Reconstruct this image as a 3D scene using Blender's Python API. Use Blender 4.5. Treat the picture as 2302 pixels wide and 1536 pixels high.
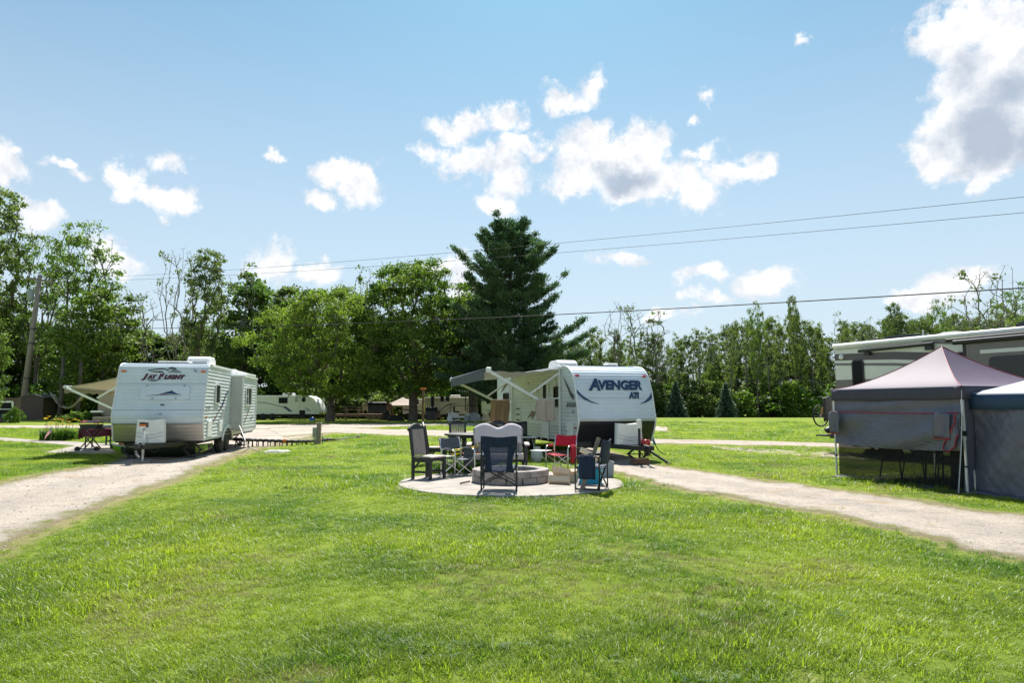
import bpy, math, random
import numpy as np
from mathutils import Matrix, Vector

for o in list(bpy.data.objects):
    bpy.data.objects.remove(o)
SC = bpy.context.scene
COL = SC.collection
R = math.radians
random.seed(7)
RNG = np.random.default_rng(11)

# ------------------------------------------------------------------ camera
PITCH = R(5.36)
CAM_H = 1.5
cam_data = bpy.data.cameras.new('camera')
cam_data.lens = 24.0
cam_data.sensor_width = 36.0
cam_data.sensor_fit = 'HORIZONTAL'
cam_data.clip_end = 6000
cam = bpy.data.objects.new('camera', cam_data)
COL.objects.link(cam)
cam.location = (0, 0, CAM_H)
cam.rotation_euler = (R(90) + PITCH, 0, 0)
SC.camera = cam

# ------------------------------------------------------------------ exposure
SC.view_settings.view_transform = 'Standard'
SC.view_settings.look = 'None'
SC.view_settings.gamma = 1
SC.view_settings.use_curve_mapping = False
SC.view_settings.exposure = 0.75
SC.cycles.diffuse_bounces = 8

# ------------------------------------------------------------------ sun
SUN_EL, SUN_AZ = R(54), R(4)          # azimuth measured from +Y towards +X
sun_data = bpy.data.lights.new('sun', 'SUN')
sun_data.energy = 5.0
sun_data.angle = R(0.55)
sun_data.color = (1.0, 0.955, 0.88)
sun = bpy.data.objects.new('sun', sun_data)
COL.objects.link(sun)
sd = Vector((math.sin(SUN_AZ) * math.cos(SUN_EL), math.cos(SUN_AZ) * math.cos(SUN_EL), math.sin(SUN_EL)))
sun.rotation_euler = sd.to_track_quat('Z', 'Y').to_euler()
sun.location = sd * 60

# ------------------------------------------------------------------ sky with cumulus clouds
world = bpy.data.worlds.new('World')
SC.world = world
world.use_nodes = True
WN = world.node_tree
WN.nodes.clear()
world.cycles.sampling_method = 'MANUAL'
world.cycles.sample_map_resolution = 256


def build_world():
    N, L = WN.nodes, WN.links

    def node(t, **kw):
        n = N.new(t)
        for k, v in kw.items():
            setattr(n, k, v)
        return n

    def mth(op, a, b=None, clamp=False):
        n = node('ShaderNodeMath', operation=op)
        n.use_clamp = clamp
        for i, x in enumerate((a, b)):
            if x is None:
                continue
            if isinstance(x, (int, float)):
                n.inputs[i].default_value = x
            else:
                L.new(x, n.inputs[i])
        return n.outputs[0]

    def sstep(x, lo, hi):
        n = node('ShaderNodeMapRange', interpolation_type='SMOOTHSTEP')
        L.new(x, n.inputs[0])
        n.inputs[1].default_value = lo
        n.inputs[2].default_value = hi
        return n.outputs[0]
    out = node('ShaderNodeOutputWorld')
    sky = node('ShaderNodeTexSky', sky_type='NISHITA')
    sky.sun_disc = False
    sky.sun_elevation = SUN_EL
    sky.sun_rotation = SUN_AZ
    sky.air_density = 1.0
    sky.dust_density = 0.6
    sky.ozone_density = 2.5
    tc = node('ShaderNodeTexCoord')
    sep = node('ShaderNodeSeparateXYZ')
    L.new(tc.outputs['Generated'], sep.inputs[0])
    # sky dome coordinates: azimuth and elevation in radians
    az = mth('ARCTAN2', sep.outputs[0], sep.outputs[1])
    el = mth('ARCSINE', sep.outputs[2])
    cmb = node('ShaderNodeCombineXYZ')
    L.new(az, cmb.inputs[0])
    L.new(el, cmb.inputs[1])
    P = cmb.outputs[0]

    def noise(vec, scale, detail, rough=0.55, seed=0.0, sy=1.0):
        mp = node('ShaderNodeVectorMath', operation='MULTIPLY_ADD')
        L.new(vec, mp.inputs[0])
        mp.inputs[1].default_value = (1, sy, 1)
        mp.inputs[2].default_value = (seed, seed * 1.7, seed * .3)
        n = node('ShaderNodeTexNoise')
        L.new(mp.outputs[0], n.inputs['Vector'])
        n.inputs['Scale'].default_value = scale
        n.inputs['Detail'].default_value = detail
        n.inputs['Roughness'].default_value = rough
        return n
    # billowing warp
    wn = noise(P, 16, 5, .62, 3.1)
    sub = node('ShaderNodeVectorMath', operation='SUBTRACT')
    L.new(wn.outputs['Color'], sub.inputs[0])
    sub.inputs[1].default_value = (.5, .5, .5)
    scl = node('ShaderNodeVectorMath', operation='SCALE')
    L.new(sub.outputs[0], scl.inputs[0])
    scl.inputs['Scale'].default_value = 0.075
    add = node('ShaderNodeVectorMath', operation='ADD')
    L.new(P, add.inputs[0])
    L.new(scl.outputs[0], add.inputs[1])
    W = add.outputs[0]

    def blob(a, e, ra, re, gain):
        mp = node('ShaderNodeVectorMath', operation='MULTIPLY_ADD')
        L.new(W, mp.inputs[0])
        mp.inputs[1].default_value = (1 / ra, 1 / re, 0)
        mp.inputs[2].default_value = (-a / ra, -e / re, 0)
        ln = node('ShaderNodeVectorMath', operation='LENGTH')
        L.new(mp.outputs[0], ln.inputs[0])
        n = node('ShaderNodeMath', operation='MULTIPLY_ADD')
        L.new(ln.outputs['Value'], n.inputs[0])
        n.inputs[1].default_value = -gain
        n.inputs[2].default_value = gain
        return n.outputs[0]

    def field(lst):
        acc = None
        for b in lst:
            v = blob(*b)
            acc = v if acc is None else mth('MAXIMUM', acc, v)
        return acc

    fine = noise(P, 30, 9, .64, 9.4)
    fz = mth('MULTIPLY', mth('SUBTRACT', fine.outputs['Fac'], .52), 1.75)
    mid = noise(P, 11, 5, .6, 5.5)
    md = mth('SUBTRACT', mid.outputs['Fac'], .5)
    # relief of the billows: brighter where the cloud thins out upwards, towards the sun
    upv = node('ShaderNodeVectorMath', operation='ADD')
    L.new(P, upv.inputs[0])
    upv.inputs[1].default_value = (0, .014, 0)
    r0 = noise(P, 24, 5, .6, 14.2)
    r1 = noise(upv.outputs[0], 24, 5, .6, 14.2)
    relief = mth('SUBTRACT', r0.outputs['Fac'], r1.outputs['Fac'])

    def mix(f, a, b):
        n = node('ShaderNodeMix', data_type='RGBA')
        for s_, x in (('Factor', f), ('A', a), ('B', b)):
            if isinstance(x, (tuple, float)):
                n.inputs[s_].default_value = x
            else:
                L.new(x, n.inputs[s_])
        return n.outputs['Result']

    def back(c):
        n = node('ShaderNodeBackground')
        n.inputs[1].default_value = SKY_STRENGTH
        L.new(c, n.inputs[0])
        return n.outputs[0]

    def mixs(f, a, b):
        n = node('ShaderNodeMixShader')
        L.new(f, n.inputs[0])
        L.new(a, n.inputs[1])
        L.new(b, n.inputs[2])
        return n.outputs[0]
    # thin summer haze whitening the lower sky
    tint = node('ShaderNodeMix', data_type='RGBA', blend_type='MULTIPLY')
    tint.inputs['Factor'].default_value = 1
    L.new(sky.outputs[0], tint.inputs['A'])
    tint.inputs['B'].default_value = SKY_TINT
    hf = mth('MULTIPLY', mth('POWER', mth('SUBTRACT', 1.0, sstep(el, R(-6), R(47))), 1.05), SKY_HAZE)
    clear = mix(hf, tint.outputs['Result'], HAZE_COL)
    # the same kind of scattered cumulus goes on over the rest of the dome
    rest = noise(P, 3.2, 5, .6, 21.0, 1.6)
    ralpha = mth('MULTIPLY', sstep(rest.outputs['Fac'], .56, .66), sstep(el, R(2), R(12)))
    other = mixs(ralpha, back(clear), back(mix(sstep(rest.outputs['Fac'], .55, .75), CLOUD_LIT, CLOUD_DIM)))

    # cumulus of that afternoon, sector of azimuth by sector
    def sector(a0, a1):
        def near(lst):
            return [(R(a), R(e), R(ra), R(re), g) for a, e, ra, re, g in lst
                    if a + 1.6 * ra + 3 > a0 and a - 1.6 * ra - 3 < a1]
        tot = mth('ADD', field(near(CLOUDS)), fz)
        alpha = mth('MULTIPLY', sstep(tot, -.06, 0.52), .95)
        soft = sstep(mth('ADD', mth('ADD', mth('MULTIPLY', tot, .22), mth('MULTIPLY', md, .9)), mth('MULTIPLY', relief, 2.4)), -.35, .45)
        cloud = mix(soft, CLOUD_DIM, CLOUD_LIT)
        g = near(CLOUD_SHADE)
        if g:
            sh = mth('MULTIPLY', sstep(mth('ADD', field(g), mth('MULTIPLY', md, 1.4)), -.1, .9), .85)
            cloud = mix(sh, cloud, CLOUD_GREY)
        return mixs(alpha, back(clear), back(cloud))
    cuts = [-50, 50]
    here = sector(cuts[0], cuts[1])
    for a0, a1 in zip(cuts[1:-1], cuts[2:]):
        here = mixs(mth('GREATER_THAN', az, R(a0)), here, sector(a0, a1))
    region = mth('MULTIPLY', mth('LESS_THAN', mth('ABSOLUTE', az), R(50)), mth('LESS_THAN', el, R(38)))
    L.new(mixs(region, other, here), out.inputs[0])


SKY_STRENGTH = 0.085
CLOUD_LIT = (7.9, 7.85, 7.9, 1)
CLOUD_DIM = (5.9, 6.1, 6.5, 1)
CLOUD_GREY = (2.8, 3.45, 4.4, 1)
HAZE_COL = (5.3, 5.8, 6.45, 1)
SKY_HAZE = 0.95
SKY_TINT = (0.47, 0.88, 0.88, 1)
CLOUDS = [  # azimuth deg, elevation deg, half width, half height, firmness
    (-4.66, 22.76, 3.64, 1.42, 1.0),
    (-0.81, 23.50, 2.32, 1.68, 1.0),
    (0.54, 21.63, 2.31, 1.20, 0.9),
    (-3.49, 19.86, 4.58, 1.75, 1.0),
    (-0.04, 19.19, 2.68, 2.64, 1.0),
    (-1.19, 17.06, 2.29, 1.25, 0.9),
    (-7.31, 20.27, 1.89, 0.76, 0.7),
    (2.27, 20.92, 1.54, 0.87, 0.8),
    (6.86, 20.63, 4.17, 2.59, 1.2),
    (10.24, 20.29, 4.09, 3.08, 1.3),
    (5.70, 18.76, 3.41, 1.93, 1.0),
    (13.15, 18.38, 2.91, 2.07, 1.0),
    (15.29, 17.53, 3.21, 2.41, 1.0),
    (17.45, 18.71, 2.10, 1.69, 0.9),
    (9.45, 17.90, 4.46, 1.58, 1.0),
    (20.38, 18.74, 1.69, 1.49, 1.0),
    (16.44, 20.49, 1.42, 0.83, 0.7),
    (15.18, 20.10, 1.43, 0.74, 0.6),
    (3.83, 24.79, 1.93, 1.16, 0.8),
    (6.92, 25.50, 1.72, 1.63, 0.8),
    (5.75, 24.40, 2.30, 1.00, 0.8),
    (16.56, 24.25, 0.89, 0.80, 0.6),
    (15.43, 22.58, 0.50, 0.59, 0.5),
    (23.99, 26.89, 0.72, 0.65, 0.6),
    (-14.32, 18.64, 3.24, 1.37, 1.1),
    (-12.84, 17.71, 2.18, 2.08, 1.0),
    (-16.05, 16.61, 1.77, 1.21, 1.0),
    (-20.13, 19.43, 0.95, 0.66, 0.8),
    (-30.24, 16.43, 1.72, 1.40, 1.0),
    (-28.45, 15.74, 2.66, 1.11, 1.0),
    (-26.77, 15.33, 1.83, 1.45, 1.0),
    (-34.39, 16.48, 1.31, 0.53, 0.7),
    (-32.75, 15.95, 1.36, 0.61, 0.7),
    (-27.65, 17.84, 1.51, 0.63, 0.5),
    (-37.51, 15.44, 1.21, 2.30, 1.1),
    (-35.48, 12.83, 1.95, 1.64, 1.15),
    (-30.68, 10.82, 2.16, 1.75, 1.05),
    (-19.52, 11.30, 2.22, 1.91, 1.05),
    (-16.60, 10.96, 2.67, 1.09, 0.95),
    (-6.63, 11.35, 2.87, 1.13, 0.95),
    (-4.37, 10.10, 1.65, 2.44, 0.75),
    (35.14, 25.38, 4.46, 2.70, 1.2),
    (36.49, 21.97, 4.53, 3.31, 1.4),
    (34.27, 19.91, 3.17, 3.18, 1.3),
    (33.05, 17.48, 2.70, 2.39, 1.2),
    (36.51, 18.26, 3.74, 3.71, 1.4),
    (39.10, 20.45, 4.69, 5.40, 1.4),
    (35.08, 15.60, 1.54, 1.18, 0.9),
    (32.40, 25.54, 1.67, 0.97, 0.8),
    (40.95, 23.66, 5.61, 3.82, 1.2),
    (9.36, 12.00, 2.43, 0.88, 0.85),
    (16.17, 10.63, 3.07, 0.98, 0.85),
    (20.57, 9.49, 3.28, 1.53, 1.05),
    (16.47, 8.83, 2.29, 0.78, 0.75),
    (33.12, 8.66, 2.63, 1.54, 1.15),
    (30.89, 7.75, 2.75, 0.88, 0.95),
    (12.91, 7.52, 2.35, 0.72, 0.75),
]
CLOUD_SHADE = [
    (35.76, 18.42, 3.31, 3.16, 1.2),
    (37.18, 20.95, 2.96, 2.49, 1.0),
    (9.84, 18.58, 3.35, 1.57, 1.1),
    (5.34, 21.20, 1.91, 1.38, 0.35),
    (34.98, 22.91, 2.09, 1.67, 0.6),
    (38.40, 16.98, 2.84, 2.81, 1.0),
    (-2.34, 19.53, 2.30, 1.40, 0.3),
]
build_world()


# ------------------------------------------------------------------ photograph geometry -> ground points
F_PX = 1535.0


def ray(u, v):
    x, y = (u - 1151) / F_PX, (768 - v) / F_PX
    return Vector((x, math.cos(PITCH) - y * math.sin(PITCH), math.sin(PITCH) + y * math.cos(PITCH)))


def G(u, v, z=0.0):
    """ground point seen at a picture position (camera 1.5 m above the lawn)"""
    d = ray(u, v)
    t = (z - CAM_H) / d.z
    return Vector((d.x * t, d.y * t, z))


def AT(u, v, y):
    """point at distance y seen at a picture position"""
    d = ray(u, v)
    t = y / d.y
    return Vector((d.x * t, y, CAM_H + d.z * t))


# ------------------------------------------------------------------ value noise for layout
def vnoise(x, y, seed=0, octaves=4, freq=1.0):
    x = np.asarray(x, float) * freq
    y = np.asarray(y, float) * freq
    tot = np.zeros(np.broadcast(x, y).shape)
    amp, norm = 1.0, 0.0
    for o in range(octaves):
        xi, yi = np.floor(x).astype(np.int64), np.floor(y).astype(np.int64)
        fx, fy = x - xi, y - yi
        fx, fy = fx * fx * (3 - 2 * fx), fy * fy * (3 - 2 * fy)

        def h(a, b):
            n = (a * 374761393 + b * 668265263 + (seed + o * 17) * 974711) & 0x7fffffff
            n = ((n ^ (n >> 13)) * 1274126177) & 0x7fffffff
            return ((n ^ (n >> 16)) & 0xffff) / 65535.0
        tot += amp * ((h(xi, yi) * (1 - fx) + h(xi + 1, yi) * fx) * (1 - fy)
                      + (h(xi, yi + 1) * (1 - fx) + h(xi + 1, yi + 1) * fx) * fy)
        norm += amp
        amp *= .5
        x, y = x * 2.03, y * 2.03
    return tot / norm


# ------------------------------------------------------------------ mesh builder
class MB:
    def __init__(s):
        s.v, s.f, s.m = [], [], []

    def add(s, vs, fs, m=0):
        b = len(s.v)
        s.v.extend([tuple(p) for p in vs])
        s.f.extend([tuple(i + b for i in f) for f in fs])
        s.m.extend([m] * len(fs))
        return s

    def box(s, c, size, rot=None, m=0):
        hx, hy, hz = size[0] / 2, size[1] / 2, size[2] / 2
        vs = [Vector((x, y, z)) for x in (-hx, hx) for y in (-hy, hy) for z in (-hz, hz)]
        if rot is not None:
            vs = [rot @ p for p in vs]
        c = Vector(c)
        return s.add([p + c for p in vs], [(0, 1, 3, 2), (4, 6, 7, 5), (0, 4, 5, 1), (2, 3, 7, 6), (0, 2, 6, 4), (1, 5, 7, 3)], m)

    def bar(s, a, b, w, h, up=(0, 0, 1), m=0):
        a, b = Vector(a), Vector(b)
        d = (b - a)
        ln = d.length
        d.normalize()
        up = Vector(up)
        if abs(d.dot(up)) > .98:
            up = Vector((0, 1, 0))
        x = d.cross(up).normalized()
        z = x.cross(d)
        rot = Matrix((x, d, z)).transposed()
        return s.box((a + b) / 2, (w, ln, h), rot, m)

    def tube(s, pts, r, n=8, m=0, closed=False, cap=True):
        pts = [Vector(p) for p in pts]
        k = len(pts)
        rs = r if isinstance(r, (list, tuple)) else [r] * k
        rings = []
        prev = None
        for i in range(k):
            if closed:
                t = pts[(i + 1) % k] - pts[i - 1]
            else:
                t = pts[min(i + 1, k - 1)] - pts[max(i - 1, 0)]
            t.normalize()
            if prev is None:
                ref = Vector((0, 0, 1)) if abs(t.z) < .9 else Vector((1, 0, 0))
                a = t.cross(ref).normalized()
            else:
                a = (prev - t * prev.dot(t))
                a = a.normalized() if a.length > 1e-6 else t.orthogonal().normalized()
            prev = a
            b = t.cross(a)
            rings.append([pts[i] + (a * math.cos(q) + b * math.sin(q)) * rs[i] for q in [2 * math.pi * j / n for j in range(n)]])
        vs = [p for rg in rings for p in rg]
        fs = []
        for i in range(k if closed else k - 1):
            j = (i + 1) % k
            for q in range(n):
                fs.append((i * n + q, i * n + (q + 1) % n, j * n + (q + 1) % n, j * n + q))
        if cap and not closed:
            fs.append(tuple(range(n))[::-1])
            fs.append(tuple((k - 1) * n + q for q in range(n)))
        return s.add(vs, fs, m)

    def lathe(s, prof, n=20, c=(0, 0, 0), rot=None, m=0):
        c = Vector(c)
        vs, fs = [], []
        for r, z in prof:
            for q in range(n):
                a = 2 * math.pi * q / n
                p = Vector((r * math.cos(a), r * math.sin(a), z))
                vs.append((rot @ p if rot else p) + c)
        k = len(prof)
        for i in range(k - 1):
            for q in range(n):
                fs.append((i * n + q, i * n + (q + 1) % n, (i + 1) * n + (q + 1) % n, (i + 1) * n + q))
        if prof[0][0] > 1e-5:
            fs.append(tuple(range(n))[::-1])
        if prof[-1][0] > 1e-5:
            fs.append(tuple((k - 1) * n + q for q in range(n)))
        return s.add(vs, fs, m)

    def prism(s, poly, fn, t0, t1, m=0):
        """poly of 2d points; fn(a, b, t) -> 3d"""
        k = len(poly)
        vs = [fn(a, b, t0) for a, b in poly] + [fn(a, b, t1) for a, b in poly]
        fs = [tuple(range(k))[::-1], tuple(range(k, 2 * k))]
        fs += [(i, (i + 1) % k, k + (i + 1) % k, k + i) for i in range(k)]
        return s.add(vs, fs, m)

    def grid(s, fn, nu, nv, m=0):
        vs = [fn(i / nu, j / nv) for j in range(nv + 1) for i in range(nu + 1)]
        w = nu + 1
        return s.add(vs, [(j * w + i, j * w + i + 1, (j + 1) * w + i + 1, (j + 1) * w + i) for j in range(nv) for i in range(nu)], m)

    def build(s, name, mats, parent=None, smooth=False, bevel=0.0, solid=0.0, label=None):
        me = bpy.data.meshes.new(name)
        me.from_pydata(s.v, [], s.f)
        for mm in (mats if isinstance(mats, (list, tuple)) else [mats]):
            me.materials.append(MATS[mm])
        if len(set(s.m)) > 1:
            me.polygons.foreach_set('material_index', s.m)
        me.validate()
        ob = bpy.data.objects.new(name, me)
        COL.objects.link(ob)
        if parent is not None:
            ob.parent = parent
        if smooth:
            me.polygons.foreach_set('use_smooth', [True] * len(me.polygons))
        if solid:
            md = ob.modifiers.new('solid', 'SOLIDIFY')
            md.thickness = solid
            md.offset = 0
        if bevel:
            md = ob.modifiers.new('bevel', 'BEVEL')
            md.width = bevel
            md.segments = 2
            md.limit_method = 'ANGLE'
        if label:
            ob['label'] = label
        return ob


def tag(o, label, cat, group=None):
    o['label'] = label
    o['category'] = cat
    if group:
        o['group'] = group
    return o


def thing(name, label, cat, loc=(0, 0, 0), rz=0.0, group=None):
    o = bpy.data.objects.new(name, None)
    o.empty_display_size = .2
    COL.objects.link(o)
    o.location = loc
    o.rotation_euler = (0, 0, rz)
    return tag(o, label, cat, group)


def structure(o):
    o['kind'] = 'structure'
    return o


def dup(root, loc=None, rz=None, scale=None, label=None, group=None, cat=None):
    r = root.copy()
    COL.objects.link(r)
    if loc is not None:
        r.location = loc
    if rz is not None:
        r.rotation_euler = (root.rotation_euler[0], root.rotation_euler[1], rz)
    if scale is not None:
        r.scale = (scale,) * 3 if isinstance(scale, (int, float)) else scale
    if label:
        r['label'] = label
    if group:
        r['group'] = group
    if cat:
        r['category'] = cat
    for ch in root.children:
        c = ch.copy()
        COL.objects.link(c)
        c.parent = r
        for g in ch.children:
            d = g.copy()
            COL.objects.link(d)
            d.parent = c
    return r


def text_mesh(body, size, shear=0.0, offset=0.0, spacing=1.0):
    cu = bpy.data.curves.new('lettering', 'FONT')
    cu.body = body
    cu.size = size
    cu.shear = shear
    cu.offset = offset
    cu.space_character = spacing
    cu.resolution_u = 3
    ob = bpy.data.objects.new('lettering', cu)
    COL.objects.link(ob)
    bpy.context.view_layer.update()
    me = bpy.data.meshes.new_from_object(ob.evaluated_get(bpy.context.evaluated_depsgraph_get()))
    vs = [tuple(v.co) for v in me.vertices]
    fs = [tuple(p.vertices) for p in me.polygons]
    bpy.data.objects.remove(ob)
    bpy.data.meshes.remove(me)
    bpy.data.curves.remove(cu)
    return vs, fs


# ------------------------------------------------------------------ materials
MATS = {}


def mat(name, col, rough=.55, metal=0.0, var=.12, scale=6.0, bump=0.0, bscale=60.0, spec=.5, coat=0.0, tint=None, trans=0.0, stretch=(1, 1, 1)):
    m = bpy.data.materials.new(name)
    m.use_nodes = True
    nt = m.node_tree
    N, L = nt.nodes, nt.links
    p = N['Principled BSDF']
    p.inputs['Roughness'].default_value = rough
    p.inputs['Metallic'].default_value = metal
    p.inputs['Specular IOR Level'].default_value = spec
    p.inputs['Coat Weight'].default_value = coat
    tc = N.new('ShaderNodeTexCoord')
    mp = N.new('ShaderNodeMapping')
    mp.inputs['Scale'].default_value = stretch
    L.new(tc.outputs['Object'], mp.inputs[0])
    nz = N.new('ShaderNodeTexNoise')
    nz.inputs['Scale'].default_value = scale
    nz.inputs['Detail'].default_value = 5
    nz.inputs['Roughness'].default_value = .62
    L.new(mp.outputs[0], nz.inputs['Vector'])
    mx = N.new('ShaderNodeMix')
    mx.data_type = 'RGBA'
    mr = N.new('ShaderNodeMapRange')
    mr.inputs[1].default_value = .3
    mr.inputs[2].default_value = .7
    L.new(nz.outputs['Fac'], mr.inputs[0])
    L.new(mr.outputs[0], mx.inputs['Factor'])
    t = tint or col
    mx.inputs['A'].default_value = tuple(c * (1 - var) for c in col) + (1,)
    mx.inputs['B'].default_value = tuple(min(1, c * (1 + var)) for c in t) + (1,)
    L.new(mx.outputs['Result'], p.inputs['Base Color'])
    if bump:
        b2 = N.new('ShaderNodeTexNoise')
        b2.inputs['Scale'].default_value = bscale
        b2.inputs['Detail'].default_value = 4
        L.new(mp.outputs[0], b2.inputs['Vector'])
        bp = N.new('ShaderNodeBump')
        bp.inputs['Strength'].default_value = bump
        bp.inputs['Distance'].default_value = .02
        L.new(b2.outputs['Fac'], bp.inputs['Height'])
        L.new(bp.outputs[0], p.inputs['Normal'])
    if trans:
        tr = N.new('ShaderNodeBsdfTranslucent')
        L.new(mx.outputs['Result'], tr.inputs[0])
        ms = N.new('ShaderNodeMixShader')
        ms.inputs[0].default_value = trans
        L.new(p.outputs[0], ms.inputs[1])
        L.new(tr.outputs[0], ms.inputs[2])
        L.new(ms.outputs[0], N['Material Output'].inputs[0])
    MATS[name] = m
    return m


def leaf_mat(name, c_dark, c_light, trans=.45, spec=.25, rough=.5, nscale=.5, patch=None, tboost=(1.03, 1.2, .65), gain=2.4):
    """leaf or blade: reflects and lets sunlight through; colour varies leaf by leaf"""
    m = bpy.data.materials.new(name)
    m.use_nodes = True
    nt = m.node_tree
    N, L = nt.nodes, nt.links
    p = N['Principled BSDF']
    p.inputs['Roughness'].default_value = rough
    p.inputs['Specular IOR Level'].default_value = spec
    at = N.new('ShaderNodeAttribute')
    at.attribute_name = 'rnd'
    oi = N.new('ShaderNodeObjectInfo')
    ge = N.new('ShaderNodeNewGeometry')
    nz = N.new('ShaderNodeTexNoise')
    nz.inputs['Scale'].default_value = nscale
    nz.inputs['Detail'].default_value = 4
    L.new(ge.outputs['Position'], nz.inputs['Vector'])
    s1 = N.new('ShaderNodeMath')
    s1.operation = 'MULTIPLY_ADD'
    L.new(nz.outputs['Fac'], s1.inputs[0])
    s1.inputs[1].default_value = gain
    s1.inputs[2].default_value = .15 - gain * .5
    s2 = N.new('ShaderNodeMath')
    s2.operation = 'MULTIPLY_ADD'
    L.new(at.outputs['Fac'], s2.inputs[0])
    s2.inputs[1].default_value = .55
    L.new(s1.outputs[0], s2.inputs[2])
    s3 = N.new('ShaderNodeMath')
    s3.operation = 'MULTIPLY_ADD'
    s3.use_clamp = True
    L.new(oi.outputs['Random'], s3.inputs[0])
    s3.inputs[1].default_value = .35
    L.new(s2.outputs[0], s3.inputs[2])
    mx = N.new('ShaderNodeMix')
    mx.data_type = 'RGBA'
    L.new(s3.outputs[0], mx.inputs['Factor'])
    mx.inputs['A'].default_value = tuple(c_dark) + (1,)
    mx.inputs['B'].default_value = tuple(c_light) + (1,)
    res = mx.outputs['Result']
    if patch:
        n2 = N.new('ShaderNodeTexNoise')
        n2.inputs['Scale'].default_value = patch[1]
        n2.inputs['Detail'].default_value = 5
        n2.inputs['Roughness'].default_value = .65
        L.new(ge.outputs['Position'], n2.inputs['Vector'])
        m2 = N.new('ShaderNodeMapRange')
        m2.inputs[1].default_value = patch[2]
        m2.inputs[2].default_value = patch[3]
        L.new(n2.outputs['Fac'], m2.inputs[0])
        x2 = N.new('ShaderNodeMix')
        x2.data_type = 'RGBA'
        L.new(m2.outputs[0], x2.inputs['Factor'])
        L.new(res, x2.inputs['A'])
        x2.inputs['B'].default_value = tuple(patch[0]) + (1,)
        res = x2.outputs['Result']
    L.new(res, p.inputs['Base Color'])
    tb = N.new('ShaderNodeMix')
    tb.data_type = 'RGBA'
    tb.blend_type = 'MULTIPLY'
    tb.inputs['Factor'].default_value = 1
    L.new(res, tb.inputs['A'])
    tb.inputs['B'].default_value = tuple(tboost) + (1,)
    tr = N.new('ShaderNodeBsdfTranslucent')
    L.new(tb.outputs['Result'], tr.inputs[0])
    ms = N.new('ShaderNodeMixShader')
    ms.inputs[0].default_value = trans
    L.new(p.outputs[0], ms.inputs[1])
    L.new(tr.outputs[0], ms.inputs[2])
    L.new(ms.outputs[0], N['Material Output'].inputs[0])
    MATS[name] = m
    return m


# trailers and vehicles
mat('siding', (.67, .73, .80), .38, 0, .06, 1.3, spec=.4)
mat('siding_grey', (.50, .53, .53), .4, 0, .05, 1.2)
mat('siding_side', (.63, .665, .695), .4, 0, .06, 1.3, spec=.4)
mat('trim_white', (.78, .78, .78), .35, 0, .04, 3)
mat('trim_grey', (.55, .56, .57), .35, .3, .06, 3)
mat('roof_white', (.8, .8, .78), .6, 0, .08, 4)
mat('plastic_white', (.80, .80, .80), .4, 0, .05, 5)
mat('cream', (.76, .74, .68), .4, 0, .06, 2, coat=.3)
mat('brown_stripe', (.075, .062, .056), .35, 0, .08, 3, coat=.3)
mat('taupe_stripe', (.17, .145, .13), .35, 0, .08, 3, coat=.3)
mat('black_gloss', (.012, .012, .014), .15, 0, .1, 4)
mat('glass_dark', (.012, .014, .016), .2, 0, .15, 2, spec=.08)
mat('black_paint', (.018, .018, .02), .45, 0, .2, 8)
mat('dark_skirt', (.022, .022, .027), .35, 0, .25, 3)
mat('dark_under', (.02, .02, .02), .8, 0, .3, 5)
mat('rubber', (.022, .022, .022), .75, 0, .2, 12, bump=.2)
mat('chrome', (.72, .72, .73), .18, 1.0, .05, 5)
mat('aluminium', (.72, .73, .74), .35, .85, .06, 8)
mat('steel_white', (.72, .72, .72), .35, .2, .06, 8)
mat('decal_navy', (.028, .055, .13), .35, 0, .08, 4)
mat('decal_maroon', (.13, .02, .035), .35, 0, .1, 4)
mat('decal_dark', (.05, .055, .065), .4, 0, .1, 4)
mat('decal_grey', (.36, .37, .39), .4, 0, .08, 4)
mat('decal_brown', (.17, .13, .12), .4, 0, .1, 4)
mat('amber', (.65, .14, .02), .25, 0, .1, 10, coat=.4)
mat('red_lens', (.5, .025, .02), .25, 0, .1, 10, coat=.4)
mat('grey_panel', (.50, .50, .50), .5, 0, .05, 3)
mat('beige_box', (.60, .50, .35), .6, 0, .08, 4)
# camp things
mat('poly_black', (.022, .023, .027), .5, 0, .2, 9, bump=.06)
mat('poly_brown', (.34, .285, .26), .6, 0, .14, 9, bump=.1, stretch=(1, 1, .3))
mat('poly_grey', (.34, .31, .30), .6, 0, .12, 9, bump=.1)
mat('navy_cloth', (.008, .022, .06), .75, 0, .2, 14, bump=.12, bscale=120, trans=.06)
mat('grey_cloth', (.10, .11, .125), .75, 0, .14, 14, bump=.12, bscale=120, trans=.08)
mat('red_cloth', (.52, .006, .035), .7, 0, .12, 14, bump=.1, bscale=120, trans=.25)
mat('maroon_cloth', (.12, .007, .028), .7, 0, .15, 10, bump=.1, trans=.12)
mat('white_cloth', (.85, .80, .83), .8, 0, .04, 6, bump=.08, bscale=90, trans=.45)
mat('towel_brown', (.56, .36, .27), .95, 0, .1, 20, bump=.5, bscale=220, trans=.25)
mat('towel_beige', (.74, .63, .55), .95, 0, .08, 20, bump=.5, bscale=220, trans=.25)
mat('awning_beige', (.64, .59, .47), .8, 0, .06, 4, trans=.45)
mat('awning_grey', (.55, .53, .52), .75, 0, .06, 4, trans=.32)
mat('awning_dark', (.085, .092, .115), .7, 0, .1, 6, trans=.05)
mat('tent_purple', (.135, .098, .148), .62, 0, .06, 3, bump=.05, bscale=200, trans=.12)
mat('tent_valance', (.045, .045, .07), .65, 0, .1, 5, bump=.08, bscale=160)
mat('tent_wall', (.108, .112, .152), .42, 0, .12, 4, bump=.5, bscale=9, trans=.05, spec=.6)
mat('tent_red', (.30, .012, .03), .6, 0, .1, 10)
mat('tent_blue', (.33, .37, .43), .6, 0, .06, 3, bump=.05, bscale=200, trans=.1)
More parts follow.
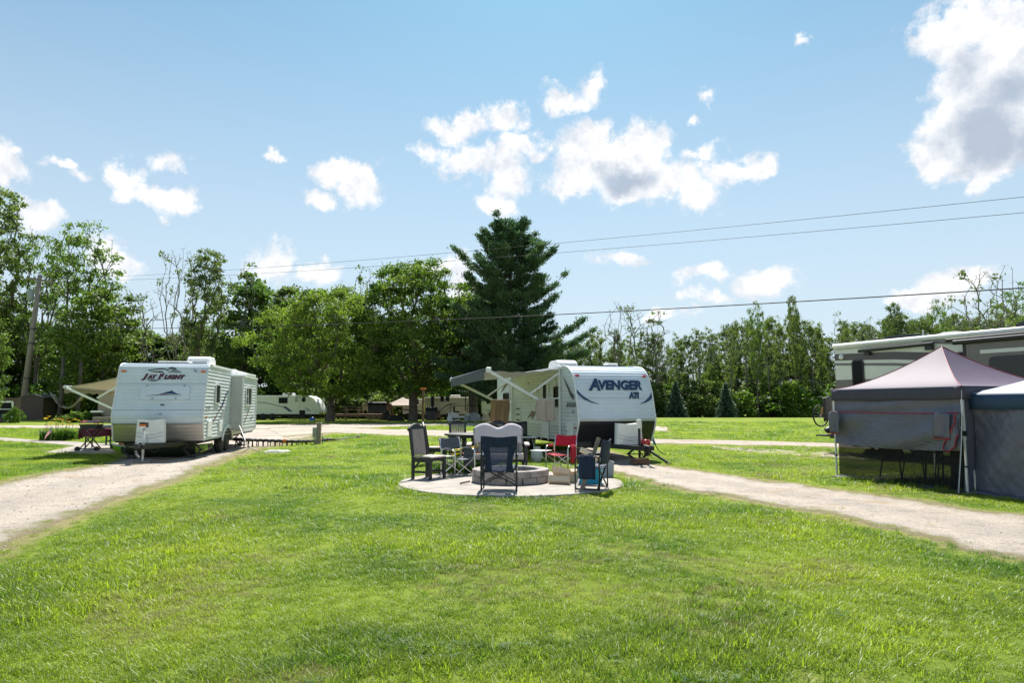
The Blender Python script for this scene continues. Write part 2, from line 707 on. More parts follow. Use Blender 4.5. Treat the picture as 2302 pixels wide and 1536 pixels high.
mat('tent_navy', (.02, .05, .11), .65, 0, .1, 5, bump=.08, bscale=160)
mat('rope', (.55, .57, .62), .8, 0, .1, 30)
mat('concrete', (.34, .30, .26), .85, 0, .2, 2.6, bump=.15, bscale=90)
mat('block', (.33, .285, .26), .92, 0, .28, 5, bump=.5, bscale=45, tint=(.38, .34, .32))
mat('log_face', (.80, .63, .45), .85, 0, .2, 14, bump=.2, stretch=(1, 6, 6))
mat('bark', (.115, .095, .08), .95, 0, .4, 7, bump=.8, bscale=30, stretch=(1, 1, .35))
mat('bark_log', (.30, .215, .15), .95, 0, .3, 12, bump=.6, bscale=40)
mat('bark_pale', (.20, .18, .16), .95, 0, .35, 5, bump=.6, bscale=30, stretch=(1, 1, .35))
mat('old_wood', (.25, .215, .18), .85, 0, .25, 10, bump=.3, bscale=40, stretch=(4, 4, .5))
mat('post_wood', (.155, .09, .06), .85, 0, .2, 10, bump=.3, stretch=(4, 4, .5))
mat('pole_wood', (.29, .24, .205), .85, 0, .22, 6, bump=.3, stretch=(5, 5, .4))
mat('deck_wood', (.22, .13, .09), .85, 0, .25, 6, bump=.2)
mat('orange', (.62, .16, .012), .5, 0, .08, 8)
mat('yellow', (.72, .50, .02), .5, 0, .1, 8, trans=.25)
mat('cyan_plastic', (.03, .38, .55), .4, 0, .08, 5, trans=.12)
mat('blue_plastic', (.03, .16, .45), .4, 0, .08, 8)
mat('hose_black', (.025, .022, .024), .55, 0, .2, 20, bump=.3, bscale=90)
mat('hose_white', (.72, .70, .68), .45, 0, .06, 20)
mat('box_grey', (.30, .34, .34), .5, .2, .08, 6)
mat('propane', (.64, .66, .62), .4, 0, .08, 6)
mat('kayak_green', (.10, .28, .015), .38, 0, .2, 3, tint=(.30, .45, .03))
mat('kayak_dark', (.012, .025, .014), .4, 0, .3, 4)
mat('red_enamel', (.30, .008, .012), .3, 0, .1, 6, coat=.4)
mat('flag_red', (.5, .03, .04), .7, 0, .06, 8, trans=.3)
mat('flag_white', (.75, .73, .72), .7, 0, .04, 8, trans=.3)
mat('flag_blue', (.03, .05, .2), .7, 0, .06, 8, trans=.3)
mat('shed_brown', (.105, .075, .06), .8, 0, .15, 6, bump=.15, stretch=(6, 6, .4))
mat('shed_tan', (.40, .32, .235), .75, 0, .1, 6, bump=.1, stretch=(6, 6, .4))
mat('shed_yellow', (.44, .36, .24), .75, 0, .1, 6)
mat('shed_roof', (.16, .15, .145), .85, 0, .2, 12, bump=.2)
mat('stone', (.30, .25, .22), .9, 0, .3, 5, bump=.4)
mat('rv_white', (.72, .72, .69), .4, 0, .06, 2)
mat('rv_beige', (.50, .44, .37), .45, 0, .08, 2)
mat('canopy_tan', (.56, .45, .37), .7, 0, .06, 4, trans=.15)
mat('wire', (.018, .018, .02), .6, 0, .1, 10)
mat('screen_glow', (.05, .09, .16), .2, 0, .3, 8)
mat('asphalt_pad', (.26, .25, .24), .9, 0, .15, 4, bump=.2)
mat('pebble', (.50, .45, .40), .9, 0, .3, 3)
mat('silver_cloth', (.34, .36, .39), .7, 0, .1, 9)
mat('skin', (.45, .28, .2), .6, 0, .06, 8)


def mesh_screen():
    m = mat('mesh_screen', (.012, .013, .014), .8, 0, .1, 8)
    N, L = m.node_tree.nodes, m.node_tree.links
    tr = N.new('ShaderNodeBsdfTransparent')
    tr.inputs[0].default_value = (.62, .62, .62, 1)
    ms = N.new('ShaderNodeMixShader')
    ms.inputs[0].default_value = .5
    L.new(tr.outputs[0], ms.inputs[1])
    L.new(N['Principled BSDF'].outputs[0], ms.inputs[2])
    L.new(ms.outputs[0], N['Material Output'].inputs[0])
    m2 = mat('chair_mesh', (.06, .07, .15), .7, 0, .15, 10)
    N, L = m2.node_tree.nodes, m2.node_tree.links
    tr = N.new('ShaderNodeBsdfTransparent')
    ms = N.new('ShaderNodeMixShader')
    ms.inputs[0].default_value = .82
    L.new(tr.outputs[0], ms.inputs[1])
    L.new(N['Principled BSDF'].outputs[0], ms.inputs[2])
    L.new(ms.outputs[0], N['Material Output'].inputs[0])


mesh_screen()


def checker_plate():
    """polished tread plate stone guard"""
    m = mat('tread_plate', (.60, .58, .55), .30, .9, .1, 2)
    N, L = m.node_tree.nodes, m.node_tree.links
    tc = N.new('ShaderNodeTexCoord')
    mp = N.new('ShaderNodeMapping')
    mp.inputs['Rotation'].default_value = (0, R(45), 0)
    L.new(tc.outputs['Object'], mp.inputs[0])
    ck = N.new('ShaderNodeTexVoronoi')
    ck.inputs['Scale'].default_value = 30
    ck.inputs['Randomness'].default_value = 0
    L.new(mp.outputs[0], ck.inputs['Vector'])
    bp = N.new('ShaderNodeBump')
    bp.inputs['Strength'].default_value = .5
    bp.inputs['Distance'].default_value = .01
    L.new(ck.outputs['Distance'], bp.inputs['Height'])
    L.new(bp.outputs[0], N['Principled BSDF'].inputs['Normal'])


checker_plate()

leaf_mat('maple_leaf', (.065, .135, .035), (.23, .295, .055), .56, nscale=.35)
leaf_mat('maple_leaf_dark', (.065, .13, .04), (.19, .265, .06), .53, nscale=.35)
leaf_mat('wood_leaf', (.075, .12, .05), (.205, .245, .08), .53, nscale=.25)
leaf_mat('pale_leaf', (.08, .145, .035), (.20, .26, .06), .5, nscale=.4)
leaf_mat('pine_needle', (.042, .092, .058), (.11, .175, .085), .42, nscale=.3, tboost=(1, 1.2, .8))
leaf_mat('spruce_needle', (.035, .07, .055), (.09, .14, .105), .3, nscale=.5, tboost=(1, 1.1, .9))
leaf_mat('shrub_leaf', (.05, .115, .022), (.17, .26, .035), .5, nscale=.6)
leaf_mat('lily_leaf', (.03, .10, .012), (.12, .22, .03), .45, nscale=2)
leaf_mat('grass_blade', (.105, .205, .02), (.385, .435, .048), .6, nscale=.5, rough=.4, spec=.4, gain=3.4,
         patch=((.42, .38, .15), .55, .64, .82))


def mesh_np(name, co, faces, mats, attr=None, smooth=False):
    """fast mesh from numpy quads/tris (faces: int array n x k)"""
    me = bpy.data.meshes.new(name)
    me.vertices.add(len(co))
    me.vertices.foreach_set('co', np.ascontiguousarray(co, np.float32).ravel())
    k = faces.shape[1]
    me.loops.add(faces.size)
    me.loops.foreach_set('vertex_index', faces.ravel().astype(np.int32))
    me.polygons.add(len(faces))
    me.polygons.foreach_set('loop_start', (np.arange(len(faces)) * k).astype(np.int32))
    me.update(calc_edges=True)
    if attr is not None:
        a = me.attributes.new('rnd', 'FLOAT', 'POINT')
        a.data.foreach_set('value', attr.astype(np.float32))
    if smooth:
        me.polygons.foreach_set('use_smooth', [True] * len(faces))
    for m in mats:
        me.materials.append(MATS[m])
    return me


# ================================================================== SETTING: ground, gravel, concrete
def smooth_poly(pts, per=8, closed=True):
    """Catmull-Rom through 2d points"""
    pts = [np.array(p[:2], float) for p in pts]
    n = len(pts)
    out = []
    for i in range(n if closed else n - 1):
        p0, p1, p2, p3 = pts[(i - 1) % n], pts[i], pts[(i + 1) % n], pts[(i + 2) % n]
        if not closed:
            p0 = pts[max(i - 1, 0)]
            p3 = pts[min(i + 2, n - 1)]
        for k in range(per):
            t = k / per
            out.append(.5 * ((2 * p1) + (-p0 + p2) * t + (2 * p0 - 5 * p1 + 4 * p2 - p3) * t * t + (-p0 + 3 * p1 - 3 * p2 + p3) * t ** 3))
    if not closed:
        out.append(pts[-1])
    return np.array(out)


EDGES = {}


def resample(p, n):
    d = np.concatenate([[0], np.cumsum(np.linalg.norm(np.diff(p, axis=0), axis=1))])
    t = np.linspace(0, d[-1], n)
    return np.stack([np.interp(t, d, p[:, 0]), np.interp(t, d, p[:, 1])], 1)


def strip_poly(left, right, key=None):
    """outline of a track from its two edges"""
    a = smooth_poly(left, 8, False)
    b = smooth_poly(right, 8, False)
    if key:
        EDGES[key] = (a, b)
    return np.vstack([a, b[::-1]])


def inside(poly, x, y):
    c = np.zeros(x.shape, bool)
    n = len(poly)
    j = n - 1
    for i in range(n):
        xi, yi = poly[i]
        xj, yj = poly[j]
        if yi != yj:
            c ^= ((yi > y) != (yj > y)) & (x < (xj - xi) * (y - yi) / (yj - yi) + xi)
        j = i
    return c


def dist_poly(poly, x, y):
    d = np.full(x.shape, 1e9)
    n = len(poly)
    for i in range(n):
        a, b = poly[i], poly[(i + 1) % n]
        ab = b - a
        t = np.clip(((x - a[0]) * ab[0] + (y - a[1]) * ab[1]) / (ab @ ab + 1e-9), 0, 1)
        d = np.minimum(d, np.hypot(x - a[0] - t * ab[0], y - a[1] - t * ab[1]))
    return d


def gp(lst):
    return [tuple(G(u, v)[:2]) for u, v in lst]


ROADS = {}
# drive that passes the left-hand trailer and joins the loop road
ROADS['gravel_drive'] = strip_poly(
    gp([(-700, 1250), (-480, 1195), (-260, 1142), (-150, 1118), (-40, 1095), (60, 1072), (150, 1056), (250, 1041), (300, 1020), (360, 1000), (430, 985), (520, 968), (600, 960)]),
    gp([(-700, 1570), (-480, 1470), (-260, 1365), (-150, 1312), (-40, 1262), (60, 1212), (190, 1158), (300, 1114), (400, 1080), (480, 1048), (560, 1018), (640, 1000), (740, 976)]), 'gravel_drive')
# drive on the right, from under the middle trailer past the tents
ROADS['gravel_track'] = strip_poly(
    gp([(1330, 1004), (1400, 1024), (1475, 1044), (1600, 1064), (1850, 1097), (2090, 1128), (2320, 1160)]) + [(12.5, 6.4), (16, 3)],
    gp([(1220, 1020), (1330, 1046), (1400, 1068), (1500, 1094), (1600, 1114), (1750, 1140), (1900, 1168), (2110, 1214), (2320, 1263)]) + [(8.2, 2.0), (9.5, -3)], 'gravel_track')
# the loop road across the middle distance
ROADS['loop_road'] = strip_poly(
    gp([(-250, 956), (0, 957), (300, 956), (600, 955), (800, 953), (1000, 952), (1200, 953), (1500, 965)]),
    gp([(-250, 966), (0, 964), (300, 965), (560, 966), (700, 966), (830, 963), (1000, 959), (1200, 960), (1500, 972)]), 'loop_road')
ROADS['service_road'] = strip_poly(
    gp([(600, 962), (720, 960), (800, 963), (900, 966), (1000, 968), (1130, 974), (1300, 982), (1470, 988), (1650, 991), (1900, 998), (2300, 1012)]) + [(34, 17)],
    gp([(640, 985), (740, 975), (800, 977), (900, 981), (1000, 984), (1130, 990), (1300, 994), (1470, 999), (1650, 1002), (1900, 1008), (2300, 1024)]) + [(34, 14)], 'service_road')
ROADS['sandy_track'] = strip_poly(
    gp([(1600, 1005), (1700, 1010), (1800, 1015), (1900, 1021), (2050, 1030)]),
    gp([(1610, 1010), (1700, 1019), (1790, 1027), (1900, 1034), (2050, 1044)]), 'sandy_track')

PATIO_C, PATIO_R = (-.02, 13.35), 2.14


def field_z(x, y):
    """low swell of the far field on the right"""
    x, y = np.asarray(x, float), np.asarray(y, float)
    a = np.clip((y - 36) / 22, 0, 1)
    b = np.clip((y - 60) / 14, 0, 1)
    w = np.clip((x + 2 - (y - 36) * .02) / 10, 0, 1)
    s = lambda t: t * t * (3 - 2 * t)
    return .42 * s(a) * (1 - s(b)) * s(w)


def ground_material():
    m = bpy.data.materials.new('lawn_ground')
    m.use_nodes = True
    N, L = m.node_tree.nodes, m.node_tree.links
    p = N['Principled BSDF']
    p.inputs['Roughness'].default_value = .95
    p.inputs['Specular IOR Level'].default_value = .1
    ge = N.new('ShaderNodeNewGeometry')

    def nz(scale, detail=6, rough=.6):
        n = N.new('ShaderNodeTexNoise')
        n.inputs['Scale'].default_value = scale
        n.inputs['Detail'].default_value = detail
        n.inputs['Roughness'].default_value = rough
        L.new(ge.outputs['Position'], n.inputs['Vector'])
        return n.outputs['Fac']

    def rng(x, a, b):
        r = N.new('ShaderNodeMapRange')
        r.inputs[1].default_value = a
        r.inputs[2].default_value = b
        L.new(x, r.inputs[0])
        return r.outputs[0]

    def mix(f, a, b):
        n = N.new('ShaderNodeMix')
        n.data_type = 'RGBA'
        L.new(f, n.inputs['Factor'])
        for s_, c in (('A', a), ('B', b)):
            if isinstance(c, tuple):
                n.inputs[s_].default_value = c + (1,)
            else:
                L.new(c, n.inputs[s_])
        return n.outputs['Result']
    c = mix(rng(nz(.35), .3, .7), (.165, .255, .026), (.29, .335, .05))
    c = mix(rng(nz(9, 8, .7), .35, .75), c, (.15, .21, .03))
    c = mix(rng(nz(.8, 7, .68), .60, .78), c, (.34, .31, .13))
    # dry, trodden verge along the gravel
    at = N.new('ShaderNodeAttribute')
    at.attribute_name = 'verge'
    ad = N.new('ShaderNodeMath')
    ad.operation = 'MULTIPLY_ADD'
    L.new(nz(3, 8, .75), ad.inputs[0])
    ad.inputs[1].default_value = 1.1
    L.new(at.outputs['Fac'], ad.inputs[2])
    c = mix(rng(ad.outputs[0], 1.08, 1.6), c, (.31, .25, .14))
    L.new(c, p.inputs['Base Color'])
    b = N.new('ShaderNodeBump')
    b.inputs['Strength'].default_value = .8
    b.inputs['Distance'].default_value = .06
    L.new(nz(14, 8, .75), b.inputs['Height'])
    L.new(b.outputs[0], p.inputs['Normal'])
    MATS['lawn_ground'] = m
    # gravel
    m = bpy.data.materials.new('gravel')
    m.use_nodes = True
    N, L = m.node_tree.nodes, m.node_tree.links
    p = N['Principled BSDF']
    p.inputs['Roughness'].default_value = .95
    p.inputs['Specular IOR Level'].default_value = .15
    ge = N.new('ShaderNodeNewGeometry')
    at = N.new('ShaderNodeAttribute')
    at.attribute_name = 'across'

    def mt(op, *ar):
        n = N.new('ShaderNodeMath')
        n.operation = op
        for k, v in enumerate(ar):
            if isinstance(v, (int, float)):
                n.inputs[k].default_value = v
            else:
                L.new(v, n.inputs[k])
        return n.outputs[0]
    # distance from the nearest wheel track, wandering a little
    wob = mt('MULTIPLY_ADD', nz(.5, 3), .22, -.11)
    d0 = mt('ABSOLUTE', mt('SUBTRACT', mt('ABSOLUTE', mt('SUBTRACT', mt('ADD', at.outputs['Fac'], wob), .5)), .24))
    off = mt('MULTIPLY_ADD', nz(3.5, 7, .7), .22, mt('SUBTRACT', d0, .11))
    c = mix(rng(nz(.7, 6, .6), .35, .68), (.50, .42, .35), (.45, .395, .345))
    c = mix(rng(off, .02, .14), (.57, .48, .40), c)
    c = mix(rng(nz(.45, 6, .7), .54, .70), c, (.36, .255, .155))
    c = mix(rng(nz(2.2, 8, .75), .50, .70), c, (.30, .265, .235))
    c = mix(rng(nz(28, 6, .75), .50, .72), c, (.20, .18, .165))
    c = mix(rng(nz(60, 3, .6), .58, .8), c, (.60, .56, .51))
    edge = mt('MULTIPLY', mt('SUBTRACT', .5, mt('ABSOLUTE', mt('SUBTRACT', at.outputs['Fac'], .5))), 4.0)
    weed = mt('SUBTRACT', mt('MULTIPLY_ADD', nz(1.6, 8, .75), 1.3, off), mt('MULTIPLY', edge, .35))
    c = mix(rng(weed, .60, .80), c, (.22, .215, .08))
    soil = mt('SUBTRACT', mt('MULTIPLY', nz(4.0, 8, .75), 1.2), edge)
    c = mix(rng(soil, .25, .60), c, (.25, .20, .13))
    L.new(c, p.inputs['Base Color'])
    b = N.new('ShaderNodeBump')
    b.inputs['Strength'].default_value = .9
    b.inputs['Distance'].default_value = .04
    L.new(nz(22, 9, .8), b.inputs['Height'])
    L.new(b.outputs[0], p.inputs['Normal'])
    MATS['gravel'] = m


ground_material()


def axis(vals):
    return np.unique(np.round(np.concatenate(vals), 4))


def build_ground():
    geo = lambda a, b, n: np.geomspace(a, b, n)
    xs = axis([-geo(30, 3000, 34), np.arange(-30, 30.01, .25), geo(30, 3000, 34)])
    ys = axis([np.linspace(-400, -5, 16), np.arange(-5, 3, 1.0), np.arange(3, 24, .22), np.arange(24, 76, .6), geo(76, 3000, 40)])
    X, Y = np.meshgrid(xs, ys)
    Z = field_z(X, Y)
    near = (Y < 80) & (Y > 2) & (np.abs(X) < 60)
    ver = np.zeros(X.shape)
    xn, yn = X[near], Y[near]
    v = np.zeros(xn.shape)
    for k, poly in ROADS.items():
        w = .55 if k in ('gravel_drive', 'gravel_track') else .9
        d = dist_poly(poly, xn, yn)
        d[inside(poly, xn, yn)] = 0
        v = np.maximum(v, np.clip(1 - d / w, 0, 1))
    ver[near] = v
    nx, ny = len(xs), len(ys)
    co = np.stack([X.ravel(), Y.ravel(), Z.ravel()], 1)
    i = np.arange(nx - 1)[None, :] + nx * np.arange(ny - 1)[:, None]
    i = i.ravel()
    q = np.stack([i, i + 1, i + nx + 1, i + nx], 1)
    me = bpy.data.meshes.new('ground')
    me.vertices.add(len(co))
    me.vertices.foreach_set('co', co.ravel())
    me.loops.add(q.size)
    me.loops.foreach_set('vertex_index', q.ravel().astype(np.int32))
    me.polygons.add(len(q))
    me.polygons.foreach_set('loop_start', (np.arange(len(q)) * 4).astype(np.int32))
    me.update(calc_edges=True)
    a = me.attributes.new('verge', 'FLOAT', 'POINT')
    a.data.foreach_set('value', ver.ravel().astype(np.float32))
    me.materials.append(MATS['lawn_ground'])
    me.polygons.foreach_set('use_smooth', [True] * len(me.polygons))
    o = bpy.data.objects.new('ground', me)
    COL.objects.link(o)
    structure(o)


build_ground()


def build_road(name, poly, z):
    """gravel strip with ragged, crumbling edges and an across-the-road attribute for its wheel tracks"""
    ea, eb = EDGES[name]
    ln = np.linalg.norm(np.diff(ea, axis=0), axis=1).sum()
    n = int(min(900, max(60, ln / .06)))
    # denser rows near the camera: resample by apparent size
    A_, B_ = resample(ea, 2400), resample(eb, 2400)
    wgt = 1 / np.clip((A_[:, 1] + B_[:, 1]) / 2, 4, 60)
    cs = np.concatenate([[0], np.cumsum(wgt)])[:-1]
    ii = np.interp(np.linspace(0, cs[-1], n), cs, np.arange(2400))
    A_ = np.stack([np.interp(ii, np.arange(2400), A_[:, k]) for k in (0, 1)], 1)
    B_ = np.stack([np.interp(ii, np.arange(2400), B_[:, k]) for k in (0, 1)], 1)
    u = (B_ - A_) / (np.linalg.norm(B_ - A_, axis=1, keepdims=True) + 1e-9)

    def rag(p, sd):
        return ((vnoise(p[:, 0], p[:, 1], sd, 5, 1.3) - .5) * .8 + (vnoise(p[:, 0], p[:, 1], sd + 5, 4, 6.0) - .5) * .45)[:, None] * np.clip(p[:, 1:] / 16, .75, 1.6)
    A_ = A_ + u * rag(A_, 3)
    B_ = B_ - u * rag(B_, 9)
    m = 12
    t = np.concatenate([[0, .03], np.linspace(.08, .92, m - 3), [.97, 1]])
    P_ = A_[:, None, :] * (1 - t)[None, :, None] + B_[:, None, :] * t[None, :, None]
    X, Y = P_[:, :, 0].ravel(), P_[:, :, 1].ravel()
    tt = np.tile(t, n)
    Z = field_z(X, Y) + np.where((tt < .01) | (tt > .99), -.006, z)
    i = (np.arange(m)[None, :] + (m + 1) * np.arange(n - 1)[:, None]).ravel()
    q = np.stack([i, i + 1, i + m + 2, i + m + 1], 1)
    me = mesh_np(name, np.stack([X, Y, Z], 1), q, ['gravel'], None, True)
    at = me.attributes.new('across', 'FLOAT', 'POINT')
    at.data.foreach_set('value', tt.astype(np.float32))
    if me.polygons[len(q) // 2].normal.z < 0:
        me.flip_normals()
    o = bpy.data.objects.new(name, me)
    COL.objects.link(o)
    structure(o)
    ROADS[name] = np.vstack([A_[::3], B_[::-3]])
    return o


for i_, k_ in enumerate(list(ROADS)):
    build_road(k_, ROADS[k_], .006 + .004 * i_)


def slab(name, outline, z0, z1, m):
    b = MB()
    b.prism([tuple(p) for p in outline], lambda x, y, t: (x, y, t), z0, z1)
    return structure(b.build(name, m, bevel=.012))


def pie(a0, a1, r, n=18):
    return [PATIO_C] + [(PATIO_C[0] + r * math.cos(a0 + (a1 - a0) * k / n), PATIO_C[1] + r * math.sin(a0 + (a1 - a0) * k / n)) for k in range(n + 1)]


# round concrete patio cast in four quarters with tooled joints between them
for q_ in range(4):
    g_ = .004
    pts_ = pie(R(40 + 90 * q_), R(130 + 90 * q_), PATIO_R)
    mid_ = R(85 + 90 * q_)
    slab('patio_slab', [(x + g_ * math.cos(mid_), y + g_ * math.sin(mid_)) for x, y in pts_], -.05, .045, 'concrete')
slab('trailer_patio', [tuple(G(u, v)[:2]) for u, v in ((98, 1020), (250, 1021), (330, 996), (182, 1001))], -.05, .03, 'concrete')
wk_ = strip_poly(gp([(-200, 979), (0, 985), (70, 990), (150, 994), (238, 999)]), gp([(-200, 986), (0, 993), (70, 996), (150, 1002), (240, 1010)]))
slab('walkway', wk_, -.05, .022, 'concrete')
BLOCKED = [ROADS['gravel_drive'], ROADS['gravel_track'], ROADS['loop_road'], ROADS['service_road'], wk_,
           np.array([tuple(G(u, v)[:2]) for u, v in ((98, 1020), (250, 1021), (330, 996), (182, 1001))])]

# ================================================================== TREES
def leaves_mesh(name, centres, size, material, rng, droop=.3, aspect=1.5, dirs=None):
    """rhombic leaf faces, lightly folded, one per centre"""
    n = len(centres)
    s = size * rng.uniform(.6, 1.35, n)[:, None]
    a = rng.normal(size=(n, 3))
    a[:, 2] -= droop
    if dirs is not None:
        a = a * .45 + dirs
    a /= np.linalg.norm(a, axis=1, keepdims=True)
    b = np.cross(a, rng.normal(size=(n, 3)))
    b /= np.linalg.norm(b, axis=1, keepdims=True) + 1e-9
    c = np.cross(a, b)
    L_, W_ = s * aspect * .5, s * .5
    fold = c * s * .12
    v = np.stack([centres - a * L_, centres + b * W_ + fold, centres + a * L_, centres - b * W_ + fold], 1).reshape(-1, 3)
    f = np.arange(4 * n).reshape(n, 4)
    r = np.repeat(rng.uniform(0, 1, n), 4)
    return mesh_np(name, v, f, [material], r)


def tubes_mesh(name, segs, material, sides=5):
    """segs: (p0, p1, r0, r1)"""
    vs, fs = [], []
    p0 = np.array([s[0] for s in segs])
    p1 = np.array([s[1] for s in segs])
    r0 = np.array([s[2] for s in segs])
    r1 = np.array([s[3] for s in segs])
    d = p1 - p0
    d /= np.linalg.norm(d, axis=1, keepdims=True) + 1e-9
    ref = np.where(np.abs(d[:, 2:3]) < .9, np.array([[0, 0, 1.]]), np.array([[1., 0, 0]]))
    a = np.cross(d, ref)
    a /= np.linalg.norm(a, axis=1, keepdims=True)
    b = np.cross(d, a)
    q = np.arange(sides) * 2 * np.pi / sides
    ring = a[:, None, :] * np.cos(q)[None, :, None] + b[:, None, :] * np.sin(q)[None, :, None]
    v = np.concatenate([p0[:, None] + ring * r0[:, None, None], p1[:, None] + ring * r1[:, None, None]], 1)
    n = len(segs)
    base = (np.arange(n) * 2 * sides)[:, None]
    i = np.arange(sides)
    j = (i + 1) % sides
    f = np.stack([base + i, base + j, base + sides + j, base + sides + i], 2).reshape(-1, 4)
    return mesh_np(name, v.reshape(-1, 3), f, [material], None, True)


def colonise(h, prof, n_tip, rng, trunk_to=.35, lean=(0, 0), r_base=None, lobes=.25, tip_shell=.55, centre=None):
    """limbs grown to tips spread through a crown whose radius follows prof [(h, r)...];
    returns tube segments and tip points"""
    hs = np.array([p[0] for p in prof])
    rs = np.array([p[1] for p in prof])
    ph = rng.uniform(0, 6.28, 4)
    tips = []
    while len(tips) < n_tip:
        z = rng.uniform(hs[0], hs[-1])
        rr = np.interp(z, hs, rs)
        if rng.uniform(0, rs.max()) > rr + .05 * rs.max():
            continue
        th = rng.uniform(0, 6.283)
        lob = 1 + lobes * (math.sin(3 * th + ph[0] + z * 5 / h) * .5 + math.sin(5 * th + ph[1] - z * 9 / h) * .35 + math.sin(2 * th + ph[2]) * .4)
        q = rr * lob * (rng.uniform(0, 1) ** (1 - tip_shell))
        tips.append((q * math.cos(th) + lean[0] * z / h, q * math.sin(th) + lean[1] * z / h, z))
    tips = np.array(tips)
    zt = trunk_to * h
    nodes = [np.array([lean[0] * t * zt / h, lean[1] * t * zt / h, t * zt]) for t in np.linspace(0, 1, 6)]
    for k in range(1, 6):
        nodes[k][:2] += rng.normal(0, .012 * h * .3, 2)
    parent = [-1, 0, 1, 2, 3, 4]
    top = nodes[-1]
    order = np.argsort(np.linalg.norm(tips - top, axis=1))
    isz = []
    plen = [0.0] * 6
    tipidx = []
    arr = np.array(nodes)
    pl = np.array(plen)
    for t in tips[order]:
        dv = t - arr
        d = np.linalg.norm(dv, axis=1)
        cost = d * 1.0 + pl * .52 + np.clip(-(dv[:, 2]), 0, None) * .8
        cost[:3] += 50
        j = int(np.argmin(cost))
        p = arr[j]
        mid = (p + t) / 2
        mid[2] += .06 * d[j]
        mid += rng.normal(0, .025 * d[j] + .008, 3)
        k = len(arr)
        arr = np.vstack([arr, mid, t])
        pl = np.append(pl, [pl[j] + d[j] / 2, pl[j] + d[j]])
        parent += [j, k]
        tipidx.append(k + 1)
    n = len(arr)
    load = np.zeros(n)
    for i in tipidx:
        load[i] += 1
    for i in range(n - 1, 0, -1):
        load[parent[i]] += load[i]
    rb = r_base or .02 * h
    rad = rb * (load / load[0]) ** .46
    rad = np.maximum(rad, .008)
    rad[0] = rb * 1.25
    segs = []
    for i in range(1, n):
        j = parent[i]
        segs.append((arr[j], arr[i], min(rad[j], rad[i] * 1.35) if j > 5 else rad[j], rad[i]))
    return segs, arr[tipidx]


def make_tree(name, label, h, prof, n_tip, n_leaf, spread, leaf, leafsize, bark, seed, loc, rz=0, trunk_to=.35, lean=(0, 0), r_base=None,
              group=None, cat='tree', lobes=.25, bare=0.0, tip_shell=.55, flat=.6, twig=True):
    rng = np.random.default_rng(seed)
    t = thing(name, label, cat, loc, rz, group)
    segs, tips = colonise(h, prof, n_tip, rng, trunk_to, lean, r_base, lobes, tip_shell)
    if twig:
        for p in tips:
            for k in range(3):
                d = rng.normal(0, 1, 3)
                d[2] = abs(d[2]) * .9
                d *= spread * .9 / np.linalg.norm(d)
                segs.append((p, p + d, .012, .004))
    o = bpy.data.objects.new('trunk', tubes_mesh('trunk', segs, bark, 6))
    COL.objects.link(o)
    o.parent = t
    if n_leaf:
        keep = tips[rng.uniform(0, 1, len(tips)) >= bare]
        if len(keep) == 0:
            keep = tips[:1]
        k = max(1, n_leaf // len(keep))
        w = rng.uniform(.4, 1.0, (len(keep), 1, 1))
        c = keep[:, None, :] + rng.normal(0, 1, (len(keep), k, 3)) * np.array([1, 1, flat]) * spread * w
        o = bpy.data.objects.new('crown', leaves_mesh('crown', c.reshape(-1, 3), leafsize, leaf, rng))
        COL.objects.link(o)
        o.parent = t
    return t


def base_at(u, y):
    """foot of a tree in the column u of the picture, y metres away"""
    d = ray(u, 930)
    x = d.x / d.y * y
    return Vector((x, y, float(field_z(x, y)) - .03))


def tall(vtop, y):
    d = ray(1151, vtop)
    return CAM_H + d.z / d.y * y


YM = 66.0
WU = YM / F_PX          # metres per picture unit at that distance
# two big lawn maples
H1 = tall(648, YM)
make_tree('maple_tree', 'broad spreading maple with forked trunk in front of the white far trailer', H1,
          [(2.6, 4.0), (4.5, 6.6), (7, 7.2), (9.5, 6.2), (11.5, 4.6), (H1, 1.6)], 360, 52000, .52, 'maple_leaf', .155, 'bark', 3,
          base_at(742, YM), trunk_to=.18, r_base=.42, lobes=.32, tip_shell=.62)
H2 = tall(592, YM + 1)
make_tree('maple_tree', 'tall rounded maple beside the tall dark pine', H2,
          [(2.8, 3.0), (5, 5.2), (8, 6.2), (11, 6.0), (13.5, 4.6), (H2, 2.0)], 370, 54000, .50, 'maple_leaf', .155, 'bark', 5,
          base_at(928, YM + 1), trunk_to=.22, r_base=.45, lobes=.25, tip_shell=.6)


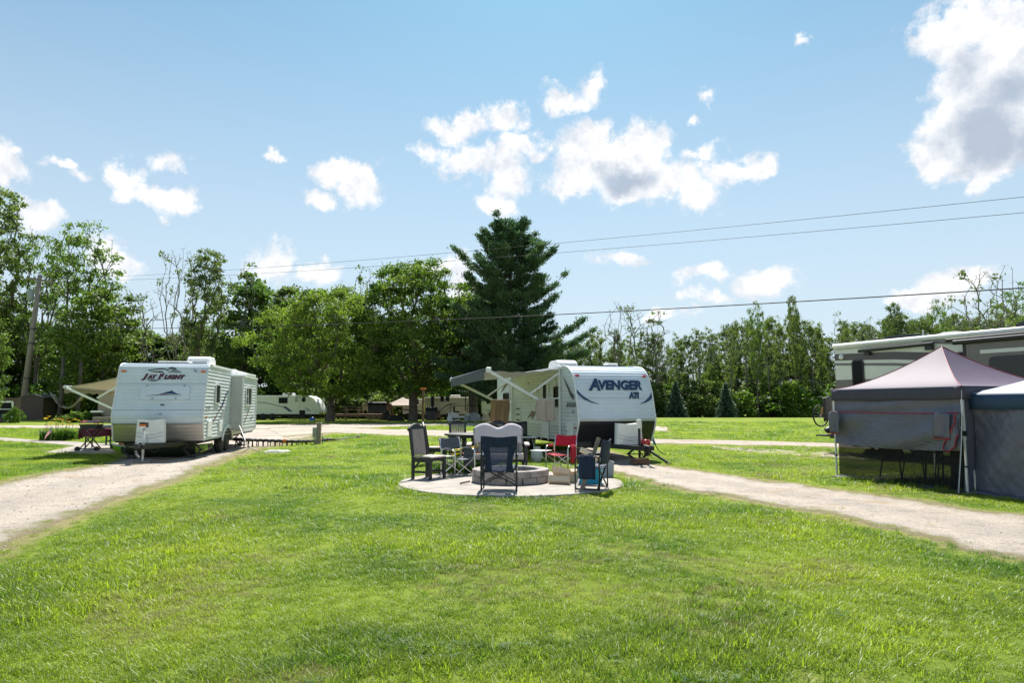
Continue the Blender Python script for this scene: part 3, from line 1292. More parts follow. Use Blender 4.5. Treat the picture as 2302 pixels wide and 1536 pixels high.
def make_pine():
    y = YM - 4
    H = tall(500, y)
    rng = np.random.default_rng(21)
    t = thing('pine_tree', 'very tall dark green white pine behind the middle trailer', 'tree', base_at(1146, y))
    segs = []
    for k in range(14):
        z0, z1 = H * k / 14 * .98, H * (k + 1) / 14 * .98
        rr = lambda z: .42 * (1 - z / H) ** .8 + .02
        segs.append((np.array([.1 * math.sin(z0 * .5), 0, z0]), np.array([.1 * math.sin(z1 * .5), 0, z1]), rr(z0), rr(z1)))
    C, Dr = [], []
    hs = [2.0, 3.5, 5.0, 6.5, 8.5, 10.5, 12.5, 14.5, 16.5, 18, H]
    rs = [3.8, 4.8, 5.2, 5.2, 4.8, 4.2, 3.9, 3.2, 1.9, 1.1, .3]
    special = [(6.7, 0.05, 7.5, .22), (6.0, .3, 6.8, .1), (7.6, -.25, 6.4, .2), (5.3, -.1, 6.6, .12), (9.9, 3.05, 5.0, .15), (13.6, 3.2, 4.9, .45), (14.4, .1, 4.0, .35), (5.2, 3.1, 6.6, .05), (11.6, .15, 5.0, .4), (15.6, 3.0, 1.7, .9), (15.4, .2, 1.8, .9), (8.6, 2.9, 6.4, .0), (4.4, 3.3, 6.2, -.05)]
    br = list(special)
    z = 1.8
    while z < H - .6:
        k = rng.integers(4, 7)
        a0 = rng.uniform(0, 6.28)
        for j in range(k):
            br.append((z + rng.uniform(-.2, .2), a0 + j * 6.283 / k + rng.uniform(-.3, .3),
                       np.interp(z, hs, rs) * rng.uniform(.62, 1.02), rng.uniform(.1, .35) + .8 * (z / H) ** 3))
        z += .68
    for (z, a, ln, up) in br:
        ca, sa = math.cos(a), math.sin(a)
        prev = np.array([0, 0, z])
        n = max(3, int(ln / .8))
        r0 = .035 + .012 * ln
        pts = [prev]
        for i in range(1, n + 1):
            s = i / n
            p = np.array([ca * ln * s, sa * ln * s, z + ln * (up * s * s - .10 * math.sin(s * 3.14) * (1 if up < .5 else 0))])
            p += rng.normal(0, .06, 3)
            segs.append((pts[-1], p, r0 * (1 - s * .75 + .02), r0 * (1 - s * .8)))
            pts.append(p)
        out = np.array([ca, sa, .35])
        # side shoots with needle tufts
        m = int(6 + ln * 6)
        for i in range(m):
            s = rng.uniform(.22, 1.0) if i > 2 else 1.0
            k = min(int(s * n), n - 1)
            f = s * n - k
            p = pts[k] * (1 - f) + pts[k + 1] * f
            side = rng.choice([-1, 1])
            sl = rng.uniform(.3, 1.25) * (1.25 - s * .7) * min(1, ln / 3) + .12
            dv = np.array([ca * .6 - sa * side * .9, sa * .6 + ca * side * .9, .38])
            q = p + dv * sl
            segs.append((p, q, .022, .008))
            for w_ in range(3):
                pc = p + (q - p) * rng.uniform(.1, 1.1)
                C.append(pc + rng.normal(0, .05, (14, 3)) + rng.normal(0, 1, (14, 3)) * np.array([.17, .17, .12]))
                Dr.append(np.tile(dv * .5 + out * .4 + np.array([0, 0, .35]), (14, 1)))
    o = bpy.data.objects.new('trunk', tubes_mesh('trunk', segs, 'bark', 6))
    COL.objects.link(o)
    o.parent = t
    C, Dr = np.vstack(C), np.vstack(Dr)
    o = bpy.data.objects.new('crown', leaves_mesh('crown', C, .085, 'pine_needle', rng, 0, 3.6, Dr))
    COL.objects.link(o)
    o.parent = t
    print('pine needles', len(C))


make_pine()

# ---- prototypes of the wood, copied along its edge
WOOD = {}


def proto(key, **kw):
    t = make_tree(loc=(0, 0, 0), label='x', **kw)
    WOOD[key] = t
    return t


proto('slim1', name='slender_tree', h=13, prof=[(2.0, .7), (5, 1.1), (8.5, 1.4), (11.5, 1.0), (13, .3)], n_tip=110, n_leaf=5200, spread=.34, leaf='wood_leaf', leafsize=.145, bark='bark_pale', seed=31, trunk_to=.62, r_base=.13, lobes=.4, bare=.3)
proto('slim2', name='slender_tree', h=13, prof=[(1.5, .9), (5, 1.3), (8, 1.0), (11, 1.3), (13, .4)], n_tip=110, n_leaf=5600, spread=.34, leaf='wood_leaf', leafsize=.145, bark='bark_pale', seed=32, trunk_to=.6, r_base=.14, lobes=.45, bare=.25, lean=(.8, .2))
proto('slim3', name='slender_tree', h=13, prof=[(4.5, .6), (8, 1.1), (10.5, 1.5), (13, .6)], n_tip=110, n_leaf=2600, spread=.32, leaf='wood_leaf', leafsize=.14, bark='bark_pale', seed=33, trunk_to=.62, r_base=.12, lobes=.45, bare=.5, lean=(-.7, 0))
proto('bare1', name='bare_tree', h=13, prof=[(4, 1.2), (7, 2.6), (10, 3.2), (13, 2.2)], n_tip=150, n_leaf=500, spread=.4, leaf='wood_leaf', leafsize=.18, bark='bark_pale', seed=34, trunk_to=.25, r_base=.17, lobes=.3, bare=.8)
proto('bare2', name='bare_tree', h=13, prof=[(5, .7), (8, 1.2), (11, 1.3), (13, .5)], n_tip=70, n_leaf=160, spread=.35, leaf='wood_leaf', leafsize=.17, bark='bark_pale', seed=35, trunk_to=.6, r_base=.11, lobes=.3, bare=.85)
proto('dense1', name='leafy_tree', h=11, prof=[(1.5, 1.8), (4, 3.0), (7, 3.0), (9.5, 1.9), (11, .5)], n_tip=170, n_leaf=15000, spread=.42, leaf='wood_leaf', leafsize=.17, bark='bark', seed=36, trunk_to=.35, r_base=.2, lobes=.35)
proto('dense2', name='leafy_tree', h=11, prof=[(1.0, 2.2), (3.5, 3.4), (6.5, 2.9), (9, 2.2), (11, .7)], n_tip=170, n_leaf=15000, spread=.44, leaf='maple_leaf_dark', leafsize=.17, bark='bark', seed=37, trunk_to=.3, r_base=.22, lobes=.4)
proto('dense3', name='leafy_tree', h=11, prof=[(1.2, 1.5), (4, 2.4), (7, 2.7), (9.5, 1.6), (11, .4)], n_tip=150, n_leaf=14000, spread=.40, leaf='pale_leaf', leafsize=.16, bark='bark', seed=38, trunk_to=.35, r_base=.18, lobes=.4)
proto('sparse1', name='tall_tree', h=14, prof=[(4.5, .9), (7, 2.0), (10, 2.7), (12.5, 2.2), (14, .8)], n_tip=200, n_leaf=6500, spread=.33, leaf='maple_leaf_dark', leafsize=.135, bark='bark', seed=39, trunk_to=.3, r_base=.18, lobes=.35, bare=.3)
proto('sparse2', name='tall_tree', h=14, prof=[(5, 1.0), (8, 1.9), (11, 2.2), (14, .9)], n_tip=170, n_leaf=8000, spread=.3, leaf='wood_leaf', leafsize=.125, bark='bark', seed=40, trunk_to=.22, r_base=.17, lobes=.2, bare=.15)
proto('shrub1', name='shrub', h=3.2, prof=[(.2, 1.4), (1.2, 1.9), (2.3, 1.4), (3.2, .4)], n_tip=70, n_leaf=3200, spread=.3, leaf='shrub_leaf', leafsize=.17, bark='bark', seed=41, trunk_to=.15, r_base=.06, lobes=.35, cat='shrub')
proto('shrub2', name='shrub', h=3.6, prof=[(.2, 1.2), (1.4, 1.7), (2.6, 1.5), (3.6, .5)], n_tip=70, n_leaf=3200, spread=.32, leaf='wood_leaf', leafsize=.18, bark='bark', seed=42, trunk_to=.15, r_base=.06, lobes=.35, cat='shrub')
USED = set()


def plant(key, u, y, vtop, label, group=None, rz=None, wide=1.0, x=None):
    src = WOOD[key]
    hp = {'slim1': 13, 'slim2': 13, 'slim3': 13, 'bare1': 13, 'bare2': 13, 'dense1': 11, 'dense2': 11, 'dense3': 11, 'sparse1': 14, 'sparse2': 14, 'shrub1': 3.2, 'shrub2': 3.6}[key]
    loc = base_at(u, y)
    k = tall(vtop, y) / hp
    rz = random.uniform(0, 6.28) if rz is None else rz
    sc = (k * wide, k * wide, k)
    if key in USED:
        return dup(src, loc, rz, sc, label, group)
    USED.add(key)
    src.location, src.rotation_euler[2], src.scale = loc, rz, sc
    src['label'] = label
    if group:
        src['group'] = group
    return src


rs_ = random.Random(5)


def sector(u):
    return ('rising over the middle trailer roof' if u < 1480 else 'between the two small spruces' if u < 1633 else
            'between the dark spruce and the motorhome' if u < 1872 else 'showing over the motorhome')


def lsector(u):
    return ('behind the utility pole and hammock' if u < 230 else 'behind the left trailer' if u < 600 else
            'behind the two big maples' if u < 1000 else 'behind the pine')


# left-hand side, each tree told apart
plant('dense3', -52, 44, 690, 'pale yellow-green tree left of the utility pole at the left edge', wide=.78, rz=.4)
plant('sparse2', -30, 78, 425, 'tallest leafy tree at the left edge of the picture', wide=.85, rz=1.0)
plant('sparse1', 75, 80, 528, 'tall leafy tree just behind the utility pole', wide=.8, rz=2.0)
plant('sparse1', 168, 78, 497, 'tall thinly leaved tree between utility pole and left trailer awning', wide=.85, rz=.3)
plant('dense3', 225, 74, 640, 'rounded yellow-green tree above the left awning', wide=1.25, rz=3.0)
plant('bare1', 305, 76, 655, 'grey half-bare bushy tree above the left trailer roof', wide=.9, rz=1.3)
plant('bare1', 395, 74, 566, 'tall half-bare tree with pale twigs behind the left trailer', wide=.62, rz=2.2)
plant('sparse2', 455, 72, 562, 'slim oval tree with many upright stems behind the left trailer', wide=.92, rz=.8)
plant('dense2', 565, 84, 612, 'dense dark tree behind the spreading maple, left of it', wide=1.15, rz=2.9)
plant('dense1', 640, 88, 650, 'dense dark tree looking over the spreading maple', wide=1.1, rz=.2)
plant('bare2', 812, 84, 598, 'thin bare treetop between the two maples', wide=1.0)
plant('bare2', 540, 80, 590, 'thin bare treetop beside the dense dark tree', wide=.9)
plant('dense1', 1058, 84, 640, 'leafy tree between the rounded maple and the pine', wide=.8, rz=4)
plant('dense2', 820, 92, 700, 'dark leafy tree filling the gap between the maples', wide=1.3, rz=1)
plant('dense1', 1250, 88, 760, 'dark leafy tree half hidden behind the pine', wide=1.0, rz=2)
for i_, (k_, u_, y_, v_, w_) in enumerate([('dense1', 20, 84, 690, 1.1), ('dense2', 115, 86, 720, 1.2), ('dense1', 270, 84, 720, 1.3), ('dense2', 350, 86, 740, 1.4),
                                           ('dense1', 430, 88, 730, 1.3), ('dense2', 500, 88, 745, 1.3), ('dense1', 700, 94, 720, 1.5), ('dense2', 760, 96, 735, 1.4), ('dense1', 900, 96, 720, 1.4),
                                           ('dense2', 1000, 96, 730, 1.3), ('dense1', 1110, 98, 740, 1.4), ('dense1', -70, 80, 620, 1.1), ('dense2', 180, 80, 740, 1.2), ('dense3', 430, 79, 770, 1.0), ('dense3', 515, 78, 775, 1.0)]):
    plant(k_, u_, y_, v_, 'leafy background tree of the wood ' + lsector(u_), 'background trees ' + lsector(u_), wide=w_)
for i_ in range(34):
    u_ = -40 + i_ * 38 + rs_.uniform(-14, 14)
    y_ = rs_.uniform(76, 90)
    plant(rs_.choice(['shrub1', 'shrub2']), u_, y_, rs_.uniform(855, 888), 'low shrub at the dark foot of the wood ' + lsector(u_), 'undergrowth ' + lsector(u_), wide=1.5)
# the narrow wood beyond the right-hand field
PROF = [(1260, 770), (1330, 740), (1400, 735), (1480, 740), (1560, 735), (1640, 715), (1700, 700), (1780, 690), (1830, 705), (1880, 725), (1940, 715), (2010, 700), (2070, 710), (2140, 700), (2230, 690), (2330, 680)]
pu_, pv_ = [p[0] for p in PROF], [p[1] for p in PROF]
for i_ in range(150):
    u_ = 1268 + (i_ * 37.3) % 1090 + rs_.uniform(-6, 6)
    y_ = rs_.uniform(74, 98)
    v_ = np.interp(u_, pu_, pv_) + abs(rs_.gauss(0, 28))
    k_ = rs_.choice(['slim1', 'slim1', 'slim2', 'slim3', 'slim3', 'bare2', 'bare2'])
    plant(k_, u_, y_, v_, {'b': 'thin bare tree of the right-hand wood ', 's': 'slender leafy tree of the right-hand wood '}[k_[0]] + sector(u_),
          {'b': 'thin bare trees ', 's': 'slender trees '}[k_[0]] + sector(u_), wide=rs_.uniform(.55, .85))
for i_ in range(16):
    u_ = 1885 + i_ * 27 + rs_.uniform(-9, 9)
    k_ = rs_.choice(['slim3', 'bare2', 'bare2'])
    plant(k_, u_, rs_.uniform(60, 74), np.interp(u_, pu_, pv_) - rs_.uniform(-25, 12), {'b': 'thin bare tree of the right-hand wood ', 's': 'slender leafy tree of the right-hand wood '}[k_[0]] + sector(u_),
          {'b': 'thin bare trees ', 's': 'slender trees '}[k_[0]] + sector(u_), wide=rs_.uniform(.6, .9))
plant('bare1', 1418, 73, 682, 'large bare branching tree rising over the middle trailer roof', wide=.95, rz=.6)
plant('bare2', 1478, 74, 700, 'bare upright tree right of the large bare tree', wide=1.6)
plant('sparse1', 1705, 73, 676, 'tall open-crowned tree with leafy top in the right-hand wood', wide=.42, rz=1)
plant('sparse2', 1790, 74, 664, 'highest tree of the right-hand wood, dark and ivy-clad', wide=.4, rz=3)
plant('dense3', 1600, 76, 820, 'bright yellow-green tree in front of the right-hand wood', wide=.8, rz=.4)
plant('dense3', 1735, 76, 825, 'bright yellow-green tree below the open-crowned tall tree', wide=.75, rz=2.4)
plant('sparse2', 2020, 62, 690, 'thin tree showing over the motorhome rear roof', wide=.6, rz=1)
plant('sparse1', 2120, 60, 682, 'thin tree showing over the peak of the grey tent', wide=.5, rz=2)
plant('bare1', 2235, 46, 612, 'half-bare tree rising over the motorhome at the right edge', wide=.9, rz=2)
plant('sparse1', 2320, 50, 640, 'leafy tree at the right edge above the motorhome', wide=.8, rz=.5)
for i_ in range(24):
    u_ = 1262 + i_ * 46 + rs_.uniform(-14, 14)
    plant(rs_.choice(['dense1', 'dense1', 'dense3']), u_, rs_.uniform(84, 98), np.interp(u_, pu_, pv_) + rs_.uniform(70, 120), 'mid-height bushy tree of the right-hand wood ' + sector(u_), 'mid-height trees ' + sector(u_), wide=rs_.uniform(.55, .8))
for i_ in range(38):
    u_ = 1255 + i_ * 29 + rs_.uniform(-10, 10)
    y_ = rs_.uniform(71, 84)
    plant(rs_.choice(['shrub1', 'shrub2', 'shrub2']), u_, y_, rs_.uniform(846, 900), 'low shrub at the foot of the right-hand wood ' + sector(u_).replace('rising over the middle trailer roof', 'behind the middle trailer').replace('showing over', 'behind'), 'shrubs of the right-hand wood ' + sector(u_), wide=1.25)


def make_spruce(u, y, vtop, label, seed):
    H = tall(vtop, y)
    rng = np.random.default_rng(seed)
    t = thing('spruce_tree', label, 'tree', base_at(u, y))
    segs = [(np.array([0, 0, H * k / 6]), np.array([0, 0, H * (k + 1) / 6]), .09 * (1 - k / 6.2), .09 * (1 - (k + 1) / 6.2)) for k in range(6)]
    C, Dr = [], []
    z = .25
    while z < H:
        rr = (H - z) * .36 + .05
        n = 9
        a0 = rng.uniform(0, 6.28)
        for j in range(n):
            a = a0 + j * 6.283 / n
            ca, sa = math.cos(a), math.sin(a)
            ln = rr * rng.uniform(.8, 1.08)
            e = np.array([ca * ln, sa * ln, z - .12 * ln])
            segs.append((np.array([0, 0, z]), e, .018, .006))
            k = int(6 + ln * 22)
            s = rng.uniform(.15, 1.05, k)[:, None]
            C.append(np.array([0, 0, z]) * (1 - s) + e * s + rng.normal(0, .07, (k, 3)))
            Dr.append(np.tile([ca, sa, .1], (k, 1)))
        z += .2
    for nm, me in (('trunk', tubes_mesh('trunk', segs, 'bark', 5)), ('crown', leaves_mesh('crown', np.vstack(C), .13, 'spruce_needle', rng, 0, 2.2, np.vstack(Dr)))):
        o = bpy.data.objects.new(nm, me)
        COL.objects.link(o)
        o.parent = t


make_spruce(1520, 69, 862, 'small blue-green spruce right of the middle trailer', 51)
make_spruce(1633, 68, 865, 'small dark green spruce standing alone before the right-hand wood', 52)

# ================================================================== TRAVEL TRAILERS
def interp_profile(prof):
    """front profile [(y, z)] -> finely sampled points"""
    return smooth_poly(prof, 10, False)


class Trailer:
    """body frame: +y to the rear, x across, origin on the ground below the middle of the front"""

    def __init__(s, name, label, loc, rz, prof, length, width, z_roof, z_rear=None):
        s.t = thing(name, label, 'trailer', loc, rz)
        s.P = interp_profile(prof)
        s.len, s.w, s.zr = length, width, z_roof
        s.hw = width / 2
        s.z0 = prof[0][1]
        s.jack_y, s.cover_y = -1.0, -.45

    def fy(s, z):
        return float(np.interp(z, s.P[:, 1], s.P[:, 0]))

    def front(s, x, z, off=.018):
        e = .02
        dy = (s.fy(z + e) - s.fy(z - e)) / (2 * e)
        n = Vector((0, -1, dy)).normalized()
        return Vector((x, s.fy(z), z)) + n * off

    def ribs(s, z, period=.105, amp=.0145):
        t = (z / period) % 1
        if t < .5:
            return 0.0
        return amp * math.sin((t - .5) * 2 * math.pi)

    def shell(s, m_front, m_side, m_roof, z_split=None, m_low=None, split_side=None, m_side_low=None):
        b = MB()
        # corrugated front: rows follow the curved nose
        zs = np.arange(s.z0, s.P[-1, 1], .0175)
        rows = []
        dense = s.P
        ln = np.concatenate([[0], np.cumsum(np.linalg.norm(np.diff(dense, axis=0), axis=1))])
        ts = np.arange(0, ln[-1], .0175)
        yy, zz = np.interp(ts, ln, dense[:, 0]), np.interp(ts, ln, dense[:, 1])
        pts = []
        for i in range(len(ts)):
            j0, j1 = max(i - 1, 0), min(i + 1, len(ts) - 1)
            ty, tz = yy[j1] - yy[j0], zz[j1] - zz[j0]
            l_ = math.hypot(ty, tz)
            low = z_split is not None and zz[i] < z_split
            r_ = 0 if low else s.ribs(ts[i])
            pts.append((yy[i] - tz / l_ * r_, zz[i] + ty / l_ * r_, 1 if low else 0))
        for i in range(len(pts) - 1):
            (y0, z0, k0), (y1, z1, k1) = pts[i], pts[i + 1]
            b.add([(-s.hw, y0, z0), (s.hw, y0, z0), (s.hw, y1, z1), (-s.hw, y1, z1)], [(0, 1, 2, 3)], k0)
        b.build('front_wall', [m_front, m_low or m_front], s.t)
        # corrugated sides
        for sx in (-1, 1):
            b = MB()
            zs = np.arange(s.z0, s.zr - .02, .0175)
            for i in range(len(zs) - 1):
                za, zb = zs[i], zs[i + 1]
                xa, xb = sx * (s.hw + s.ribs(za)), sx * (s.hw + s.ribs(zb))
                q = [(xa, s.fy(za) + .004, za), (xa, s.len, za), (xb, s.len, zb), (xb, s.fy(zb) + .004, zb)]
                if sx < 0:
                    q = q[::-1]
                k = 1 if (split_side is not None and za < split_side) else 0
                b.add(q, [(0, 1, 2, 3)], k)
            b.build('side_wall', [m_side, m_side_low or m_side], s.t)
        # rear wall, roof with rounded edge, floor
        b = MB()
        b.box((0, s.len - .01, (s.z0 + s.zr) / 2), (s.w, .03, s.zr - s.z0 - .02))
        b.build('rear_wall', m_side, s.t)
        b = MB()
        y0 = s.P[-1, 0]
        n = 10
        b.grid(lambda u, v: (-s.hw - .015 + (s.w + .03) * u, y0 - .02 + (s.len + .03 - y0) * v, s.zr - .005 + .05 * math.sin(math.pi * u) ** .6), n, 1)
        for sx in (-1, 1):
            b.box((sx * (s.hw + .015), (y0 + s.len) / 2, s.zr - .035), (.03, s.len - y0, .075))
        b.build('roof', m_roof, s.t)
        b = MB()
        b.box((0, (s.fy(s.z0) + s.len) / 2 + .02, s.z0 - .02), (s.w - .06, s.len - s.fy(s.z0) - .1, .05))
        for x in (-.55, .55):
            b.box((x, s.len / 2 + .2, s.z0 - .12), (.07, s.len - .5, .16))
        b.build('chassis', 'dark_under', s.t)

    def corner_trim(s, m='trim_white', r=.022):
        for sx in (-1, 1):
            b = MB()
            b.tube([(sx * (s.hw + .004), y - .006, z) for y, z in s.P[::2]] + [(sx * (s.hw + .004), s.P[-1, 0] + .3, s.zr)], r, 6)
            b.build('corner_moulding', m, s.t, True)
            b = MB()
            b.bar((sx * (s.hw + .006), s.len, s.z0), (sx * (s.hw + .006), s.len, s.zr), .04, .04)
            b.build('corner_moulding', m, s.t)

    def seam(s, z):
        b = MB()
        b.add([s.front(-s.hw, z - .005, .017), s.front(s.hw, z - .005, .017), s.front(s.hw, z + .005, .017), s.front(-s.hw, z + .005, .017)], [(0, 1, 2, 3)])
        b.build('panel_seam', 'decal_grey', s.t)

    def decal_front(s, polys, m, name='decal', off=.022):
        b = MB()
        for p in polys:
            b.add([s.front(x, z, off) for x, z in p], [tuple(range(len(p)))])
        b.build(name, m, s.t)

    def text_front(s, body, x, z, size, m, shear=.25, bold=.0, spacing=1.0, sx=1.0, sz=1.0, off=.024, fit=None):
        vs, fs = text_mesh(body, size, shear, bold, spacing)
        x0 = min(p[0] for p in vs)
        if fit:
            sx = fit / (max(p[0] for p in vs) - x0)
        vs = [(p[0] - x0, p[1], 0) for p in vs]
        b = MB()
        b.add([s.front(x + p[0] * sx, z + p[1] * sz, off) for p in vs], fs)
        return b.build('lettering', m, s.t)

    def side_pt(s, side, y, z, off=.02):
        return Vector((side * (s.hw + off), y, z))

    def decal_side(s, side, polys, m, off=.025):
        b = MB()
        for p in polys:
            b.add([s.side_pt(side, y, z, off) for y, z in p], [tuple(range(len(p)))])
        b.build('decal', m, s.t)

    def text_side(s, side, body, y, z, size, m, shear=.2, bold=.0, sx=1.0):
        vs, fs = text_mesh(body, size, shear, bold)
        b = MB()
        b.add([s.side_pt(side, y + side * p[0] * sx, z + p[1], .028) for p in vs], fs)
        b.build('lettering', m, s.t)

    def window(s, side, y0, y1, z0, z1, frame='trim_white', r=.06, split=False):
        x = s.hw + .030
        ym, zm = (y0 + y1) / 2, (z0 + z1) / 2

        def rr(e):
            a, c = (y1 - y0) / 2 - e, (z1 - z0) / 2 - e
            rad = max(.01, r - e)
            out = []
            for (qy, qz, a0) in ((1, 1, 0), (-1, 1, 90), (-1, -1, 180), (1, -1, 270)):
                for k in range(5):
                    th = R(a0 + k * 22.5)
                    out.append((ym + qy * (a - rad) + rad * math.cos(th), zm + qz * (c - rad) + rad * math.sin(th)))
            return out
        o, i = rr(0), rr(.035)
        n = len(o)
        b = MB()
        vs = [(side * (x + .02), p[0], p[1]) for p in o] + [(side * (x + .02), p[0], p[1]) for p in i] + [(side * (x - .02), p[0], p[1]) for p in o] + [(side * (x - .005), p[0], p[1]) for p in i]
        fs = []
        for k in range(n):
            j = (k + 1) % n
            fs += [(k, j, n + j, n + k), (k, 2 * n + k, 2 * n + j, j), (n + k, n + j, 3 * n + j, 3 * n + k)]
        w = b.add(vs, fs).build('window', frame, s.t)
        g = MB()
        g.add([(side * (x - .004), p[0], p[1]) for p in i], [tuple(range(n))])
        g.build('pane', 'glass_dark', w)
        if split:
            q = MB()
            q.box((side * (x + .008), y0 + (y1 - y0) * .38, zm), (.02, .03, z1 - z0 - .07))
            q.box((side * (x + .008), y0 + (y1 - y0) * .2, zm), (.02, (y1 - y0) * .36, .025))
            q.build('mullion', frame, w)
        return w

    def hatch(s, side, y0, y1, z0, z1, m='plastic_white', name='storage_door'):
        b = MB()
        b.box((side * (s.hw + .022), (y0 + y1) / 2, (z0 + z1) / 2), (.036, y1 - y0, z1 - z0))
        h = b.build(name, m, s.t, bevel=.012)
        q = MB()
        q.box((side * (s.hw + .044), y1 - .04, (z0 + z1) / 2), (.012, .03, .05))
        q.build('latch', 'decal_dark', h)
        return h

    def wheel(s, side, y, r=.34, w=.2, x=None):
        x = side * (s.hw - .16) if x is None else x
        rot = Matrix.Rotation(R(90), 3, 'Y')
        b = MB()
        b.lathe([(r * .6, -w / 2), (r * .9, -w / 2), (r * .985, -w * .36), (r, -w * .2), (r, w * .2), (r * .985, w * .36), (r * .9, w / 2), (r * .6, w / 2)], 26, (x, y, r), rot)
        tyre = b.build('wheel', 'rubber', s.t, True)
        b = MB()
        e = side * .5 * w
        b.lathe([(.001, 0), (r * .2, 0), (r * .25, -.03), (r * .5, -.05), (r * .56, -.02), (r * .62, 0), (r * .62, -.12)], 22, (x + e, y, r), Matrix.Rotation(R(90 * side), 3, 'Y'))
        for k in range(6):
            a = k * R(60)
            b.box((x + e - side * .02, y + math.cos(a) * r * .4, r + math.sin(a) * r * .4), (.02, .05, .05), Matrix.Rotation(a, 3, 'X'))
        b.build('rim', 'aluminium', tyre, True)

    def lamp(s, x, z, m='amber', front=True, y=None, side=1):
        b = MB()
        if front:
            p = s.front(x, z, .03)
            b.box(p, (.13, .035, .06))
        else:
            b.box((side * (s.hw + .03), y, z), (.03, .09, .06))
        b.build('marker_lamp', m, s.t, bevel=.012)

    def air_conditioner(s, x, y, w=.7, l=.95, h=.28, m='plastic_white'):
        b = MB()
        z = s.zr + .03
        prof = [(-.5, 0), (-.5, .45), (-.42, .8), (-.25, 1), (.3, 1), (.45, .75), (.5, .3), (.5, 0)]
        b.prism([(q * l, t * h) for q, t in prof], lambda a, c, t: (x + t, y + a, z + c), -w / 2, w / 2)
        a = b.build('air_conditioner', m, s.t, bevel=.04)
        g = MB()
        g.box((x, y - l * .5 - .004, z + .07), (w * .8, .012, .08))
        g.build('grille', 'decal_grey', a)

    def tongue(s, hitch=1.15, jack_head='plastic_white', jack_post='black_paint', jack_to=.1, cover_w=.66, cover_h=.56, cover_x=0.0, zc=.5):
        """A-frame, propane cover, jack"""
        zt = s.z0 - .08
        b = MB()
        for sx in (-1, 1):
            b.bar((sx * .75, .55, zt), (sx * .06, -hitch, zt), .075, .12)
        b.bar((-.5, .1, zt), (.5, .1, zt), .06, .1)
        b.build('tongue_frame', 'black_paint', s.t)
        b = MB()
        b.box((0, -hitch - .1, zt + .02), (.12, .3, .1))
        b.lathe([(.05, -.05), (.06, 0), (.05, .05), (.001, .06)], 10, (0, -hitch - .2, zt + .04))
        b.build('coupler', 'black_paint', s.t)
        # moulded two-cylinder propane cover with scalloped top
        b = MB()
        yc, dp = s.cover_y, .38
        nu, nv = 18, 10

        def surf(u, v):
            a = u * 2 * math.pi
            sq = 4.0
            c_, s_ = math.cos(a), math.sin(a)
            rr = (abs(c_) ** sq + abs(s_) ** sq) ** (-1 / sq)
            taper = 1 - .06 * v
            x = cover_x + cover_w / 2 * rr * c_ * taper
            y = yc + dp / 2 * rr * s_ * taper
            top = cover_h + .014 * math.cos((x - cover_x) / cover_w * 2 * math.pi * 1.0 + math.pi) - .02
            return (x, y, zc + top * v)
        b.grid(surf, 36, nv)
        k = len(b.v)
        ring = [b.v[nv * 37 + i] for i in range(36)]
        b.add(ring + [(cover_x, yc, zc + cover_h - .05)], [(i, (i + 1) % 36, 36) for i in range(36)])
        pc = b.build('propane_cover', 'plastic_white', s.t, True)
        q = MB()
        for zz in (.22, .36):
            q.tube([(cover_x + cover_w * (.5 * t - .0) * .94, yc - dp / 2 - .003, zc + cover_h * zz - .05 * math.cos(t * 2.2) + .03) for t in np.linspace(-1, 1, 14)], .006, 5)
        q.build('moulded_groove', 'decal_grey', pc)
        # jack
        b = MB()
        jy = s.jack_y
        b.tube([(0, jy, zt + .55), (0, jy, zt - .25)], .035, 10)
        b.build('jack_post', jack_post, s.t, True)
        b = MB()
        b.tube([(0, jy, zt - .2), (0, jy, jack_to)], .026, 10)
        b.build('jack_leg', 'steel_white', s.t, True)
        b = MB()
        if jack_head == 'plastic_white':
            b.prism([(-.1, 0), (.11, 0), (.11, .08), (.05, .2), (-.02, .24), (-.1, .24)], lambda a, c, t: (t * 1.0 + a * .55, jy + t * 0 + a * .8 - .0, zt + .5 + c), -.075, .075)
        else:
            b.box((0, jy - .02, zt + .58), (.19, .22, .15))
        b.build('jack_head', jack_head, s.t, bevel=.02)
        return jy, zt

    def scissor_jack(s, x, y, z1=None, m='black_paint', wd=.42, legs=True):
        z1 = z1 or s.z0 - .1
        zm = z1 * .5 + .03
        b = MB()
        for sx in (-1, 1):
            b.bar((x + sx * .04, y, z1), (x + sx * wd / 2, y, zm), .04, .05)
            b.bar((x + sx * wd / 2, y, zm), (x + sx * .04, y, .05), .04, .05)
        b.tube([(x - wd / 2 - .05, y, zm), (x + wd / 2 + .08, y, zm)], .012, 6)
        b.box((x, y, .03), (.2, .16, .05))
        b.box((x, y, z1 + .02), (.16, .12, .05))
        b.build('stabiliser_jack', m, s.t)


# ---------------------------------------------------------------- left trailer
J = Trailer('travel_trailer', 'white corrugated travel trailer on the left with maroon and navy lettering', (-9.82, 19.03, 0), R(11),
            [(.24, .53), (.16, .78), (.02, 1.22), (.03, 1.32), (.26, 2.05), (.43, 2.60), (.50, 2.71), (.62, 2.77), (.85, 2.80)], 8.6, 2.5, 2.80)
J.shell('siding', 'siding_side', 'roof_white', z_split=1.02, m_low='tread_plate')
J.corner_trim()
for z_ in (1.42, 2.18):
    J.seam(z_)
b = MB()
b.add([J.front(-1.25, 1.02, .02), J.front(1.25, 1.02, .02), J.front(1.25, 1.05, .03), J.front(-1.25, 1.05, .03)], [(0, 1, 2, 3)])
b.build('stone_guard_edge', 'aluminium', J.t)
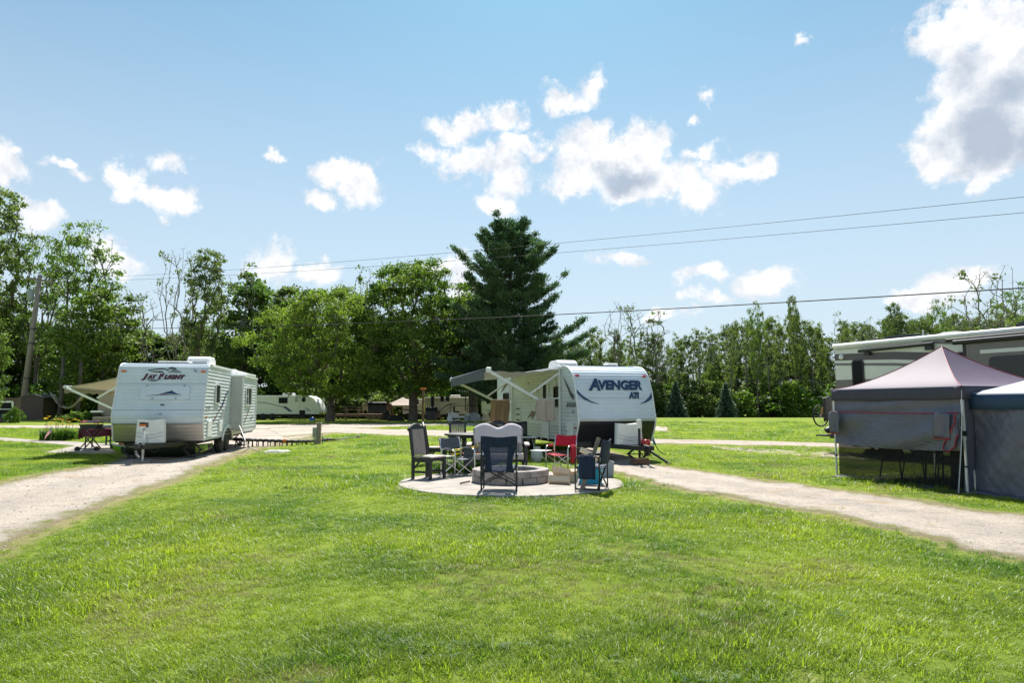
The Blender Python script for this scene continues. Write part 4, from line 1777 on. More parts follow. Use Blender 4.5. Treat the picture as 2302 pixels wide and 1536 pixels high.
# covered front window
b = MB()
def rrect(cx, cz, w, h, r, n=5):
    out = []
    for (qx, qz, a0) in ((1, 1, 0), (-1, 1, 90), (-1, -1, 180), (1, -1, 270)):
        for k in range(n):
            th = R(a0 + k * 90 / (n - 1))
            out.append((cx + qx * (w / 2 - r) + r * math.cos(th), cz + qz * (h / 2 - r) + r * math.sin(th)))
    return out
o_ = rrect(.12, 1.915, 1.38, .42, .09)
k_ = len(o_)
b.add([J.front(x, z, .015) for x, z in o_] + [J.front(x, z, .045) for x, z in o_], [tuple(range(k_, 2 * k_))] + [(i, (i + 1) % k_, k_ + (i + 1) % k_, k_ + i) for i in range(k_)])
wc = b.build('window_cover', 'siding', J.t, bevel=.01)
for x_, z_ in ((-.4, 2.11), (.64, 2.11), (-.2, 1.74), (.44, 1.74)):
    b = MB()
    b.box(J.front(x_, z_, .055), (.05, .02, .02))
    b.build('cover_clip', 'decal_dark', wc)
J.decal_front([[(-.06, 1.85), (.16, 1.93), (.26, 1.955), (.31, 1.985), (.34, 1.945), (.46, 1.885), (.62, 1.845), (.46, 1.855), (.28, 1.875), (.1, 1.868)]], 'decal_navy', off=.05)
J.decal_front([[(-.42, 1.80), (-.22, 1.822), (.05, 1.838), (.3, 1.835), (.62, 1.808), (.3, 1.85), (.05, 1.858), (-.22, 1.838)]], 'decal_maroon', off=.051)
# maker's lettering with navy shadow
for dx_, dz_, m_, of_ in ((.012, -.012, 'decal_navy', .022), (0, 0, 'decal_maroon', .026)):
    J.text_front('J', -.60 + dx_, 2.335 + dz_, .20, m_, .35, .008, off=of_, fit=.17)
    J.text_front('AY', -.44 + dx_, 2.335 + dz_, .155, m_, .35, .008, off=of_, fit=.26)
    J.text_front('F', -.145 + dx_, 2.335 + dz_, .20, m_, .35, .008, off=of_, fit=.17)
    J.text_front('LIGHT', .02 + dx_, 2.335 + dz_, .155, m_, .35, .008, off=of_, fit=.60)


def stroke(pts, w):
    """tapered brush stroke polygon"""
    p = smooth_poly(pts, 5, False)
    n = len(p)
    l_, r_ = [], []
    for i in range(n):
        t = p[min(i + 1, n - 1)] - p[max(i - 1, 0)]
        t /= np.linalg.norm(t) + 1e-9
        nn = np.array([-t[1], t[0]])
        ww = w * math.sin(math.pi * (i + .4) / (n - .2)) * .5 + .002
        l_.append(tuple(p[i] + nn * ww))
        r_.append(tuple(p[i] - nn * ww))
    return [[l_[i], l_[i + 1], r_[i + 1], r_[i]] for i in range(n - 1)]


bird = []
bird += stroke([(-.47, 2.585), (-.3, 2.60), (-.1, 2.622), (.06, 2.60), (.14, 2.53)], .03)
bird += stroke([(-.45, 2.58), (-.3, 2.545), (-.12, 2.53), (-.02, 2.52)], .022)
bird += stroke([(-.3, 2.53), (-.15, 2.545), (-.04, 2.535), (.0, 2.48)], .02)
bird += stroke([(.10, 2.58), (.12, 2.64), (.2, 2.665), (.3, 2.64), (.36, 2.58), (.5, 2.525)], .026)
bird += stroke([(.14, 2.56), (.16, 2.61), (.23, 2.63), (.3, 2.60)], .018)
bird += stroke([(.2, 2.575), (.26, 2.58), (.31, 2.565)], .022)
bird += stroke([(.5, 2.52), (.38, 2.53), (.27, 2.545), (.18, 2.53), (.14, 2.50)], .02)
bird += stroke([(.24, 2.62), (.29, 2.61), (.33, 2.585)], .015)
bird += stroke([(-.43, 2.30), (-.3, 2.285), (-.15, 2.29), (-.02, 2.33)], .018)
bird += stroke([(-.4, 2.275), (-.28, 2.262), (-.15, 2.27)], .014)
J.decal_front(bird, 'decal_dark', 'bird_emblem', .024)
J.decal_front([[(.86, 2.55), (.95, 2.55), (.94, 2.59), (.93, 2.565), (.88, 2.57)]] + stroke([(.84, 2.62), (.88, 2.59), (.9, 2.57)], .015), 'decal_navy', 'bird_emblem', .024)
J.decal_front([[(.03, 1.55), (.14, 1.55), (.14, 1.585), (.03, 1.585)]], 'black_paint')
J.decal_front([[(-.08, 1.30), (0, 1.30), (0, 1.315), (-.08, 1.315)], [(.02, 1.275), (.11, 1.275), (.11, 1.29), (.02, 1.29)], [(.02, 1.30), (.11, 1.30), (.11, 1.315), (.02, 1.315)], [(.02, 1.325), (.11, 1.325), (.11, 1.335), (.02, 1.335)]], 'decal_grey')
J.lamp(-1.12, 2.55)
J.lamp(1.12, 2.55)
J.air_conditioner(.6, 2.3)
b = MB()
b.box((.1, 1.2, 2.86), (.9, .5, .07))
b.build('roof_vent', 'plastic_white', J.t, bevel=.02)
b = MB()
b.box((.7, 6.4, 2.87), (.4, .4, .1))
b.build('roof_vent', 'plastic_white', J.t, bevel=.02)
J.jack_y = -1.15
jy_, zt_ = J.tongue(1.5, jack_head='black_paint', jack_post='steel_white', jack_to=.05, cover_w=.78, cover_h=.66, cover_x=-.02, zc=.52)
b = MB()
b.box((0, jy_ - .14, zt_ + .575), (.16, .02, .05))
b.build('jack_lamp', 'amber', J.t)
b = MB()
b.box((0, jy_ - .135, zt_ + .52), (.17, .02, .045))
b.build('jack_badge', 'plastic_white', J.t)
b = MB()
b.box((0, jy_, .025), (.42, .2, .05))
b.build('jack_pad', 'old_wood', J.t, bevel=.006)
b = MB()
for k_ in range(16):
    a_ = k_ / 15
    b.box((-.1 - .05 * math.sin(a_ * 9), jy_ - .12, .55 - .42 * math.sin(a_ * math.pi) * .9), (.022, .02, .045), Matrix.Rotation(a_ * 6, 3, 'Y'))
b.build('safety_chain', 'steel_white', J.t)
b = MB()
b.tube([(.08, jy_, zt_ + .4), (.13, jy_ - .1, zt_ + .1), (.2, jy_ - .1, .35), (.34, jy_ - .06, .28), (.42, jy_ - .02, .38), (.36, jy_, zt_)], .008, 6)
b.build('jack_cable', 'black_paint', J.t, True)
J.scissor_jack(-.86, .62, wd=.5)
J.scissor_jack(.86, .62, wd=.5)
J.scissor_jack(.9, 7.6, wd=.4)
for y_ in (3.05, 3.87):
    J.wheel(1, y_)
    J.wheel(-1, y_)
b = MB()
arc_ = [(3.46 + .86 * math.cos(a), .42 + .5 * math.sin(a)) for a in np.linspace(0, math.pi, 16)]
for i_ in range(15):
    (ya, za), (yb, zb) = arc_[i_], arc_[i_ + 1]
    ka = [(3.46 + .74 * math.cos(a), .40 + .40 * math.sin(a)) for a in np.linspace(0, math.pi, 16)]
    b.add([(1.28, ya, za), (1.28, yb, zb), (1.28, *ka[i_ + 1]), (1.28, *ka[i_])], [(0, 1, 2, 3)])
b.build('wheel_arch', 'trim_white', J.t, solid=.03)
b = MB()
for i_ in range(15):
    b.add([(1.262, ka[i_][0], ka[i_][1]), (1.262, ka[i_ + 1][0], ka[i_ + 1][1]), (1.262, 3.46, .42)], [(0, 1, 2)])
b.build('wheel_well', 'dark_under', J.t)
J.window(1, 1.42, 2.05, 1.60, 2.22)
J.hatch(1, .55, 1.1, .62, 1.10)
J.hatch(1, 2.1, 2.6, .72, 1.08)
J.lamp(0, 1.22, front=False, y=.35, side=1)
J.text_side(1, 'JAY FLIGHT', .22, 1.44, .09, 'decal_dark', .35, .003, 1.3)
J.decal_side(1, [[(.95, .98), (1.5, 1.12), (2.1, 1.42), (2.6, 1.62), (2.2, 1.5), (1.55, 1.2)]], 'decal_maroon')
J.decal_side(1, [[(2.1, 1.38), (2.45, 1.5), (2.75, 1.66), (3.1, 2.0), (3.42, 2.06), (3.0, 1.9), (2.62, 1.70), (2.35, 1.55)]], 'decal_navy')
J.decal_side(1, [[(1.7, .95), (2.3, .95), (3.1, 1.5), (2.6, 1.42), (2.0, 1.05)]], 'decal_grey', .0245)
# slide-out room
s0_, s1_, so_ = 3.85, 6.55, .40
b = MB()
zs_ = np.arange(.72, 2.56, .0175)
for i_ in range(len(zs_) - 1):
    xa, xb = 1.25 + so_ + J.ribs(zs_[i_]), 1.25 + so_ + J.ribs(zs_[i_ + 1])
    b.add([(xa, s0_, zs_[i_]), (xa, s1_, zs_[i_]), (xb, s1_, zs_[i_ + 1]), (xb, s0_, zs_[i_ + 1])], [(0, 1, 2, 3)])
sl = b.build('slide_out', 'siding_side', J.t)
for y_ in (s0_ + .01, s1_ - .01):
    b = MB()
    b.box((1.25 + so_ / 2, y_, 1.63), (so_ - .02, .02, 1.83))
    b.build('end_panel', 'grey_panel', sl)
b = MB()
b.box((1.25 + so_ / 2 + .02, (s0_ + s1_) / 2, 2.57), (so_ + .06, s1_ - s0_ + .1, .05))
b.build('slide_roof', 'roof_white', sl)
b = MB()
b.box((1.25 + so_ / 2, (s0_ + s1_) / 2, .72), (so_ + .02, s1_ - s0_, .05))
b.build('slide_floor', 'trim_grey', sl)
for y_ in (s0_, s1_):
    b = MB()
    b.box((1.25 + so_ + .005, y_, 1.64), (.05, .06, 1.9))
    b.build('slide_moulding', 'trim_white', sl)
hw_ = J.hw
J.hw = 1.25 + so_
w_ = J.window(1, 4.35, 5.4, 1.55, 2.2, split=True)
J.decal_side(1, [[(3.95, .85), (4.4, 1.02), (4.9, 1.3), (5.5, 1.62), (4.95, 1.38), (4.4, 1.1)]], 'decal_maroon')
J.decal_side(1, [[(5.3, 1.0), (6.1, 1.18), (5.6, 1.12)]], 'decal_navy')
J.hw = hw_
# awning on the far side
aw = MB()
y0_, y1_ = 2.1, 6.5
wa_, za_, zb_ = 2.1, 2.62, 2.12
aw.grid(lambda u, v: (-1.26 - wa_ * u, y0_ + (y1_ - y0_) * v, za_ + (zb_ - za_) * u - .05 * math.sin(math.pi * u) - .02 * math.sin(math.pi * v)), 12, 10)
can = aw.build('awning', 'awning_beige', J.t, True, solid=.006)
b = MB()
b.tube([(-1.26 - wa_, y0_ - .1, zb_), (-1.26 - wa_, y1_ + .1, zb_)], .05, 10)
b.build('roller', 'trim_white', can, True)
b = MB()
b.grid(lambda u, v: (-1.30 - wa_, y0_ + (y1_ - y0_) * u, zb_ - .02 - .16 * v - .02 * math.sin(u * 40) * v), 40, 3)
b.build('valance', 'awning_beige', can, solid=.004)
for y_ in (y0_ - .06, y1_ + .06):
    b = MB()
    b.bar((-1.26 - wa_, y_, zb_), (-1.29, y_, 1.15), .05, .06)
    b.bar((-1.29, y_, 1.15), (-1.29, y_, 2.6), .05, .04)
    b.bar((-1.29, y_, 2.5), (-1.26 - wa_ * .55, y_, 1.78), .035, .045)
    b.build('awning_arm', 'aluminium', can)

# ---------------------------------------------------------------- middle trailer
A = Trailer('travel_trailer', 'white and dark grey travel trailer in the middle, awning out, navy lettering', (2.88, 18.7, 0), R(15.7),
            [(.30, .50), (.14, .78), (.0, 1.07), (.06, 1.35), (.2, 1.85), (.36, 2.2), (.52, 2.42), (.72, 2.56), (.98, 2.65), (1.3, 2.69)], 9.4, 2.46, 2.69)
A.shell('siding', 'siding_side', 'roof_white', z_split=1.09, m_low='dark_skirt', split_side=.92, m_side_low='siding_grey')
A.corner_trim('trim_white', .03)
A.seam(1.72)
b = MB()
b.add([A.front(-1.23, 1.085, .012), A.front(1.23, 1.085, .012), A.front(1.23, 1.15, .02), A.front(-1.23, 1.15, .02)], [(0, 1, 2, 3)])
b.build('skirt_moulding', 'trim_grey', A.t)
b = MB()
b.prism([(-1.23, .5), (1.23, .5), (1.0, .34), (-1.15, .34)], lambda a, c, t: (a, t, c), .3, .38)
b.build('front_apron', 'dark_skirt', A.t)
A.lamp(-1.10, 2.36, 'red_lens')
A.lamp(1.10, 2.36, 'red_lens')
for dx_, m_, of_ in ((.008, 'decal_dark', .022), (0, 'decal_navy', .026)):
    A.text_front('A', -.83 + dx_, 1.955 - dx_, .455, m_, .3, .018, off=of_, fit=.38)
    A.text_front('VENGER', -.475 + dx_, 1.985 - dx_, .345, m_, .22, .016, off=of_, fit=1.40)
    A.text_front('ATI', .43 + dx_, 1.735 - dx_, .215, m_, .2, .018, off=of_, fit=.36)
A.text_front('by Prime Time Mfg.', .33, 1.925, .042, 'decal_grey', .2, 0)
A.decal_front([[(-1.22, 1.98), (-1.05, 1.80), (-.8, 1.64), (-.5, 1.55), (-.8, 1.60), (-1.02, 1.69), (-1.22, 1.86)]], 'decal_navy')
A.decal_front([[(1.22, 1.90), (1.1, 1.75), (.95, 1.64), (.74, 1.55), (.98, 1.60), (1.1, 1.65), (1.22, 1.74)]], 'decal_navy')
A.decal_side(-1, [[(.35, 1.80), (.6, 1.92), (.95, 2.18), (1.25, 2.4), (1.0, 2.12), (.65, 1.80), (.35, 1.66)]], 'decal_dark')
A.text_side(-1, 'A', .98, 1.47, .23, 'decal_dark', .25, .006, 1.0)
A.text_side(-1, 'VENGER', .83, 1.48, .18, 'decal_dark', .2, .005, .95)
A.text_side(-1, 'ATI', .5, 1.29, .14, 'decal_dark', .2, .003, .9)
A.window(-1, 1.62, 2.12, 1.48, 2.1, 'black_paint', .07)
# entry door
b = MB()
b.box((-1.25, 3.05, 1.42), (.03, .72, 1.86))
dr = b.build('entry_door', 'siding_side', A.t, bevel=.02)
b = MB()
for q_ in ((2.68, 1.42, .05, 1.96), (3.42, 1.42, .05, 1.96)):
    b.box((-1.262, q_[0], q_[1]), (.03, q_[2], q_[3]))
b.box((-1.262, 3.05, 2.38), (.03, .76, .05))
b.build('door_frame', 'trim_white', dr)
b = MB()
o_ = [(y, z) for y, z in rrect(3.05, 1.78, .34, .80, .06)]
b.add([(-1.268, y, z) for y, z in o_], [tuple(range(len(o_)))[::-1]])
b.build('pane', 'glass_dark', dr)
b = MB()
b.box((-1.28, 2.78, 1.3), (.03, .05, .14))
b.build('handle', 'black_paint', dr)
A.window(-1, 7.6, 8.4, 1.5, 2.0, 'black_paint', .08)
A.hatch(-1, .42, .95, .52, 1.02)
A.lamp(0, .9, 'red_lens', False, .22, -1)
A.hatch(-1, 5.9, 6.5, .85, 1.55, 'siding_side', 'fridge_vent')
for k_ in range(3):
    b = MB()
    b.box((-1.275, 6.2, 1.0 + k_ * .2), (.012, .45, .05))
    b.build('vent_slot', 'decal_dark', A.t)
A.decal_side(-1, [[(4.3, 1.15), (4.1, 1.3), (4.5, 1.35), (5.1, 1.08), (4.6, 1.16), (4.5, 1.06)]], 'decal_brown')
A.decal_side(-1, [[(8.9, 2.0), (8.3, 2.3), (7.5, 2.45), (7.2, 2.35), (7.9, 2.3), (8.5, 2.1)]], 'decal_brown')
for y_, z_ in ((3.9, 2.05), (4.6, 1.85), (5.3, 2.0)):
    b = MB()
    b.lathe([(.001, .02), (.09, .015), (.1, 0), (.1, -.02)], 12, (-1.255, y_, z_), Matrix.Rotation(R(-90), 3, 'Y'))
    b.build('wall_ornament', 'beige_box', A.t)
A.lamp(0, 2.28, 'amber', False, 4.9, -1)
A.air_conditioner(-.55, 3.2, .7, 1.05, .25)
b = MB()
b.box((.5, 1.6, 2.765), (.36, .36, .09))
b.build('roof_vent', 'plastic_white', A.t, bevel=.02)
b = MB()
b.box((.9, 2.2, 2.75), (.12, .12, .14))
b.build('roof_vent', 'plastic_white', A.t, bevel=.02)
A.jack_y, A.cover_y = -1.4, -.7
jy_, zt_ = A.tongue(1.9, jack_head='plastic_white', jack_to=.16, cover_w=.80, cover_h=.58, cover_x=.0, zc=.47)
for x_ in (.9,):
    A.scissor_jack(.1, -1.1, zt_, wd=.62)
b = MB()
b.bar((.3, -1.0, zt_), (.74, -1.6, .03), .05, .05)
b.box((.75, -1.62, .02), (.14, .14, .03))
b.build('stabiliser_leg', 'black_paint', A.t)
b = MB()
for k_ in range(2):
    b.box((0, jy_, .04 + .075 * k_), (.46 - .05 * k_, .3, .07), Matrix.Rotation(R(8 * k_), 3, 'Z'))
b.build('jack_block', 'post_wood', A.t, bevel=.006)
for y_ in (5.3, 6.15):
    A.wheel(-1, y_)
    A.wheel(1, y_)
b = MB()
b.lathe([(.001, 0), (.1, 0), (.13, .04), (.13, .14), (.11, .2), (.001, .21)], 12, (.42, -.95, zt_ - .02))
b.build('battery_cover', 'red_lens', A.t, True)
b = MB()
b.tube([(.3, -.6, zt_ + .1), (.5, -.75, zt_ + .05), (.62, -.7, zt_ - .2), (.5, -.6, zt_ - .28), (.3, -.7, zt_ - .05)], .012, 6)
b.build('brake_cable', 'black_paint', A.t, True)
# awning
y0_, y1_, wa_ = 1.5, 7.0, 2.4
za_, zn_, zf_ = 2.62, 2.54, 2.46
aw = MB()
aw.grid(lambda u, v: (-1.25 - wa_ * u, y0_ + (y1_ - y0_) * v, za_ + (zn_ + (zf_ - zn_) * v - za_) * u - .13 * math.sin(math.pi * u) * (.6 + .4 * math.sin(math.pi * v)) - .012 * math.sin(u * 30)), 20, 10)
can = aw.build('awning', 'awning_grey', A.t, True, solid=.006)
b = MB()
b.tube([(-1.25 - wa_, y0_ - .16, zn_ + .01), (-1.25 - wa_, y1_ + .1, zf_ + .01)], .055, 10)
b.build('roller', 'awning_dark', can, True)
b = MB()
b.lathe([(.001, -.05), (.07, -.05), (.085, 0), (.07, .05), (.001, .05)], 12, (-1.25 - wa_, y1_ + .14, zf_), Matrix.Rotation(R(90), 3, 'X'))
b.box((-1.25 - wa_ + .03, y0_ - .2, zn_), (.16, .1, .15))
b.build('roller_cap', 'plastic_white', can, bevel=.02)
b = MB()
b.grid(lambda u, v: (-1.305 - wa_, y0_ + (y1_ - y0_) * u, zn_ + (zf_ - zn_) * u - .01 - .26 * v), 24, 2)
b.build('valance', 'awning_dark', can, solid=.005)
for y_, zz_ in ((y0_, zn_), (y1_, zf_)):
    b = MB()
    b.bar((-1.285, y_, .62), (-1.285, y_, 2.66), .05, .06)
    b.build('awning_rail', 'trim_white', can)
    b = MB()
    b.bar((-1.25 - wa_, y_ - .16 if y_ < 3 else y_ + .1, zz_), (-1.26 - .74, y_, 1.70), .05, .085)
    b.bar((-1.26 - 1.0, y_, 1.86), (-1.29, y_, 2.50), .035, .055)
    b.bar((-1.26 - .74, y_, 1.70), (-1.29, y_, 1.74), .03, .04)
    b.bar((-1.31, y_ + .3, 2.44), (-1.31, y_ + .12, 1.75), .012, .012, m=1)
    b.build('awning_arm', ['trim_white', 'black_paint'], can)


A.t.scale = (.92, .92, .965)
A.t.location.z = .03
J.t.scale = (.935, .935, .965)


def hung_towel(name, label, m, x0, x1, y, ztop, drop_f, drop_b, seed, slope=0.0):
    """towel folded over an awning strut of the middle trailer"""
    rng = random.Random(seed)
    t = MB()
    ph = [rng.uniform(0, 6.28) for _ in range(4)]
    nu, nv = 26, 34

    def f(u, v):
        s = (v - .45) * 2
        x = x0 + (x1 - x0) * u
        if s < 0:
            dz, yy = s * drop_f / .9, -.035
        else:
            dz, yy = -s * drop_b / 1.1, .035
        if abs(s) < .06:
            yy *= abs(s) / .06
            dz = -.01
        fall = min(1, abs(dz) / .3)
        wav = .022 * math.sin(u * 13 + ph[0]) + .014 * math.sin(u * 27 + ph[1] + dz * 3)
        x += fall * (.03 * math.sin(dz * 5 + ph[2])) + (u - .5) * .05 * fall
        return (x, y + yy + wav * fall, ztop + slope * (u - .5) + dz + .02 * fall * math.sin(u * 7 + ph[3]))
    t.grid(f, nu, nv)
    o = t.build(name, m, None, True, solid=.008)
    o.matrix_world = A.t.matrix_world
    tag(o, label, 'towel')
    return o


bpy.context.view_layer.update()
hung_towel('towel', 'beige towel hanging from the near awning strut of the middle trailer', 'towel_beige', -2.02, -1.46, 1.5, 1.745, .68, .5, 2)
hung_towel('towel', 'brown towel hanging from the far awning strut of the middle trailer', 'towel_brown', -2.12, -1.42, 7.0, 1.75, .92, .6, 4)

# ================================================================== THE FIRE PATIO AND ITS FURNITURE
PZ = .047            # top of the concrete
# ---- fire ring of wall blocks, two courses
fr = thing('fire_ring', 'round fire ring of two courses of grey-brown wall blocks on the patio', 'fire ring', (-.03, 13.35, PZ))


def ring_block(r0, r1, a0, a1, z0, z1, rng):
    b = MB()
    n = 3
    jig = rng.uniform(-.006, .006)
    vs = []
    for r in (r0 + jig, r1 + jig):
        for k in range(n + 1):
            a = a0 + (a1 - a0) * k / n
            for z in (z0, z1):
                vs.append((r * math.cos(a), r * math.sin(a), z))
    w = 2 * (n + 1)
    fs = []
    for k in range(n):
        i = 2 * k
        fs += [(i, i + 1, i + 3, i + 2), (w + i, w + i + 2, w + i + 3, w + i + 1), (i + 1, w + i + 1, w + i + 3, i + 3), (i, i + 2, w + i + 2, w + i)]
    fs += [(0, w, w + 1, 1), (2 * n, 2 * n + 1, w + 2 * n + 1, w + 2 * n)]
    return b.add(vs, fs)


rr_ = random.Random(3)
NB_ = 15
for c_ in range(2):
    for k_ in range(NB_):
        a_ = 2 * math.pi * (k_ + .5 * c_) / NB_
        ring_block(.53, .735, a_ + .012, a_ + 2 * math.pi / NB_ - .012, c_ * .122 + .001, c_ * .122 + .119, rr_).build('block', 'block', fr, bevel=.01)
b = MB()
b.lathe([(.001, .012), (.52, .01)], 20)
b.build('ash_bed', 'dark_under', fr)


def poly_chair(name, label, loc, rz, m_frame='poly_black', m_slat='poly_brown', group=None):
    """recycled-plastic dining chair; faces +y"""
    t = thing(name, label, 'chair', loc, rz, group)
    w, d, hs, hb = .46, .45, .43, 1.0

    def part(nm, m, fn, bev=.008, **k):
        b = MB()
        fn(b)
        return b.build(nm, m, t, bevel=bev, **k)
    for sx in (-1, 1):
        part('leg', m_frame, lambda b: b.bar((sx * w / 2, d / 2 - .02, 0), (sx * w / 2, d / 2 - .02, hs - .02), .055, .055))
        part('leg', m_frame, lambda b: (b.bar((sx * w / 2, -d / 2, 0), (sx * w / 2, -d / 2, hs), .05, .06), b.bar((sx * w / 2, -d / 2, hs - .02), (sx * (w / 2 - .01), -d / 2 - .10, hb), .045, .06)))
        part('stretcher', m_frame, lambda b: b.bar((sx * w / 2, -d / 2, .14), (sx * w / 2, d / 2 - .02, .14), .03, .045))
        part('apron', m_frame, lambda b: b.bar((sx * w / 2, -d / 2, hs - .055), (sx * w / 2, d / 2 - .02, hs - .055), .03, .09))
        part('brace', m_frame, lambda b: b.bar((sx * (w / 2 - .005), -d / 2 + .02, .2), (sx * (w / 2 - .005), -d / 2 + .16, hs - .08), .025, .04))
    part('apron', m_frame, lambda b: b.bar((-w / 2, d / 2 - .02, hs - .055), (w / 2, d / 2 - .02, hs - .055), .09, .03))
    part('stretcher', m_frame, lambda b: b.bar((-w / 2, .02, .14), (w / 2, .02, .14), .045, .03))

    def seat(b):
        b.grid(lambda u, v: (-w / 2 - .02 + (w + .04) * u, -d / 2 + .02 + d * v, hs + .01 - .03 * math.sin(math.pi * u) * math.sin(math.pi * min(1, v * 1.15)) - (.015 * max(0, v - .85) / .15)), 10, 10)
    part('seat', m_slat, seat, 0, smooth=True, solid=.026)

    def crest(b):
        pts = [(-w / 2 - .03, 0)] + [(-w / 2 - .03 + (w + .06) * k / 12, .05 + .10 * math.sin(math.pi * k / 12)) for k in range(13)] + [(w / 2 + .03, 0)]
        b.prism(pts, lambda a, c, q: (a, -d / 2 - .115 + q - .02 * (c / .15), hb - .06 + c), -.02, .02)
    part('crest_rail', m_frame, crest)
    ns = 8
    for k in range(ns):
        x = -w / 2 + .045 + (w - .09) * k / (ns - 1)
        part('slat', m_slat, lambda b: b.bar((x, -d / 2 - .008, hs + .03), (x * .98, -d / 2 - .09, hb - .03), .016, .042, up=(1, 0, 0)), .003)
    return t


def facing(dx, dy):
    return math.atan2(-dx, dy)


pc0 = poly_chair('patio_chair', 'black and brown slatted plastic chair nearest the lawn on the left of the fire ring', (-1.66, 13.85, PZ), facing(.86, -.50))
TC = Vector((-1.16, 18.2, 0))
dup(pc0, (-1.50, 19.5, 0), facing(.22, -.97), label='black slatted plastic chair behind the round table, facing the camera')
dup(pc0, (-.58, 19.2, 0), facing(-.5, -.86), label='black plastic chair behind the round table with only its arched top showing')
dup(pc0, (-1.92, 17.55, 0), facing(.98, .2), label='black plastic chair seen edge-on at the left of the round table')
dup(pc0, (-.68, 17.3, 0), facing(-.35, .95), label='black plastic chair on the near side of the round table behind the bench')

# ---- round dining table
t = thing('round_table', 'round black plastic dining table behind the fire patio', 'table', TC)
b = MB()
b.lathe([(.001, .71), (.60, .71), (.63, .722), (.63, .755), (.60, .765), (.001, .765)], 36)
b.build('table_top', 'poly_black', t, bevel=.004)
b = MB()
b.lathe([(.50, .66), (.54, .66), (.54, .70), (.50, .70)], 30)
b.build('apron', 'poly_black', t)
for k_ in range(4):
    a_ = R(45 + 90 * k_)
    b = MB()
    b.bar((.17 * math.cos(a_), .17 * math.sin(a_), .66), (.17 * math.cos(a_), .17 * math.sin(a_), .12), .06, .06)
    b.bar((0.05 * math.cos(a_), .05 * math.sin(a_), .09), (.42 * math.cos(a_), .42 * math.sin(a_), .04), .06, .07)
    b.build('leg', 'poly_black', t, bevel=.006)


# ---- two-seat glider bench with the white blanket
bn = thing('glider_bench', 'grey plastic two-seat glider bench with twin arched backs behind the fire ring', 'bench', (-.31, 15.35, 0), facing(.02, -1))


def bpart(nm, m, fn, bev=.007, **k):
    b = MB()
    fn(b)
    return b.build(nm, m, bn, bevel=bev, **k)


BW, BH = 1.16, 1.07


def arch(x):
    """height of the double-arched back across the bench"""
    s = abs(x) / (BW / 2)
    return BH - .10 * (.5 + .5 * math.cos(2 * math.pi * s)) * (1 if s < .5 else 1) - (.11 * max(0, s - .5) ** 2 * 4 if s > .5 else 0) * 0 - (.12 * ((s - .5) / .5) ** 2 if s > .5 else 0) + (.10 * (.5 + .5 * math.cos(2 * math.pi * s)) if s > .5 else 0)


for k_ in range(13):
    x_ = -BW / 2 + .045 + (BW - .09) * k_ / 12
    zt = arch(x_)
    bpart('slat', 'poly_grey', lambda b: b.bar((x_ * .93, -.21, .42), (x_, -.36, zt), .02, .072, up=(1, 0, 0)))
for z_, y_ in ((.52, -.255), (.86, -.335)):
    bpart('back_rail', 'poly_grey', lambda b: b.bar((-BW / 2 + .02, y_ - .012, z_), (BW / 2 - .02, y_ - .012, z_), .03, .07))
for k_ in range(5):
    y_ = -.17 + .105 * k_
    bpart('seat_slat', 'poly_brown', lambda b: b.bar((-BW / 2 + .02, y_, .43 - .02 * math.sin(k_ * .8)), (BW / 2 - .02, y_, .43 - .02 * math.sin(k_ * .8)), .095, .026))
bpart('seat_apron', 'poly_grey', lambda b: b.bar((-BW / 2 + .02, .31, .37), (BW / 2 - .02, .31, .37), .03, .09))
for sx_ in (-1, 1):
    bpart('arm_rest', 'poly_brown', lambda b: b.bar((sx_ * (BW / 2 + .06), -.34, .66), (sx_ * (BW / 2 + .06), .36, .64), .11, .028))
    bpart('arm_post', 'poly_black', lambda b: b.bar((sx_ * (BW / 2 + .04), .27, .2), (sx_ * (BW / 2 + .04), .27, .63), .05, .09))
    bpart('arm_post', 'poly_black', lambda b: b.bar((sx_ * (BW / 2 + .04), -.27, .2), (sx_ * (BW / 2 + .04), -.27, .65), .05, .09))
    bpart('base_rail', 'poly_black', lambda b: b.bar((sx_ * (BW / 2 - .02), -.42, .05), (sx_ * (BW / 2 - .02), .40, .05), .09, .09))
    bpart('leg', 'poly_black', lambda b: b.bar((sx_ * (BW / 2 - .02), .30, .06), (sx_ * (BW / 2 - .02), .22, .34), .045, .06))
    bpart('leg', 'poly_black', lambda b: b.bar((sx_ * (BW / 2 - .02), -.30, .06), (sx_ * (BW / 2 - .02), -.22, .34), .045, .06))
bpart('base_rail', 'poly_grey', lambda b: b.bar((-BW / 2, .40, .07), (BW / 2, .40, .07), .05, .11))
bpart('cross_rail', 'poly_black', lambda b: b.bar((-BW / 2, .0, .28), (BW / 2, .0, .28), .05, .06))

# blanket thrown over the back
bl = MB()


def blanket(u, v):
    x = -BW / 2 + .05 + (BW - .10) * u
    zt = arch(x) + .028
    s = (v - .35)
    ph = .006 * math.sin(u * 23 + 1 + v * 9) + .004 * math.sin(u * 41 + v * 14) + .012 * math.sin(u * 9 - v * 7)
    if s < 0:          # front side, towards the camera
        dz = -(-s / .35) * (.37 + .03 * math.sin(u * 9))
        yy = -.36 - .25 * dz + .03
    else:
        dz = -(s / .65) * .42
        yy = -.40 - .02
    f = min(1, abs(dz) / .12)
    if f < .3:
        yy = -.375 + (.03 if s < 0 else -.03) * f
    return (x + .012 * math.sin(dz * 18 + u * 5) * f, yy + ph * f + (.018 if s < 0 else -.01) * f, zt + dz - (.0 if f > .3 else .0))


bl.grid(blanket, 60, 36)
o = bl.build('blanket', 'white_cloth', None, True, solid=.008)
o.location, o.rotation_euler = bn.location, bn.rotation_euler
tag(o, 'white blanket draped over the twin arched backs of the grey bench', 'blanket')


